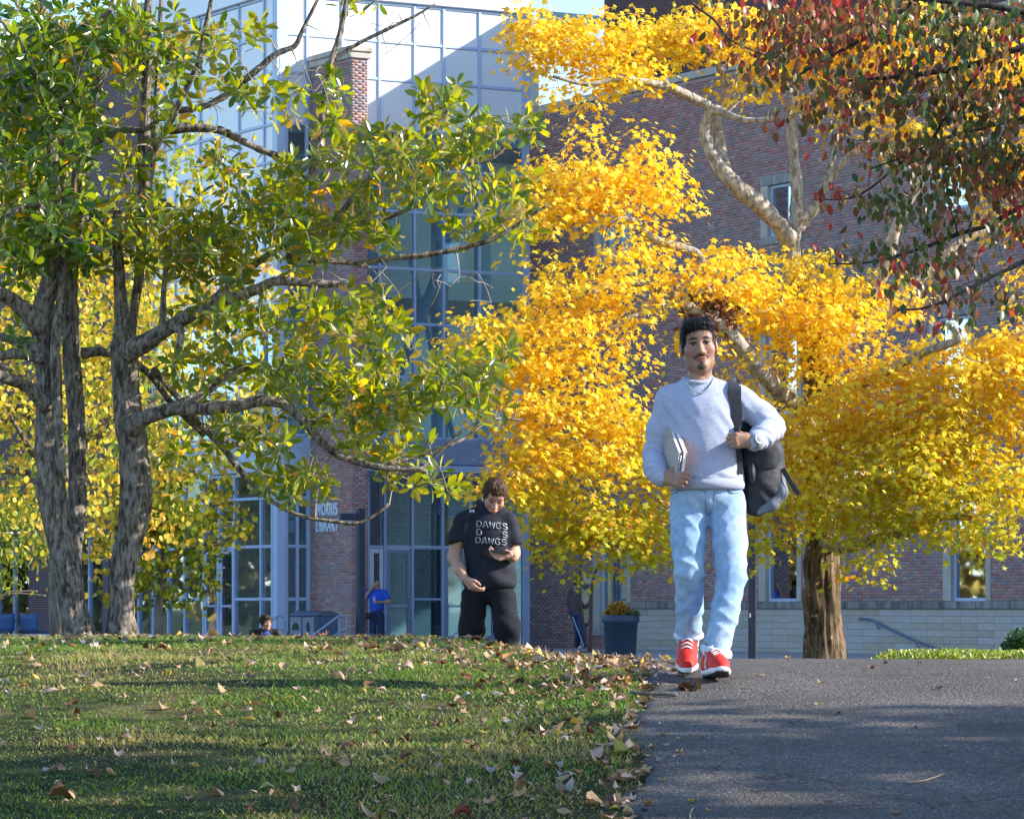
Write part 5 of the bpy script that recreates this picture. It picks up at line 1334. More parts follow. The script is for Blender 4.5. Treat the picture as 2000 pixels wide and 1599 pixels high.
# ---- patio at far left: ledge, chairs, table, planter
MB().bbox((P(-60, 0, 88)[0], 87.8, -1.86), (P(300, 0, 88)[0], 88.2, -0.62), 0.03).build("patio_wall", M("pale_concrete", (0.5, 0.5, 0.5), 0.85, 0.08, 3))
tag(bpy.data.objects["patio_wall"], "low pale concrete patio wall at far left behind the tree trunks", "wall")
m_chair = M("blue_chair_mesh", (0.04, 0.11, 0.26), 0.5, 0.08, 6)
def patio_chair(px, rz, label):
    c = empty("patio_chair", (P(px, 0, 91)[0], 91, -1.04), rz); tag(c, label, "chair", "blue patio chairs")
    n = 9; V = []; F = []
    for i in range(n):
        t = i / (n - 1); z = 0.45 + (0.42 * max(0, (t - .45) / .55) ** 1.1); y = -0.24 + 0.42 * min(t / .5, 1) + 0.10 * max(0, t - .5)
        for s in np.linspace(-1, 1, 7): V.append((s * 0.26, y + 0.05 * s * s * (-1 if t > .5 else 0), z + 0.03 * s * s))
    for i in range(n - 1):
        for j in range(6): F.append((i * 7 + j, i * 7 + j + 1, (i + 1) * 7 + j + 1, (i + 1) * 7 + j))
    V2 = np.array(V); o = mobj("shell", V2, F, m_chair, c, True); sm = o.modifiers.new("thick", 'SOLIDIFY'); sm.thickness = 0.02
    for sx_ in (-1, 1):
        for sy_ in (-1, 1): MB().tube([(sx_ * 0.2, sy_ * 0.17, 0.45), (sx_ * 0.25, sy_ * 0.24, 0)], 0.014, 6).build("leg", m_chair, c, True)
patio_chair(66, radians(150), "blue mesh patio chair in profile left of the twin magnolia trunk")
patio_chair(4, radians(200), "blue patio chair cut by the left edge of the picture")
tb = empty("patio_table", (P(16, 0, 91.3)[0], 91.3, -1.04)); tag(tb, "small round blue patio table at the far left edge", "table")
MB().add([(0.38 * cos(t), 0.38 * sin(t), h_) for h_ in (0.70, 0.725) for t in a], [tuple(range(32))[::-1], tuple(range(32, 64))] + [(i, (i + 1) % 32, 32 + (i + 1) % 32, 32 + i) for i in range(32)]).build("table_top", m_chair, tb)
MB().tube([(0, 0, 0.02), (0, 0, 0.70)], 0.03, 8).build("pedestal", m_chair, tb); MB().bbox((-0.2, -0.2, 0), (0.2, 0.2, 0.02), 0.005).build("foot", m_chair, tb)
pl2 = empty("planter", (P(113, 0, 90)[0], 90, -1.04)); tag(pl2, "tapered black planter half hidden by the left magnolia trunk", "planter")
V = np.array([(r * cos(t), r * sin(t), z) for r, z in ((0.13, 0), (0.15, 0.02), (0.22, 0.86), (0.24, 0.88), (0.24, 0.95), (0.20, 0.95), (0.19, 0.85)) for t in a])
mobj("pot", V, [(i * 32 + j, i * 32 + (j + 1) % 32, (i + 1) * 32 + (j + 1) % 32, (i + 1) * 32 + j) for i in range(6) for j in range(32)], m_navy, pl2, True)
MB().add([(0.195 * cos(t), 0.195 * sin(t), 0.88) for t in a], [tuple(range(32))]).build("soil", m_soil, pl2)
# ================================================================== people: smooth-blended distance fields turned into continuous meshes
class SDF:
    def __init__(s): s.p = []
    def cone(s, a, b, ra, rb, k=0.03, flat=None): s.p.append(('c', np.array(a, float), np.array(b, float), ra, rb, k, flat)); return s
    def chain(s, pts, rr, k=0.03, flat=None):
        for i in range(len(pts) - 1): s.cone(pts[i], pts[i + 1], rr[i], rr[i + 1], k, flat)
        return s
    def ell(s, c, r, k=0.03, sub=False, R=None): s.p.append(('e', np.array(c, float), np.array(r, float), k, sub, R)); return s
    def cut(s, n, d): s.p.append(('h', np.array(n, float), d)); return s       # keep n.p < d
    def __call__(s, Q):
        D = None
        for q in s.p:
            if q[0] == 'c':
                _, a, b, ra, rb, k, flat = q
                v = Q - a; w = b - a
                if flat is not None:
                    n, f = np.array(flat[0], float), flat[1]
                    v = v - (v @ n)[..., None] * n * (1 - 1 / f); w = w - (w @ n) * n * (1 - 1 / f)
                h = np.clip((v @ w) / (w @ w + 1e-12), 0, 1)
                d = np.linalg.norm(v - h[..., None] * w, axis=-1) - (ra + (rb - ra) * h)
            elif q[0] == 'e':
                _, c, r, k, sub, R = q
                v = Q - c
                if R is not None: v = v @ R
                k0 = np.linalg.norm(v / r, axis=-1); k1 = np.linalg.norm(v / (r * r), axis=-1) + 1e-9
                d = k0 * (k0 - 1) / k1
                if sub:
                    h = np.maximum(k - np.abs(D + d), 0) / k; D = np.maximum(D, -d) + h * h * k * 0.25; continue
            else:
                D = np.maximum(D, Q @ q[1] - q[2]); continue
            if D is None: D = d
            else:
                h = np.maximum(k - np.abs(D - d), 0) / k; D = np.minimum(D, d) - h * h * k * 0.25
        return D

def nets(f, lo, hi, res):
    lo = np.array(lo, float); hi = np.array(hi, float)
    n = np.ceil((hi - lo) / res).astype(int) + 1
    ax = [lo[i] + np.arange(n[i]) * res for i in range(3)]
    F = np.empty(n, np.float32)
    Y, Z = np.meshgrid(ax[1], ax[2], indexing='ij')
    for i0 in range(0, n[0], 24):
        xs = ax[0][i0:i0 + 24]
        Q = np.empty((len(xs), n[1], n[2], 3)); Q[..., 0] = xs[:, None, None]; Q[..., 1] = Y; Q[..., 2] = Z
        F[i0:i0 + 24] = f(Q)
    S = F < 0
    c = [S[dx:n[0] - 1 + dx, dy:n[1] - 1 + dy, dz:n[2] - 1 + dz] for dx in (0, 1) for dy in (0, 1) for dz in (0, 1)]
    cnt = sum(x.astype(np.int8) for x in c); act = (cnt > 0) & (cnt < 8)
    I = np.argwhere(act); idx = -np.ones(act.shape, np.int32); idx[act] = np.arange(len(I))
    acc = np.zeros((len(I), 3)); num = np.zeros(len(I))
    for a_ in range(3):
        o = [k for k in range(3) if k != a_]
        for u in (0, 1):
            for w in (0, 1):
                d0 = np.zeros(3, int); d0[o[0]] = u; d0[o[1]] = w; d1 = d0.copy(); d1[a_] = 1
                A = I + d0; B = I + d1; fa = F[A[:, 0], A[:, 1], A[:, 2]]; fb = F[B[:, 0], B[:, 1], B[:, 2]]
                m = (fa < 0) != (fb < 0); t = np.where(m, fa / (fa - fb + 1e-12), 0)
                p = d0 + np.outer(t, np.eye(3)[a_]); acc[m] += p[m]; num[m] += 1
    V = lo + (I + acc / num[:, None]) * res
    Fs = []
    for a_ in range(3):
        b_, c_ = (a_ + 1) % 3, (a_ + 2) % 3
        sl0 = [slice(None)] * 3; sl1 = [slice(None)] * 3; sl0[a_] = slice(0, -1); sl1[a_] = slice(1, None)
        s0, s1 = S[tuple(sl0)], S[tuple(sl1)]
        E = np.argwhere(s0 != s1)
        ok = (E[:, b_] > 0) & (E[:, c_] > 0) & (E[:, b_] < n[b_] - 1) & (E[:, c_] < n[c_] - 1); E = E[ok]
        flip = s0[E[:, 0], E[:, 1], E[:, 2]]
        q = []
        for db, dc in ((1, 1), (0, 1), (0, 0), (1, 0)):
            G = E.copy(); G[:, b_] -= db; G[:, c_] -= dc; q.append(idx[G[:, 0], G[:, 1], G[:, 2]])
        q = np.stack(q, -1); q[~flip] = q[~flip][:, ::-1]
        Fs.append(q)
    return V, np.vstack(Fs)

def normals(f, V, e=0.003):
    g = np.stack([f(V + np.eye(3)[i] * e) - f(V - np.eye(3)[i] * e) for i in range(3)], -1)
    return g / (np.linalg.norm(g, axis=1)[:, None] + 1e-9)
def surf_y(f, x, z, y0=-0.7, y1=0.5, off=0.0):
    """first hit of the field seen from the front (-y)"""
    y = np.full(np.shape(x), y0, float); x = np.asarray(x, float); z = np.asarray(z, float)
    for _ in range(60):
        d = f(np.stack([x, y, z], -1)) - off
        y = y + np.clip(d, 0.0, 0.1) * 0.8
    return np.where(y > y1, np.nan, y)

def head_sdf():
    s = SDF()
    s.ell((0, .018, .034), (.074, .094, .086)); s.ell((0, -.018, -.03), (.060, .070, .088), .04); s.ell((0, -.030, -.088), (.044, .052, .034), .035)
    s.ell((0, -.074, -.102), (.020, .018, .017), .03)
    for q in (-1, 1):
        s.ell((q * .042, -.056, -.026), (.024, .024, .022), .03); s.ell((q * .042, -.012, -.072), (.016, .036, .028), .03)
    s.cone((-.034, -.074, .020), (.034, -.074, .020), .014, .014, .02); s.ell((0, -.062, .045), (.05, .03, .03), .03)
    s.cone((0, -.082, .008), (0, -.106, -.036), .0075, .0125, .016)
    for q in (-1, 1):
        s.ell((q * .0135, -.095, -.041), (.0095, .012, .009), .010)
        s.ell((q * .031, -.098, -.001), (.017, .020, .0095), .012, True)
        s.ell((q * .031, -.0715, -.001), (.0145, .0145, .0125), .004)
        s.cone((q * .019, -.0855, .0055), (q * .031, -.0895, .0105), .0032, .0036, .004); s.cone((q * .031, -.0895, .0105), (q * .045, -.079, .0045), .0036, .003, .004)
        s.cone((q * .020, -.083, -.0085), (q * .044, -.078, -.0075), .003, .003, .005)
        s.ell((q * .079, .010, -.014), (.010, .020, .031), .010); s.ell((q * .090, .002, -.010), (.006, .010, .017), .006, True)
    s.ell((0, -.089, -.0665), (.023, .011, .0062), .008); s.ell((0, -.088, -.0765), (.0185, .0125, .0068), .008)
    s.ell((0, -.106, -.0712), (.021, .012, .0016), .003, True)
    s.cone((0, .030, -.06), (0, .042, -.21), .050, .056, .03)
    return s
HEAD = head_sdf()
_hv, _hf = nets(HEAD, (-.105, -.13, -.2), (.105, .125, .13), .0028)
def head_mesh(skin, beard=None, brow=(0.012, 0.009, 0.008), lip=None, iris=(0.02, 0.012, 0.008), chin=1.0):
    V = _hv; n = len(V)
    col = np.repeat(np.array(skin)[None], n, 0) * (1 + 0.06 * vnoise(V, 60, 3) + 0.05 * vnoise(V, 18, 4))[:, None]
    x, y, z = np.abs(V[:, 0]), V[:, 1], V[:, 2]
    def mixc(mask, c, a=1.0): col[:] = col * (1 - (mask * a)[:, None]) + np.array(c) * (mask * a)[:, None]
    sstep = lambda t: np.clip(t, 0, 1) ** 2 * (3 - 2 * np.clip(t, 0, 1))
    red = np.exp(-((x - .045) ** 2 / .0006 + (z + .03) ** 2 / .0008)) * (y < -.03); mixc(red, np.array(skin) * np.array([1.1, .85, .85]), .5)
    mixc(np.exp(-((x - .031) ** 2 / .0003 + (z + .0) ** 2 / .00016)) * (y < -.05), np.array(skin) * .62, .55)
    lipc = lip if lip is not None else np.array(skin) * np.array([1.0, .62, .62])
    m = sstep((1 - (x / .024) ** 2 - ((z + .0715) / .0115) ** 2) * 3) * (y < -.075); mixc(m, lipc)
    m = sstep((.0022 - np.abs(z + .0712)) / .0015) * (x < .022) * (y < -.07); mixc(m, np.array(skin) * .25)
    # eyes
    e = np.linalg.norm(np.stack([x - .031, y + .0715, z + .001], -1) / np.array([.0145, .0145, .0125]), axis=1)
    m = ((e < 1.06) & (y < -.0775) & (z < .0075) & (z > -.0085)).astype(float); mixc(m, (.26, .23, .22))
    r = np.hypot(x - .0305, z - .0005); mixc(((r < .0074) & (e < 1.10) & (y < -.078)).astype(float), iris)
    m = sstep((.0044 - np.abs(z - (.0070 - (x - .031) ** 2 * 18))) / .002) * (np.abs(x - .032) < .0165) * (y < -.07); mixc(m, np.array(skin) * .18)
    # brows
    zc = .0265 - np.clip(x - .034, 0, 1) * .30 + np.clip(.034 - x, 0, 1) * -.10
    m = sstep((.0080 * np.clip(1.15 - np.abs(x - .030) / .030, 0.2, 1) - np.abs(z - zc)) / .003) * (x > .011) * (x < .054) * (y < -.04); mixc(m, brow)
    if beard is not None:
        nz = .75 + .25 * vnoise(V, 260, 9)
        zm = -.0555 - .25 * np.clip(x - .008, 0, 1)
        m = sstep((.0080 - np.abs(z - zm)) / .0035) * (x < .036) * (y < -.07); mixc(m * nz, beard)
        m = sstep((.010 - np.hypot((x - .028) * 1.4, (z + .066) * .8)) / .006) * (y < -.06); mixc(m * nz * .8, beard)
        m = sstep((1 - (x / .025) ** 2 - ((z + .103) / .0150) ** 2) * 2.5) * (y < -.05); mixc(m * nz, beard)
        m = sstep((1 - (x / .007) ** 2 - ((z + .087) / .008) ** 2) * 2) * (y < -.05); mixc(m * .8, beard)
        m = np.clip((-.045 - z) / .03, 0, 1) * np.clip((x - .028) / .02, 0, 1) * (z > -.13); mixc(m, np.array(skin) * .5, .28)
    V = V.copy(); V[:, 2] = np.where(V[:, 2] < 0, V[:, 2] * chin, V[:, 2])
    return V, _hf, col

def hand_chain(s, w, X, Y, Z, curls, sc=1.0, spread=0.0, thumb=((.022, .028, -.006), (.052, .048, -.018), (.078, .044, -.034), (.098, .034, -.044)), tr=(.0135, .011, .0095, .008)):
    """w wrist point; X towards the fingers, Y towards the thumb, Z back of the hand"""
    X, Y, Z = [np.array(q, float) / np.linalg.norm(q) for q in (X, Y, Z)]; w = np.array(w, float)
    T = lambda p: w + sc * (p[0] * X + p[1] * Y + p[2] * Z)
    s.cone(T((-.03, 0, 0)), T((.025, 0, 0)), .026 * sc, .027 * sc, .02, (Z, .72))
    ys = (.031, .0105, -.0105, -.030); xs = (.088, .093, .088, .080); ls = ((.042, .026, .020), (.046, .029, .021), (.042, .027, .020), (.033, .021, .018))
    for i in range(4):
        s.cone(T((.015, ys[i] * .55, 0)), T((xs[i], ys[i], 0)), .0165 * sc, .0115 * sc, .016 * sc)
        p = np.array((xs[i], ys[i], .001)); a = 0.0; c = curls[i] if isinstance(curls[0], (tuple, list)) else curls
        rr = (.0102, .0092, .0085, .0072) if i < 3 else (.0088, .0080, .0072, .0062)
        for j in range(3):
            a += c[j]; q = p + ls[i][j] * np.array((math.cos(a), spread * (1.5 - i) * .3, -math.sin(a)))
            s.cone(T(p), T(q), rr[j] * sc, rr[j + 1] * sc, .005 if j else .009); p = q
    s.cone(T((.01, .012, -.004)), T(thumb[0]), .017 * sc, .015 * sc, .015)
    for j in range(3): s.cone(T(thumb[j]), T(thumb[j + 1]), tr[j] * sc, tr[j + 1] * sc, .008)
    return T

def rotm(rx=0, ry=0, rz=0): return np.array((Matrix.Rotation(rz, 3, 'Z') @ Matrix.Rotation(ry, 3, 'Y') @ Matrix.Rotation(rx, 3, 'X')))
def cat_mesh(parts):
    b = 0; VV = []; FF = []; CC = []
    for V, F, C in parts: VV.append(V); FF.append(F + b); CC.append(C); b += len(V)
    return np.vstack(VV), np.vstack(FF), np.vstack(CC)

def hair_mesh(kind, res=.004):
    s = SDF()
    if kind == 'quiff':
        s.ell((0, .022, .046), (.085, .102, .086)); s.ell((.010, -.040, .100), (.062, .058, .032), .03); s.ell((-.030, -.055, .080), (.042, .040, .030), .03); s.ell((.038, -.045, .085), (.036, .042, .030), .025); s.ell((-.066, -.030, .055), (.018, .03, .034), .02)
        s.ell((-.070, -.026, .012), (.011, .024, .040), .015); s.ell((.070, -.026, .012), (.011, .024, .040), .015)
        s.ell((.016, -.122, .004), (.046, .072, .057), .012, True, rotm(0, radians(-14), 0)); s.ell((0, -.07, -.075), (.12, .075, .062), .02, True)
    elif kind == 'curly':
        s.ell((0, .018, .045), (.083, .102, .088)); s.ell((0, -.045, .085), (.064, .055, .040), .03)
        for q in (-1, 1): s.ell((q * .072, -.012, .015), (.013, .026, .036), .015)
        s.ell((0, -.135, .008), (.058, .075, .056), .012, True); s.ell((0, -.07, -.075), (.12, .075, .066), .02, True)
    elif kind == 'mop':
        s.ell((0, .020, .040), (.090, .108, .092)); s.ell((0, -.05, .07), (.075, .055, .045), .03); s.ell((-.07, -.02, .0), (.022, .04, .055), .03); s.ell((.07, -.01, .0), (.022, .04, .055), .03)
        s.ell((0, -.14, -.02), (.052, .075, .062), .012, True)
    else:
        s.ell((0, .022, .038), (.0765, .0965, .084)); s.ell((0, -.13, .0), (.08, .08, .085), .014, True); s.ell((0, -.07, -.075), (.12, .09, .07), .02, True)
    V, F = nets(s, (-.12, -.14, -.09), (.12, .15, .16), res); N = normals(s, V)
    if kind == 'quiff':
        th = V[:, 0] * 1.0 + V[:, 1] * 0.35; d = .0042 * vnoise(np.stack([th * 190, V[:, 1] * 28, V[:, 2] * 70], -1), 1, 3) + .0055 * vnoise(V, 42, 4)
    elif kind in ('curly', 'mop'): d = .010 * vnoise(V, 70, 5) + .006 * vnoise(V, 150, 6)
    else: d = .001 * vnoise(V, 200, 7)
    return V + N * d[:, None], F
def strands(kind, n, seed, c, nm, T, parent):
    r = np.random.default_rng(seed); V, F = hair_mesh(kind, .006)
    ctr = np.array([0, .02, .03]); N = (V - ctr); N /= np.linalg.norm(N, axis=1)[:, None]
    k = r.choice(len(V), n); VV = []; FF = []; b = 0
    for i in k:
        p = V[i]; nn = N[i]
        if kind == 'quiff': d = np.array([-.55 + .9 * (p[0] > .03), -.75, .15 if p[2] > .07 else -.9]) + r.normal(0, .25, 3); L_ = r.uniform(.018, .038)
        else: d = r.normal(0, 1, 3); L_ = r.uniform(.016, .03)
        d = d - nn * (d @ nn) * .9; d /= np.linalg.norm(d) + 1e-9; s = np.cross(d, nn); s /= np.linalg.norm(s) + 1e-9
        cu = r.normal(0, .35 if kind == 'quiff' else 1.2); w = .0011
        for j, t in enumerate((0, .4, .75, 1)):
            q = p + d * L_ * t + nn * (.001 + .006 * t * (1 - .6 * t)) + s * cu * L_ * t * t * .5 + (nn * .004 * math.sin(t * 5) if kind != 'quiff' else 0); ww = w * (1 - .8 * t)
            VV += [q - s * ww, q + s * ww]
        for j in range(3): FF.append((b + 2 * j, b + 2 * j + 1, b + 2 * j + 3, b + 2 * j + 2))
        b += 8
    VV = np.array(VV); C_ = np.repeat(np.array(c)[None], len(VV), 0) * r.uniform(.6, 1.9, n).repeat(8)[:, None]
    o = mobj(nm, T(VV), np.array(FF), m_hair, parent, col=C_); o["kind"] = "stuff"
def hair_col(n, V, c): return np.repeat(np.array(c)[None], n, 0) * (1 + .45 * vnoise(V, 120, 8))[:, None]

m_skin = M("skin", attr=True, rough=0.52, var=0.0, spec=0.35)
m_skin.node_tree.nodes["Principled BSDF"].inputs["Subsurface Weight"].default_value = 0.12
m_skin.node_tree.nodes["Principled BSDF"].inputs["Subsurface Radius"].default_value = (0.012, 0.004, 0.002)
m_hair = M("hair", attr=True, rough=0.55, var=0.2, scale=80, spec=0.15)

def garment(name, s, lo, hi, res, mat, parent, disp=None, col=None):
    V, F = nets(s, lo, hi, res)
    if disp is not None: N = normals(s, V); V = V + N * disp(V)[:, None]
    return mobj(name, V, F, mat, parent, True, col)

def ribbon(pts, width, nrm, thick, name, mat, parent):
    c = catmull(np.array(pts), 6); n = len(c); w = np.interp(np.linspace(0, 1, n), np.linspace(0, 1, len(width)), width)
    t = np.gradient(c, axis=0); t /= np.linalg.norm(t, axis=1)[:, None]; nr = np.array(nrm, float); nr = np.repeat(nr[None], n, 0) if nr.ndim == 1 else catmull(nr, 6)
    sd = np.cross(t, nr); sd /= np.linalg.norm(sd, axis=1)[:, None]; nn = np.cross(sd, t)
    V = np.stack([c - sd * w[:, None] / 2 - nn * thick / 2, c + sd * w[:, None] / 2 - nn * thick / 2, c + sd * w[:, None] / 2 + nn * thick / 2, c - sd * w[:, None] / 2 + nn * thick / 2], 1).reshape(-1, 3)
    F = [(i * 4 + j, i * 4 + (j + 1) % 4, i * 4 + 4 + (j + 1) % 4, i * 4 + 4 + j) for i in range(n - 1) for j in range(4)] + [(3, 2, 1, 0), (4 * n - 4, 4 * n - 3, 4 * n - 2, 4 * n - 1)]
    return mobj(name, V, F, mat, parent)

# ------------------------------------------------------------------ the walking student
m_sweat = M("heather_knit", (0.47, 0.52, 0.70), 0.95, 0.20, 170, 0.55, 420, spec=0.15, sheen=0.3, detail=2)
m_rib = M("ribbed_knit", (0.46, 0.50, 0.63), 0.95, 0.14, 120, 0.5, 300, spec=0.15, stretch=(6, 6, 0.6))
m_denim = M("light_denim", (0.27, 0.42, 0.64), 0.9, 0.16, 30, 0.4, 350, spec=0.15, col2=(0.40, 0.53, 0.70), c2scale=4, c2lo=0.40, c2hi=0.70)
m_denim_in = M("denim_reverse", (0.58, 0.66, 0.76), 0.9, 0.10, 80, 0.3, 350, spec=0.15)
m_stitch = M("seam_stitch", (0.16, 0.24, 0.38), 0.9, 0.1, 60)
SX, SD = P(1375, 0, 18.9)[0], 18.9
stu = empty("person", (SX, SD, -0.318)); tag(stu, "student in pale blue sweater and light jeans walking with notebooks and shoulder backpack", "person")
def q1(px, py, y=0.0):  # photo pixel -> student-local point at depth offset y
    p = P(px, py, SD + y); return np.array([p[0] - SX, y, p[2] + 0.318])
sw = SDF()
sw.ell((-.002, .005, 1.23), (.182, .122, .20)); sw.ell((.012, .0, 1.03), (.172, .118, .20), .08); sw.ell((.018, -.004, .955), (.178, .126, .075), .05)
sw.cone((-.165, .02, 1.352), (-.03, .025, 1.398), .060, .062, .05); sw.cone((-.03, .025, 1.398), (.160, .02, 1.356), .062, .060, .05)
ra = [q1(1304, 788, .02), q1(1289, 838, .05), q1(1279, 886, .06)]; fa = [q1(1279, 886, .06), q1(1280, 915, -.04), q1(1291, 932, -.12)]
sw.chain(ra, [.064, .056, .053], .05); sw.chain(fa, [.058, .052, .045], .03)
la = [q1(1458, 788, .02), q1(1488, 814, .03), q1(1508, 836, .02)]; lf = [q1(1508, 836, .02), q1(1490, 852, -.10), q1(1473, 862, -.17)]
sw.chain(la, [.066, .060, .057], .05); sw.chain(lf, [.060, .053, .044], .03)
sw.ell((-.028, -.01, 1.50), (.062, .066, .075), .012, True)
sw.cut((0, 0, -1), -.895)
def sw_disp(V):
    x, y, z = V.T; d = .0035 * vnoise(V, 9, 11) + .0015 * vnoise(V, 30, 12)
    fold = np.sin(z * 95 + x * 26 + 2.5 * vnoise(V, 6, 13)); w = np.clip((1.02 - z) / .1, 0, 1) * np.clip((z - .93) / .03, 0, 1)
    d += .006 * fold * w
    for c, am in ((fa[1], .010), (q1(1282, 890, .03), .009), (lf[1], .009), (la[2], .008)):
        g = np.exp(-((V - c) ** 2).sum(1) / .006); d += am * g * np.sin(((V - c) @ np.array([.25, .5, .8])) * 190)
    for c in ((-.15, -.06, 1.24), (.16, -.06, 1.24)): 
        g = np.exp(-((V - np.array(c)) ** 2).sum(1) / .007); d += .007 * g * np.sin(((V - np.array(c)) @ np.array([.8, 0, .6])) * 110)
    d += .004 * (np.abs(z - .935) < .004)
    return d
garment("sweater", sw, (-.36, -.26, .86), (.44, .2, 1.52), .0085, m_sweat, stu, sw_disp)
# ribbed collar, hem and cuffs
def ring(c, X, Y, rx, ry, r, n=40): c = np.array(c, float); return [c + rx * cos(t) * np.array(X) + ry * sin(t) * np.array(Y) for t in np.linspace(0, 2 * pi, n)]
MB().tube(ring((-.028, .010, 1.440), (1, 0, .02), (0, .95, .31), .069, .072, 0), 0.0115, 8, False).build("collar", m_rib, stu, True)
V, F = tube(ring((.018, -.004, .908), (1, 0, 0), (0, 1, 0), .166, .118, 0), np.full(40, .020), 8, False); V[:, 2] = (V[:, 2] - .908) * 1.5 + .922
mobj("hem", V, F, m_rib, stu, True)
for a_, b_, r_ in ((fa[1], fa[2], .046), (lf[1], lf[2], .045)):
    d = (b_ - a_) / np.linalg.norm(b_ - a_); MB().tube([b_ - d * .035, b_ - d * .02, b_ + d * .012, b_ + d * .018], np.array([r_ + .005, r_ + .006, r_ + .002, r_ - .006]), 16, False).build("cuff", m_rib, stu, True)
# jeans
jn = SDF()
jn.ell((.018, .01, .865), (.168, .122, .10))
rl = [(-.072, .01, .83), q1(1345, 1060, -.05), q1(1346, 1115, -.10), q1(1347, 1180, -.03), q1(1345, 1245, .06)]
ll = [(.108, .01, .83), q1(1425, 1060, -.07), q1(1428, 1125, -.13), q1(1415, 1200, -.18), q1(1399, 1268, -.22)]
jn.chain(rl, [.098, .086, .075, .068, .068], .02); jn.chain(ll, [.098, .086, .075, .068, .066], .02)
jn.ell((.02, -.16, .70), (.012, .1, .06), .02, True)
f_j = lambda Q: np.maximum(np.maximum(jn(Q), Q[..., 2] - .935), np.where(Q[..., 0] < .0 - (Q[..., 1] > 0) * 0, .152, .098) - Q[..., 2])
def jn_disp(V):
    x, y, z = V.T; d = .003 * vnoise(V, 12, 21) + .0015 * vnoise(V, 40, 22)
    for c, am, dr, fr, sp_ in ((rl[2] + (0, 0, .02), .011, (.5, .1, .85), 105, .012), (rl[3], .008, (.55, 0, -.8), 120, .012), (rl[4] + (0, 0, .04), .009, (.2, 0, 1), 130, .007), (ll[2] + (0, 0, .02), .011, (-.55, .1, .8), 105, .012), (ll[3], .009, (.6, 0, .75), 115, .012), (ll[4] + (0, 0, .06), .009, (-.3, 0, 1), 120, .007), ((-.03, -.1, .78), .007, (.75, 0, .65), 120, .012), ((.10, -.1, .79), .006, (-.75, 0, .65), 120, .01)):
        c = np.array(c, float); g = np.exp(-((V - c) ** 2).sum(1) / sp_); ph = ((V - c) @ np.array(dr)) * fr + 1.6 * vnoise(V, 14, 23)
        d += .62 * am * g * (1.0 - 2.2 * np.abs(np.sin(ph * .42)))
    return d
garment("jeans", f_j, (-.22, -.35, .07), (.24, .17, .95), .008, m_denim, stu, jn_disp)
c = ll[4]; V, F = tube(ring(c + (0, 0, -.008), (1, .0, -.12), (0, 1, .05), .066, .068, 0, 28), np.full(28, .012), 8, False); V[:, 2] = (V[:, 2] - c[2]) * 1.9 + c[2] + .006
mobj("trouser_cuff", V, F, m_denim_in, stu, True)
c = rl[4] + (0, -.0, .012); V, F = tube(ring(c, (1, 0, 0), (0, 1, .1), .066, .068, 0, 28), np.full(28, .010), 8, False); V[:, 2] = (V[:, 2] - c[2]) * 1.6 + c[2]
mobj("trouser_cuff", V, F, m_denim_in, stu, True)
def seam(pxs, name="seam", r=.0022, off=.003):
    pts = []
    for a_, b_ in pxs:
        p = q1(a_, b_, -.1); y = float(surf_y(jn, p[0], p[2])); 
        if y == y: pts.append((p[0], y - off, p[2]))
    if len(pts) > 2: MB().tube(catmull(pts, 5), r, 4).build(name, m_stitch, stu, True)
seam([(1377, 958), (1378, 980), (1379, 1002)]); seam([(1396, 958), (1396, 975), (1394, 990), (1386, 1003), (1380, 1006)]); seam([(1313, 964), (1325, 958), (1340, 954)], r=.003); seam([(1420, 956), (1432, 962), (1446, 961)], r=.003)
MB().bbox((-.0, -.128, .905), (.012, -.12, .915), .002)
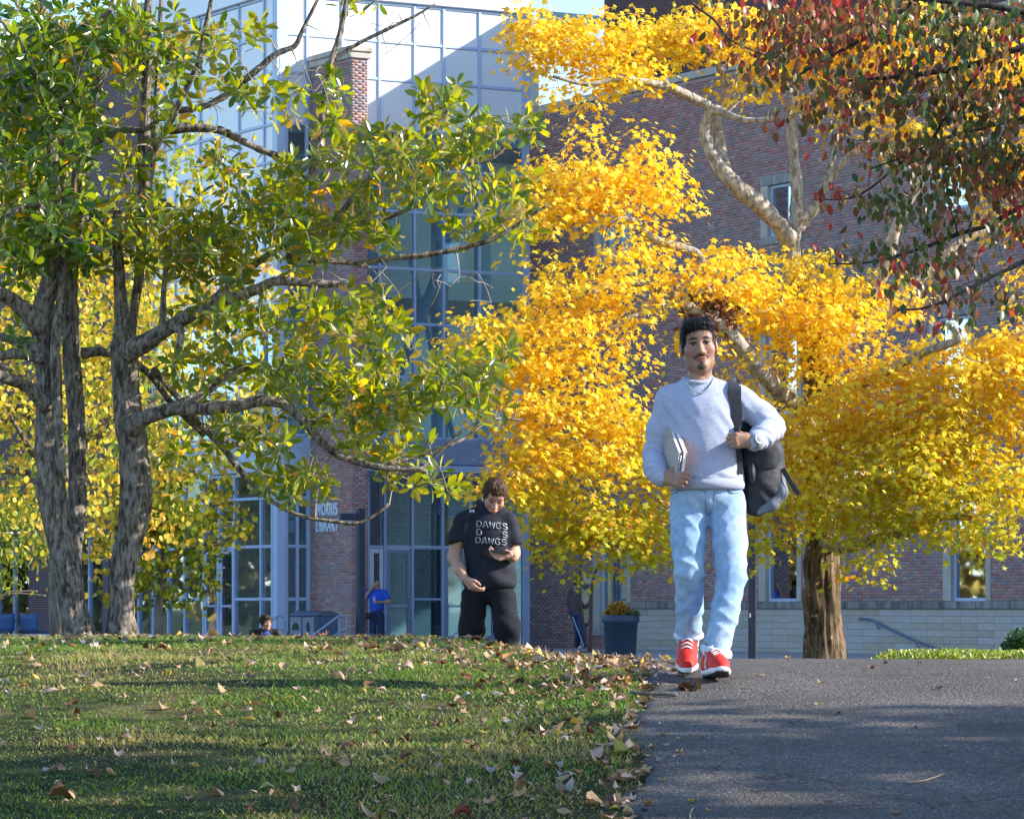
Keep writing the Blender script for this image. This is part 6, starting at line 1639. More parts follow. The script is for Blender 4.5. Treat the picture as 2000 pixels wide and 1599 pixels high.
# shoes
m_red = M("red_mesh_sneaker", (0.62, 0.03, 0.02), 0.6, 0.12, 60, 0.25, 250, spec=0.3); m_sole = M("white_foam_sole", (0.70, 0.69, 0.72), 0.7, 0.06, 20); m_tread = M("black_rubber_tread", (0.03, 0.03, 0.03), 0.85, 0.2, 60, 0.5, 120); m_lace = M("white_lace", (0.74, 0.72, 0.72), 0.85, 0.08, 60); m_grey = M("grey_trim", (0.50, 0.49, 0.50), 0.7, 0.08, 30)
def shoe(heel, toe, up, side):
    """heel, toe: sole line points; up: upward normal of the shoe"""
    root = empty("shoe"); root.parent = stu
    heel, toe = np.array(heel, float), np.array(toe, float); f = toe - heel; Ln = np.linalg.norm(f); f /= Ln; u = np.array(up, float); u -= f * (u @ f); u /= np.linalg.norm(u); w = np.cross(f, u)
    T = lambda a_, b_, c_: heel + f * a_ * Ln + w * b_ + u * c_
    up_ = SDF(); up_.chain([T(.10, 0, .062), T(.45, 0, .058), T(.72, .003 * side, .046), T(.90, .005 * side, .036)], [.043, .043, .045, .036], .03); up_.cone(T(.12, 0, .06), T(.16, 0, .125), .042, .043, .03); up_.cone(T(.2, 0, .12), T(.55, 0, .07), .034, .032, .03)
    up_.ell(T(.14, 0, .165), (.034, .034, .034), .01, True)
    lo = np.minimum(heel, toe) - .12; hi = np.maximum(heel, toe) + .2
    g = lambda Q: np.maximum(up_(Q), (heel + u * .028) @ u - Q @ u)
    V, F = nets(g, lo, hi, .006); mobj("upper", V, F, m_red, root, True)
    so = SDF(); so.chain([T(.04, 0, .022), T(.5, 0, .022), T(.74, .004 * side, .022), T(.95, .006 * side, .028)], [.043, .042, .050, .036], .03, (u, .52))
    V, F = nets(so, lo, hi, .006); mobj("sole", V, F, m_sole, root, True)
    tr_ = SDF(); tr_.chain([T(.06, 0, .004), T(.5, 0, .006), T(.74, .004 * side, .004), T(.955, .006 * side, .016)], [.038, .037, .045, .035], .03, (u, .28))
    V, F = nets(tr_, lo, hi, .005); mobj("tread", V, F, m_tread, root, True)
    for k, a_ in enumerate((.32, .42, .52, .61)):
        pts = []
        for b_ in np.linspace(-.026, .026, 7):
            c_ = .2
            p = T(a_ + .02 * (abs(b_) / .026), b_, 0)
            for _ in range(40): 
                d = float(up_(p + u * c_)); c_ -= max(d, 0) * .8
            pts.append(p + u * (c_ + .003))
        ribbon(pts, [.011, .011], u, .004, "lace", m_lace, root)
    pts = [T(.30, .015, .13), T(.26, .035, .135), T(.28, .052, .12), T(.34, .05, .10)]; MB().tube(catmull(pts, 4), .0035, 5).build("lace_bow", m_lace, root, True)
    pts = [T(.30, -.015, .13), T(.27, -.04, .13), T(.33, -.052, .105), T(.40, -.05, .085)]; MB().tube(catmull(pts, 4), .0035, 5).build("lace_bow", m_lace, root, True)
    for s_ in (-1, 1):      # side stripe
        pts = []
        for a_, h_ in ((.36, .105), (.42, .075), (.40, .050), (.48, .038)):
            b_ = .1
            for _ in range(40): b_ -= max(float(up_(T(a_, s_ * b_, h_))), 0) * .8
            pts.append(T(a_, s_ * (b_ + .002), h_))
        ribbon(pts, [.016, .02, .016], w * s_, .004, "side_stripe", m_grey, root)
gzl = lambda y: float(gz(np.array(SX), np.array(SD + y))) + 0.318 + .012
shoe(q1(1345, 1278, .14) + (0, 0, .0), (q1(1338, 1300, -.10)[0], -.125, gzl(-.12) + .006), (0, -.25, 1), -1)
shoe((q1(1384, 0, -.2)[0], -.20, gzl(-.2) + .004), (q1(1414, 0, -.44)[0], -.45, gzl(-.45) + .045), (0, .2, 1), 1)
# body: head, neck, hands, and the figure under the clothes, one mesh
skin = np.array([0.33, 0.185, 0.13])
Hc = q1(1364, 674, 0) + (0, .0, 0); Rh = rotm(radians(-2), radians(-5), radians(2))
hv, hf, hc = head_mesh(skin, beard=(0.012, 0.010, 0.009), chin=1.12); hv = (hv * np.array([1.09, 1.0, 1.0])) @ Rh.T + Hc
bd = SDF(); bd.ell((0, .01, 1.2), (.15, .095, .2)); bd.ell((.015, .01, .98), (.14, .095, .2), .08); bd.cone((-.16, .02, 1.35), (.16, .02, 1.35), .055, .055, .05)
bd.cone((-.028, .03, 1.36), (-.026, .022, 1.50), .06, .052, .04)
bd.chain(ra + fa[1:], [.05, .045, .042, .036, .030], .04); bd.chain(la + lf[1:], [.05, .045, .042, .036, .030], .04); bd.chain(rl, [.075, .07, .055, .045, .04], .04); bd.chain(ll, [.075, .07, .055, .045, .04], .04)
bv, bf = nets(bd, (-.36, -.33, .05), (.44, .2, 1.5), .012)
hs = SDF(); wr = fa[2]
TR = hand_chain(hs, wr + np.array([.012, -.018, -.004]), (.72, -.48, -.08), (.10, .05, 1.0), (-.45, -.88, .05), [(.35, 1.15, .9), (.42, 1.2, .9), (.5, 1.2, .9), (.6, 1.2, .9)], .95, 0.1, thumb=((.026, .030, -.004), (.050, .052, -.010), (.072, .060, -.016), (.090, .058, -.020)))
rv, rf = nets(hs, wr + np.array([-.06, -.16, -.09]), wr + np.array([.16, .06, .10]), .0035)
hl = SDF(); wl = lf[2]
TL = hand_chain(hl, wl + np.array([-.012, -.012, .0]), (-1, -.30, .04), (.05, .0, 1.0), (.28, -1, 0), [(.75, 1.35, 1.0), (.8, 1.35, 1.0), (.85, 1.35, 1.0), (.9, 1.3, 1.0)], .93, 0.0, thumb=((.030, .030, -.012), (.058, .040, -.024), (.078, .036, -.042), (.088, .026, -.056)))
lv, lf_ = nets(hl, wl + np.array([-.16, -.13, -.09]), wl + np.array([.06, .1, .10]), .0035)
def skc(V, base=skin): return np.repeat(np.array(base)[None], len(V), 0) * (1 + .07 * vnoise(V, 40, 5))[:, None]
V, F, C = cat_mesh([(hv, hf, hc), (bv, bf, skc(bv)), (rv, rf, skc(rv, skin * 1.05)), (lv, lf_, skc(lv, skin * 1.05))])
mobj("body", V, F, m_skin, stu, True, C)
xv, xf = hair_mesh('quiff'); xv = xv @ Rh.T + Hc; mobj("hair", xv, xf, m_hair, stu, True, hair_col(len(xv), xv, (0.008, 0.008, 0.010)))
strands('quiff', 1500, 5, (0.010, 0.010, 0.013), 'hair_strands', lambda q: q @ Rh.T + Hc, stu)
# necklace
m_steelc = M("silver_chain", (0.70, 0.72, 0.72), 0.3, 0.1, 90, metal=0.9)
pts = []
for a_, b_ in ((1339, 735), (1344, 748), (1353, 760), (1366, 767), (1380, 762), (1390, 750), (1395, 736)):
    p = q1(a_, b_, -.1); y = float(surf_y(sw, p[0], p[2])); y = y if y == y else -.06; pts.append((p[0], min(y, .02) - .006, p[2]))
MB().tube(catmull(pts, 6), .0042, 6).build("necklace", m_steelc, stu, True)
# wrist watch
wt = empty("wristwatch"); wt.parent = stu
d = (lf[2] - lf[1]); d /= np.linalg.norm(d); cw_ = lf[2] + d * .020; e1 = np.cross(d, (0, 0, 1.0)); e1 /= np.linalg.norm(e1); e2 = np.cross(d, e1)
V, F = tube(ring(cw_, e1, e2, .036, .033, 0, 26), np.full(26, .0055), 6, False); V = cw_ + (V - cw_) + ((V - cw_) @ d)[:, None] * d * .8; mobj("bracelet", V, F, M("steel_bracelet", (0.30, 0.29, 0.28), 0.4, 0.6, 160, metal=0.7), wt, True)
out = np.array([.35, -.9, .15]); out -= d * (out @ d); out /= np.linalg.norm(out); o1 = np.cross(d, out)
def disc(c, nrm, r, h, nm, mt):
    e_ = np.cross(nrm, (0.3, 0.2, 1)); e_ /= np.linalg.norm(e_); g_ = np.cross(nrm, e_); n = 20
    V = [c + nrm * hh + r * (cos(t) * e_ + sin(t) * g_) for hh in (0, h) for t in np.linspace(0, 2 * pi, n, endpoint=False)]
    return MB().add(V, [tuple(range(n))[::-1], tuple(range(n, 2 * n))] + [(i, (i + 1) % n, n + (i + 1) % n, n + i) for i in range(n)]).build(nm, mt, wt)
disc(cw_ + out * .033, out, .021, .009, "watch_case", M("steel_case", (0.34, 0.33, 0.32), 0.35, 0.2, 60, metal=0.7)); disc(cw_ + out * .0425, out, .016, .001, "watch_dial", M("dark_dial", (0.06, 0.06, 0.08), 0.3, 0.3, 60))
# notebooks in the right hand
nb0 = empty("notebooks", (SX, SD, -0.318)); tag(nb0, "pair of spiral notebooks with grey brown cover held at the student's right hip", "notebook")
m_kraft = M("grey_brown_cover", (0.40, 0.34, 0.30), 0.8, 0.08, 30, col2=(0.22, 0.18, 0.15), c2scale=60, c2lo=0.72, c2hi=0.76); m_paper = M("page_block", (0.72, 0.73, 0.80), 0.9, 0.10, 90, stretch=(40, 1, 1)); m_wire = M("spiral_wire", (0.55, 0.56, 0.60), 0.3, 0.1, 60, metal=0.8); m_orc = M("orange_cover_edge", (0.55, 0.25, 0.06), 0.6, 0.2, 30)
ft = q1(1327, 884, -.20); fb = q1(1318, 948, -.185); bt_ = q1(1303, 822, .0)     # front top (spine), front bottom, back top
e_s = fb - ft; e_d = bt_ - ft; nn = np.cross(e_d, e_s); nn /= np.linalg.norm(nn); nn = nn if nn[0] > 0 else -nn
def slab(o0, t0, t1, nm, mt, par, s0=0.0, s1=1.0, d0=0.0, d1=1.0):
    c8 = []
    for t in (t0, t1):
        for (a_, b_) in ((s0, d0), (s1, d0), (s1, d1), (s0, d1)): c8.append(o0 + e_s * a_ + e_d * b_ + nn * t)
    return MB().add(c8, [(3, 2, 1, 0), (4, 5, 6, 7), (0, 1, 5, 4), (1, 2, 6, 5), (2, 3, 7, 6), (3, 0, 4, 7)]).build(nm, mt, par)
slab(ft, -.004, .0, "cover", m_kraft, nb0, -.01, 1.0); slab(ft, .0005, .012, "pages", m_paper, nb0, .0, .99, .03, .97); slab(ft, .0125, .0145, "back_cover", m_kraft, nb0, -.01, 1.0)
o2_ = ft + np.array([.004, -.006, .004])
slab(o2_, .022, .036, "pages", m_paper, nb0, .0, .99, .01, 1.04); slab(o2_, .0365, .0385, "cover", m_orc, nb0, -.005, 1.0, 0, 1.05); slab(o2_, .0195, .0215, "cover", m_white, nb0, -.005, 1.0, 0, 1.05)
sp_ = MB(); ts = np.linspace(0.03, .97, 150); ax_s = e_s; u1 = e_d / np.linalg.norm(e_d)
sp_.tube([ft + ax_s * t + nn * .005 + .0085 * (cos(t * 170) * nn + sin(t * 170) * u1) - u1 * .002 for t in ts], .0014, 4); sp_.build("spiral", m_wire, nb0, True)
# backpack
bk = empty("backpack", (SX, SD, -0.318)); tag(bk, "dark grey backpack slung on the student's left shoulder", "backpack")
m_pack = M("charcoal_nylon", (0.022, 0.025, 0.036), 0.6, 0.18, 25, 0.15, 60, spec=0.3); m_pack2 = M("heather_grey_panel", (0.045, 0.048, 0.058), 0.8, 0.25, 120, 0.3, 200); m_pack3 = M("light_grey_nylon", (0.13, 0.145, 0.18), 0.6, 0.1, 25, 0.3, 80); m_web = M("black_webbing", (0.022, 0.024, 0.034), 0.7, 0.15, 80)
pk = SDF(); pk.chain([q1(1462, 848, .12), q1(1476, 900, .12), q1(1484, 950, .11), q1(1478, 985, .10)], [.075, .10, .105, .075], .06); pk.cone(q1(1505, 880, .10), q1(1508, 960, .10), .06, .062, .05); pk.ell(q1(1478, 1020, .05), (.2, .2, .035), .02, True)
def pk_disp(V): return .005 * vnoise(V, 8, 31) + .0015 * vnoise(V, 25, 32) + .005 * np.sin(V[:, 2] * 70 + V[:, 0] * 60 + 2 * vnoise(V, 8, 33)) * np.clip((.95 - V[:, 2]) / .1, 0, 1)
garment("pack_body", pk, (.05, -.06, .68), (.48, .30, 1.32), .009, m_pack, bk, pk_disp)
pf = SDF(); pf.ell(q1(1500, 886, .025), (.074, .040, .064), R=rotm(0, radians(28), 0)); pf.ell(q1(1492, 905, .025), (.06, .034, .04), .03)
garment("pocket_flap", pf, (.15, -.10, .85), (.46, .1, 1.2), .008, m_pack2, bk, lambda V: .003 * vnoise(V, 30, 34))
pg = SDF(); pg.chain([q1(1524, 925, .06), q1(1526, 962, .05), q1(1508, 985, .04), q1(1484, 998, .04)], [.022, .026, .026, .020], .04)
garment("grey_side_panel", pg, (.15, -.08, .68), (.47, .16, 1.06), .008, m_pack3, bk, lambda V: .003 * vnoise(V, 30, 35))
pq = SDF(); pq.ell(q1(1468, 925, .0), (.020, .05, .055)); garment("side_pocket", pq, (.12, -.08, .85), (.32, .1, 1.1), .008, m_pack, bk)
ribbon([q1(1528, 915, .04), q1(1540, 935, .03), q1(1552, 955, .02), q1(1561, 966, .02)], [.024, .024], (0, -1, 0), .004, "loose_strap", m_web, bk)
def on_sw(px, py, off=.012):
    p = q1(px, py, -.1); y = float(surf_y(sw, p[0], p[2])); y = y if y == y else 0.0; p = q1(px, py, y - off); return p
ribbon([q1(1437, 764, .10), q1(1436, 749, .035), on_sw(1435, 756), on_sw(1435, 775), on_sw(1438, 805), on_sw(1440, 838)], [.05, .062, .064, .058, .046], (.1, -1, .1), .012, "shoulder_strap", m_pack, bk)
ribbon([on_sw(1441, 834, .02), on_sw(1441, 850, .026), q1(1443, 880, float(on_sw(1443, 880)[1]) - .02), on_sw(1445, 905, .012), on_sw(1446, 926, .010)], [.026, .026, .028, .028], (.1, -1, 0), .004, "webbing", m_web, bk)
MB().bbox(tuple(on_sw(1440, 838, .022) - .013), tuple(on_sw(1440, 838, .022) + .013), .004).build("strap_buckle", m_black, bk)

# ------------------------------------------------------------------ student in the dark shirt
m_shirt = M("black_navy_jersey", (0.012, 0.014, 0.024), 0.75, 0.2, 20, 0.25, 160, spec=0.25); m_pant = M("black_sweatpants", (0.014, 0.015, 0.022), 0.9, 0.2, 20, 0.3, 160, spec=0.2); m_print = M("white_print", (0.62, 0.64, 0.70), 0.7, 0.08, 30)
S2D = 28.6; S2X = P(960, 0, S2D)[0]; S2Z = float(gz(np.array(S2X), np.array(S2D))) + .012
p2 = empty("person", (S2X, S2D, S2Z)); tag(p2, "student in black DAWGS shirt looking down at a phone behind the lawn crest", "person")
def q2(px, py, y=0.0): p = P(px, py, S2D + y); return np.array([p[0] - S2X, y, p[2] - S2Z])
sh = SDF()
sh.ell(q2(953, 1050), (.195, .135, .21)); sh.ell(q2(957, 1112), (.188, .145, .22), .08); sh.ell(q2(956, 1136), (.205, .15, .10), .06); sh.cone(q2(908, 1016), q2(955, 997, .02), .062, .075, .05); sh.cone(q2(955, 997, .02), q2(994, 1016), .075, .060, .05)
a1 = [q2(906, 1020), q2(895, 1052, .0), q2(887, 1088, .0)]; f1 = [q2(887, 1088), q2(898, 1112, -.08), q2(909, 1130, -.14)]
a2 = [q2(994, 1020), q2(1000, 1050, .0), q2(1003, 1080, .0)]; f2 = [q2(1003, 1080), q2(1001, 1086, -.12), q2(996, 1083, -.20)]
slv = SDF(); slv.chain([q2(925, 1008), a1[0], a1[1], q2(891, 1064)], [.06, .066, .072, .076], .05); slv.chain([q2(978, 1008), a2[0], a2[1], q2(1003, 1068)], [.06, .064, .070, .072], .05)
sh.ell(q2(963, 985, -.03), (.055, .07, .075), .01, True)
zs1, zs2 = q2(0, 1058)[2], q2(0, 1064)[2]; hemz = q2(0, 1150)[2]
def f_s(Q):
    A_ = np.maximum(sh(Q), hemz - Q[..., 2]); B_ = np.maximum(slv(Q), np.where(Q[..., 0] < 0, zs1 + .25 * (Q[..., 0] - q2(895, 0)[0]), zs2) - Q[..., 2]); k = .025; h = np.maximum(k - np.abs(A_ - B_), 0) / k
    return np.minimum(A_, B_) - h * h * k * .25
garment("shirt", f_s, (-.42, -.25, .82), (.36, .25, 1.56), .011, m_shirt, p2, lambda V: .006 * vnoise(V, 8, 41) + .004 * np.sin(V[:, 2] * 40 + V[:, 0] * 30 + 2 * vnoise(V, 5, 42)) * (V[:, 2] < 1.1))
pn = SDF(); pn.ell(q2(955, 1148, .01), (.172, .13, .11)); l1 = [q2(925, 1165, .02), q2(921, 1230, .03), q2(918, 1300, .12), q2(916, 1360, .22)]; l2 = [q2(982, 1165, 0), q2(990, 1225, -.14), q2(988, 1295, -.05), q2(984, 1365, .02)]
pn.chain(l1, [.098, .092, .085, .075], .04); pn.chain(l2, [.100, .094, .085, .075], .04); pn.cut((0, 0, 1), q2(0, 1128)[2])
garment("trousers", pn, (-.36, -.3, .02), (.36, .35, 1.0), .012, m_pant, p2, lambda V: .006 * vnoise(V, 7, 43) + .003 * np.sin(V[:, 2] * 50 + V[:, 0] * 40 + 3 * vnoise(V, 6, 44)))
for k, t in enumerate((l1[3], l2[3])):
    s_ = SDF(); s_.cone(t + (0, .04, -.03), (t[0], t[1] - .16, .04), .05, .04); s_.cut((0, 0, -1), .0); garment("shoe", s_, t - .3, t + .25, .012, m_pant, p2)
skin2 = np.array([0.46, 0.26, 0.19])
H2 = q2(965, 970, -.03); R2 = rotm(radians(30), radians(6), radians(12))
hv, hf, hc = head_mesh(skin2, brow=(0.10, 0.06, 0.035)); hv = hv @ R2.T * 1.02 + H2
bd = SDF(); bd.ell(q2(953, 1060), (.14, .09, .22)); bd.cone(q2(953, 1010, .03), q2(963, 975, .0), .062, .055, .04); bd.chain(a1 + f1[1:], [.055, .050, .044, .038, .029], .04); bd.chain(a2 + f2[1:], [.055, .050, .044, .038, .029], .04); bd.chain(l1, [.08, .07, .05, .04], .04); bd.chain(l2, [.08, .07, .05, .04], .04)
bd.cone(q2(955, 1120), q2(932, 1170), .09, .06, .04); bd.cone(q2(955, 1120), q2(976, 1170), .09, .06, .04)
bv, bf = nets(bd, (-.42, -.32, .02), (.36, .35, 1.56), .010)
h1 = SDF(); hand_chain(h1, f1[2], (.62, -.35, -.75), (.55, -.7, .3), (-.7, -.55, -.3), (.5, .7, .5), .98)
v1, g1 = nets(h1, f1[2] - .1, f1[2] + np.array([.17, .1, .1]) - np.array([0, .08, .0]) + np.array([0, .05, 0]), .005)
lo_, hi_ = f1[2] - np.array([.08, .16, .18]), f1[2] + np.array([.16, .08, .08]); v1, g1 = nets(h1, lo_, hi_, .005)
h2 = SDF(); hand_chain(h2, f2[2], (-1, -.25, -.1), (.0, .25, 1), (.1, .5, -1) , (.35, .5, .4), .95, thumb=((.03, .03, .0), (.05, .045, .02), (.07, .04, .035), (.085, .03, .045)))
v2, g2 = nets(h2, f2[2] - np.array([.2, .14, .12]), f2[2] + np.array([.08, .12, .12]), .005)
V, F, C = cat_mesh([(hv, hf, hc), (bv, bf, skc(bv, skin2)), (v1, g1, skc(v1, skin2)), (v2, g2, skc(v2, skin2))]); mobj("body", V, F, m_skin, p2, True, C)
xv, xf = hair_mesh('curly'); xv = xv @ R2.T * 1.02 + H2; mobj("hair", xv, xf, m_hair, p2, True, hair_col(len(xv), xv, (0.075, 0.042, 0.026)))
strands('curly', 1100, 6, (0.085, 0.048, 0.03), 'hair_strands', lambda q: q @ R2.T * 1.02 + H2, p2)
eb = H2 + R2 @ np.array([-.084, -.006, -.014]); s_ = SDF(); s_.ell(eb, (.008, .008, .009)); s_.cone(eb, eb + np.array([0, -.006, -.026]), .004, .004, .006); garment("earbud", s_, eb - .05, eb + .03, .004, m_white, p2)
ph = empty("phone"); ph.location = (S2X, S2D, S2Z); tag(ph, "dark smartphone held in the hand of the black shirted student", "phone")
pc = f2[2] + np.array([-.075, -.03, .028]); MB().bbox((-.075, -.038, -.004), (.075, .038, .004), .003).build("case", m_black, ph).matrix_local = Matrix.Translation(Vector(pc)) @ (Matrix.Rotation(radians(10), 4, 'Y') @ Matrix.Rotation(radians(18), 4, 'X'))
scr = MB().box((-.069, -.034, .0045), (.069, .034, .005)).build("screen", M("dark_screen", (0.01, 0.012, 0.016), 0.1, 0, 1), ph); scr.matrix_local = Matrix.Translation(Vector(pc)) @ (Matrix.Rotation(radians(10), 4, 'Y') @ Matrix.Rotation(radians(18), 4, 'X'))
# outlined lettering on the shirt, draped on its surface
def outline_text(txt, w, h, line):
    """letters as outline strokes in a w x h box; returns list of closed/open polylines"""
    G = {'D': [[(0, 0), (0, 1), (.62, 1), (1, .78), (1, .22), (.62, 0), (0, 0)], [(.30, .22), (.30, .78), (.56, .78), (.70, .66), (.70, .34), (.56, .22), (.30, .22)]],
         'A': [[(0, 0), (.34, 1), (.66, 1), (1, 0), (.70, 0), (.64, .20), (.36, .20), (.30, 0), (0, 0)], [(.42, .40), (.50, .70), (.58, .40), (.42, .40)]],
         'W': [[(0, 1), (.18, 0), (.40, 0), (.50, .42), (.60, 0), (.82, 0), (1, 1), (.76, 1), (.69, .45), (.58, .9), (.42, .9), (.31, .45), (.24, 1), (0, 1)]],
         'G': [[(1, .66), (1, .82), (.80, 1), (.20, 1), (0, .8), (0, .2), (.20, 0), (.80, 0), (1, .2), (1, .55), (.5, .55), (.5, .36), (.70, .36), (.70, .26), (.62, .20), (.36, .20), (.30, .28), (.30, .72), (.36, .78), (.62, .78), (.70, .72), (.70, .66), (1, .66)]],
         'S': [[(1, .70), (1, .82), (.80, 1), (.20, 1), (0, .82), (0, .58), (.16, .43), (.66, .39), (.70, .34), (.70, .25), (.62, .20), (.36, .20), (.30, .26), (.30, .33), (0, .33), (0, .18), (.20, 0), (.80, 0), (1, .18), (1, .44), (.84, .59), (.34, .62), (.30, .66), (.30, .75), (.36, .80), (.62, .80), (.70, .75), (.70, .70), (1, .70)]]}
    n = len(txt); cw = w / (n + .12 * (n - 1)) ; out = []
    for i, ch in enumerate(txt):
        if ch in G:
            for st in G[ch]: out.append([(i * cw * 1.12 + a_ * cw - w / 2, b_ * h - h / 2) for a_, b_ in st])
    return out
def draped(strokes, cx, cz, shear, r, name, off=.004, fld=None, par=p2, mat=None):
    m = MB()
    for st in strokes:
        P_ = []
        for (a_, b_), (c_, d_) in zip(st[:-1], st[1:]):
            k = max(2, int(math.hypot(c_ - a_, d_ - b_) / .015)); P_ += [(a_ + (c_ - a_) * t / k, b_ + (d_ - b_) * t / k) for t in range(k)]
        P_.append(st[-1])
        X_ = np.array([cx + a_ for a_, b_ in P_]); Z_ = np.array([cz + b_ + shear * a_ for a_, b_ in P_]); Y_ = surf_y(fld or f_s, X_, Z_) - off
        if np.isnan(Y_).any(): continue
        m.tube(np.stack([X_, Y_, Z_], -1), r, 4)
    return m.build(name, mat or m_print, par)
lw_, lh_ = .232, .050
BOLD = {'D': [[(.12, .1), (.12, .9), (.6, .9), (.88, .7), (.88, .3), (.6, .1), (.12, .1)]], 'A': [[(.06, .04), (.42, .9), (.58, .9), (.94, .04)], [(.26, .32), (.74, .32)]], 'W': [[(.05, .95), (.26, .1), (.5, .8), (.74, .1), (.95, .95)]], 'G': [[(.88, .78), (.7, .9), (.3, .9), (.12, .72), (.12, .28), (.3, .1), (.7, .1), (.88, .28), (.88, .48), (.56, .48)]], 'S': [[(.88, .78), (.7, .9), (.3, .9), (.12, .76), (.16, .6), (.84, .42), (.88, .24), (.7, .1), (.3, .1), (.12, .22)]]}
def bold_text(txt, w, h):
    n = len(txt); cw = w / (n + .14 * (n - 1)); out = []
    for i, ch in enumerate(txt):
        for st in BOLD.get(ch, []): out.append([(i * cw * 1.14 + a_ * cw - w / 2, b_ * h - h / 2) for a_, b_ in st])
    return out
c1 = q2(961, 1026); c2 = q2(961, 1042); c3 = q2(959, 1057)
for t_, c_, h_ in (("DAWGS", c1, -.10), ("D   S", c2, -.10), ("DAWGS", c3, -.08)):
    o = draped(bold_text(t_, lw_, lh_), c_[0], c_[2], h_, .0044, "shirt_lettering"); draped(bold_text(t_, lw_, lh_), c_[0], c_[2], h_, .0018, "letter_core", .0085, sh, o, m_shirt)
ua = [[(-.018, .012), (-.010, .004), (.010, .004), (.018, .012)], [(-.018, -.012), (-.010, -.003), (.010, -.003), (.018, -.012)], [(-.014, .009), (-.012, 0), (-.014, -.009)], [(.014, .009), (.012, 0), (.014, -.009)]]
c4 = q2(922, 998); draped(ua, c4[0], c4[2], 0, .0035, "chest_emblem")
# dark pack straps
def on_f(fld, qf, px, py, off=.006): p = qf(px, py, -.1); y = float(surf_y(fld, p[0], p[2])); y = y if y == y else 0.0; return qf(px, py, y - off)
for pxs in ([(920, 1000), (913, 1020), (909, 1042), (908, 1066)], [(988, 1002), (995, 1022), (997, 1042), (996, 1066)]):
    ribbon([on_f(sh, q2, *t) for t in pxs], [.035, .032, .03], (0, -1, .1), .006, "pack_strap", m_web, p2)

# ------------------------------------------------------------------ distant figures
def figure(label, D, px, foot_z, H, J, top, legs, mt_top, mt_leg, skinc, hair, hairc, yaw=0.0, pitch=0.0, sleeve='short', res=.014):
    """J: joints in metres for a figure of height H standing at origin, facing -y"""
    X0 = P(px, 0, D)[0]; t = empty("person", (X0, D, foot_z), 0.0); tag(t, label, "person")
    s = SDF(); s.ell((J['tx'], 0, H * .70), (.185, .12, H * .13)); s.ell((J['tx'], 0, H * .585), (.17, .12, H * .11), .08); s.cone(J['sr'], (J['tx'], .02, H * .83), .065, .07, .05); s.cone((J['tx'], .02, H * .83), J['sl'], .07, .065, .05)
    aR, aL = [np.array(q) for q in (J['sr'], J['er'], J['wr'])], [np.array(q) for q in (J['sl'], J['el'], J['wl'])]
    for a_ in (aR, aL):
        if sleeve == 'short': s.cone(a_[0], a_[0] + (a_[1] - a_[0]) * .55, .075, .072, .04)
        else: s.chain([a_[0], a_[1], a_[2]], [.075, .062, .050], .04)
    s.cut((0, 0, -1), -H * .50)
    garment(top, s, (-.6, -.45, .7), (.6, .4, H), res, mt_top, t, lambda V: .008 * vnoise(V, 7, 3))
    pnt = SDF(); pnt.ell((J['tx'], 0, H * .50), (.165, .12, .09))
    for a_ in ('R', 'L'): pnt.chain([np.array(J['h' + a_]), np.array(J['k' + a_]), np.array(J['f' + a_]) + (0, 0, .05)], [.10, .08, .065], .04)
    pnt.cut((0, 0, -1), -.05); garment(legs, pnt, (-.6, -.5, .0), (.6, .5, H * .58), res, mt_leg, t, lambda V: .006 * vnoise(V, 9, 4))
    for a_ in ('R', 'L'):
        f_ = np.array(J['f' + a_]); s_ = SDF(); s_.cone(f_ + (0, .05, .05), f_ + np.array((J.get('toe', 0), -.14, .035)), .045, .038); s_.cut((0, 0, -1), 0.0); garment("shoe", s_, f_ - .3, f_ + .25, res, m_grey, t)
    Rm = rotm(pitch, 0, yaw); Hc_ = np.array(J.get('head', (J['tx'], -.02, H * .925)))
    hv, hf, hc = head_mesh(skinc); hv = hv @ Rm.T + Hc_
    b = SDF(); b.ell((J['tx'], 0, H * .68), (.15, .09, H * .14)); b.cone((J['tx'], .03, H * .80), Hc_ + (0, .02, -.09), .06, .052, .04)
    b.chain(aR, [.055, .045, .032], .04); b.chain(aL, [.055, .045, .032], .04)
    for a_ in ('R', 'L'): b.chain([np.array((J['tx'], 0, H * .55)), np.array(J['h' + a_]), np.array(J['k' + a_]), np.array(J['f' + a_]) + (0, 0, .06)], [.1, .08, .055, .04], .04)
    bv, bf = nets(b, (-.6, -.5, .0), (.6, .5, H), .014); parts = [(hv, hf, hc), (bv, bf, skc(bv, skinc))]
    for a_ in (aR, aL):
        d_ = a_[2] - a_[1]; d_ /= np.linalg.norm(d_); sd_ = np.cross(d_, (0, 1, .3)); sd_ /= np.linalg.norm(sd_); h_ = SDF(); hand_chain(h_, a_[2], d_, sd_, np.cross(d_, sd_), (.4, .6, .4)); v_, g_ = nets(h_, a_[2] - .2, a_[2] + .2, .009); parts.append((v_, g_, skc(v_, skinc)))
    V, F, C = cat_mesh(parts); mobj("body", V, F, m_skin, t, True, C)
    xv, xf = hair_mesh(hair, .006); xv = xv @ Rm.T + Hc_; mobj("hair", xv, xf, m_hair, t, True, hair_col(len(xv), xv, hairc))
    return t
m_blue = M("royal_blue_tee", (0.015, 0.09, 0.55), 0.8, 0.1, 12, 0.2, 80); m_jean = M("dark_jeans", (0.02, 0.035, 0.085), 0.9, 0.15, 20)
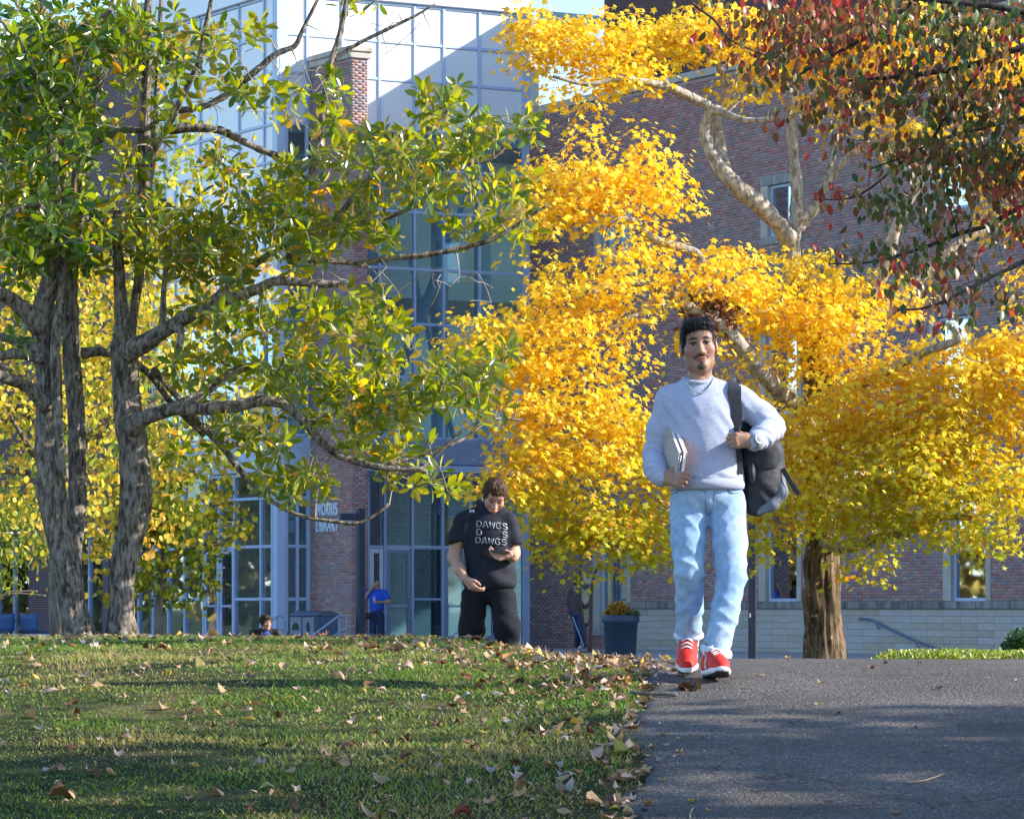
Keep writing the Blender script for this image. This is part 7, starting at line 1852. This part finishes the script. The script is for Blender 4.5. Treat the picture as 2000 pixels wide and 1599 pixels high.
fg = figure("bald man in royal blue shirt phoning beside the white entrance door", 95.0, 736, -1.04, 1.72,
            dict(tx=0, sr=(-.19, .02, 1.40), er=(-.33, -.05, 1.22), wr=(-.13, -.10, 1.50), sl=(.20, .02, 1.40), el=(.30, -.06, 1.16), wl=(.08, -.24, 1.16), hR=(-.09, 0, .84), kR=(-.10, -.03, .46), fR=(-.11, 0, 0), hL=(.09, 0, .84), kL=(.11, -.03, .46), fL=(.14, .02, 0)),
            "shirt", "trousers", m_blue, m_jean, (0.42, 0.25, 0.18), 'buzz', (0.10, 0.07, 0.055), 0.1, radians(12))
s_ = SDF(); s_.ell((-.20, -.10, .82), (.10, .07, .08)); garment("waist_pouch", s_, (-.35, -.22, .7), (-.05, .02, .95), .014, m_black, fg)
ribbon([(-.14, -.14, .87), (.0, -.15, .94), (.14, -.13, .99), (.19, -.02, 1.0)], [.035, .035], (0, -1, 0), .01, "pouch_strap", m_black, fg)
fld = SDF(); fld.ell((0, 0, 1.72 * .70), (.185, .12, 1.72 * .13)); draped(outline_text("SIU", .16, .09, 0), -.01, 1.24, 0, .008, "shirt_lettering", .012, fld, fg, m_print)
m_jack = M("black_jacket", (0.018, 0.016, 0.022), 0.7, 0.2, 20)
fy_ = figure("dark haired youth in black jacket and blue tee, head and shoulders above the crest", 62.0, 518, -1.85, 1.76,
             dict(tx=0, sr=(-.19, .02, 1.42), er=(-.25, .04, 1.13), wr=(-.20, -.16, .98), sl=(.19, .02, 1.42), el=(.25, .04, 1.13), wl=(.22, -.1, .92), hR=(-.09, 0, .86), kR=(-.10, -.08, .47), fR=(-.10, .05, 0), hL=(.09, 0, .86), kL=(.10, .05, .47), fL=(.10, .15, 0), head=(.01, -.03, 1.60)),
             "jacket", "trousers", m_jack, m_jean, (0.50, 0.30, 0.23), 'mop', (0.05, 0.032, 0.024), radians(32), radians(2), 'long')
s_ = SDF(); s_.ell((.02, -.075, 1.30), (.085, .06, .17)); garment("tee_shirt", s_, (-.15, -.2, 1.05), (.2, .05, 1.5), .012, m_blue, fy_)
m_plum = M("plum_brown_jacket", (0.075, 0.05, 0.065), 0.8, 0.2, 16, 0.3, 60); m_track = M("navy_track_pants", (0.012, 0.03, 0.085), 0.7, 0.15, 16); m_strp = M("pale_stripe", (0.35, 0.5, 0.7), 0.7, 0.1, 20)
fj = figure("walker in plum brown jacket and navy track pants half behind the sculpture", 92.0, 1127, -1.03, 1.70,
            dict(tx=.02, sr=(-.15, .03, 1.38), er=(-.20, .10, 1.10), wr=(-.19, .02, .86), sl=(.17, -.02, 1.38), el=(.20, -.08, 1.10), wl=(.26, -.18, .95), hR=(-.03, .03, .84), kR=(.02, .06, .45), fR=(.0, .25, .02), hL=(.07, -.02, .84), kL=(.13, -.10, .45), fL=(.20, -.08, 0), toe=.12),
            "jacket", "trousers", m_plum, m_track, (0.30, 0.18, 0.13), 'mop', (0.03, 0.022, 0.02), radians(70), radians(10), 'long')
ribbon([(-.10, -.10, .80), (-.04, -.10, .62), (.03, -.13, .45), (.10, -.16, .25), (.16, -.15, .08)], [.02, .02], (-.3, -1, 0), .008, "side_stripe", m_strp, fj)
shade(9.5, 14.6, 8.6, 2.6, 901, 1400, 74)
shade(16.0, 15.6, 11.0, 1.7, 903, 800, 45)
shade(17.5, 24.5, 13.5, 2.0, 905, 900, 60)
for k, (x, y, h) in enumerate(((-34, 112, 11), (-42, 120, 13), (-30, 122, 12), (-52, 130, 14), (-44, 104, 10), (-24, 116, 9), (-38, 116, 10), (-60, 122, 13))):
    simple_tree("oak_tree", "autumn oak left of the library reflected in its glass", (x, y, -1.85), h, 4.6, (0, 0, h * 0.48), 1500, T_OVAL, m_oak_leaf, [(0.30, 0.30, 0.08), (0.5, 0.36, 0.10), (0.36, 0.22, 0.10), (0.6, 0.46, 0.12)], (0.5, 0.8), 950 + k, m_grey_bark, "oaks left of the library", 0.25, (0, 0), 130, 1.1, 0.1)
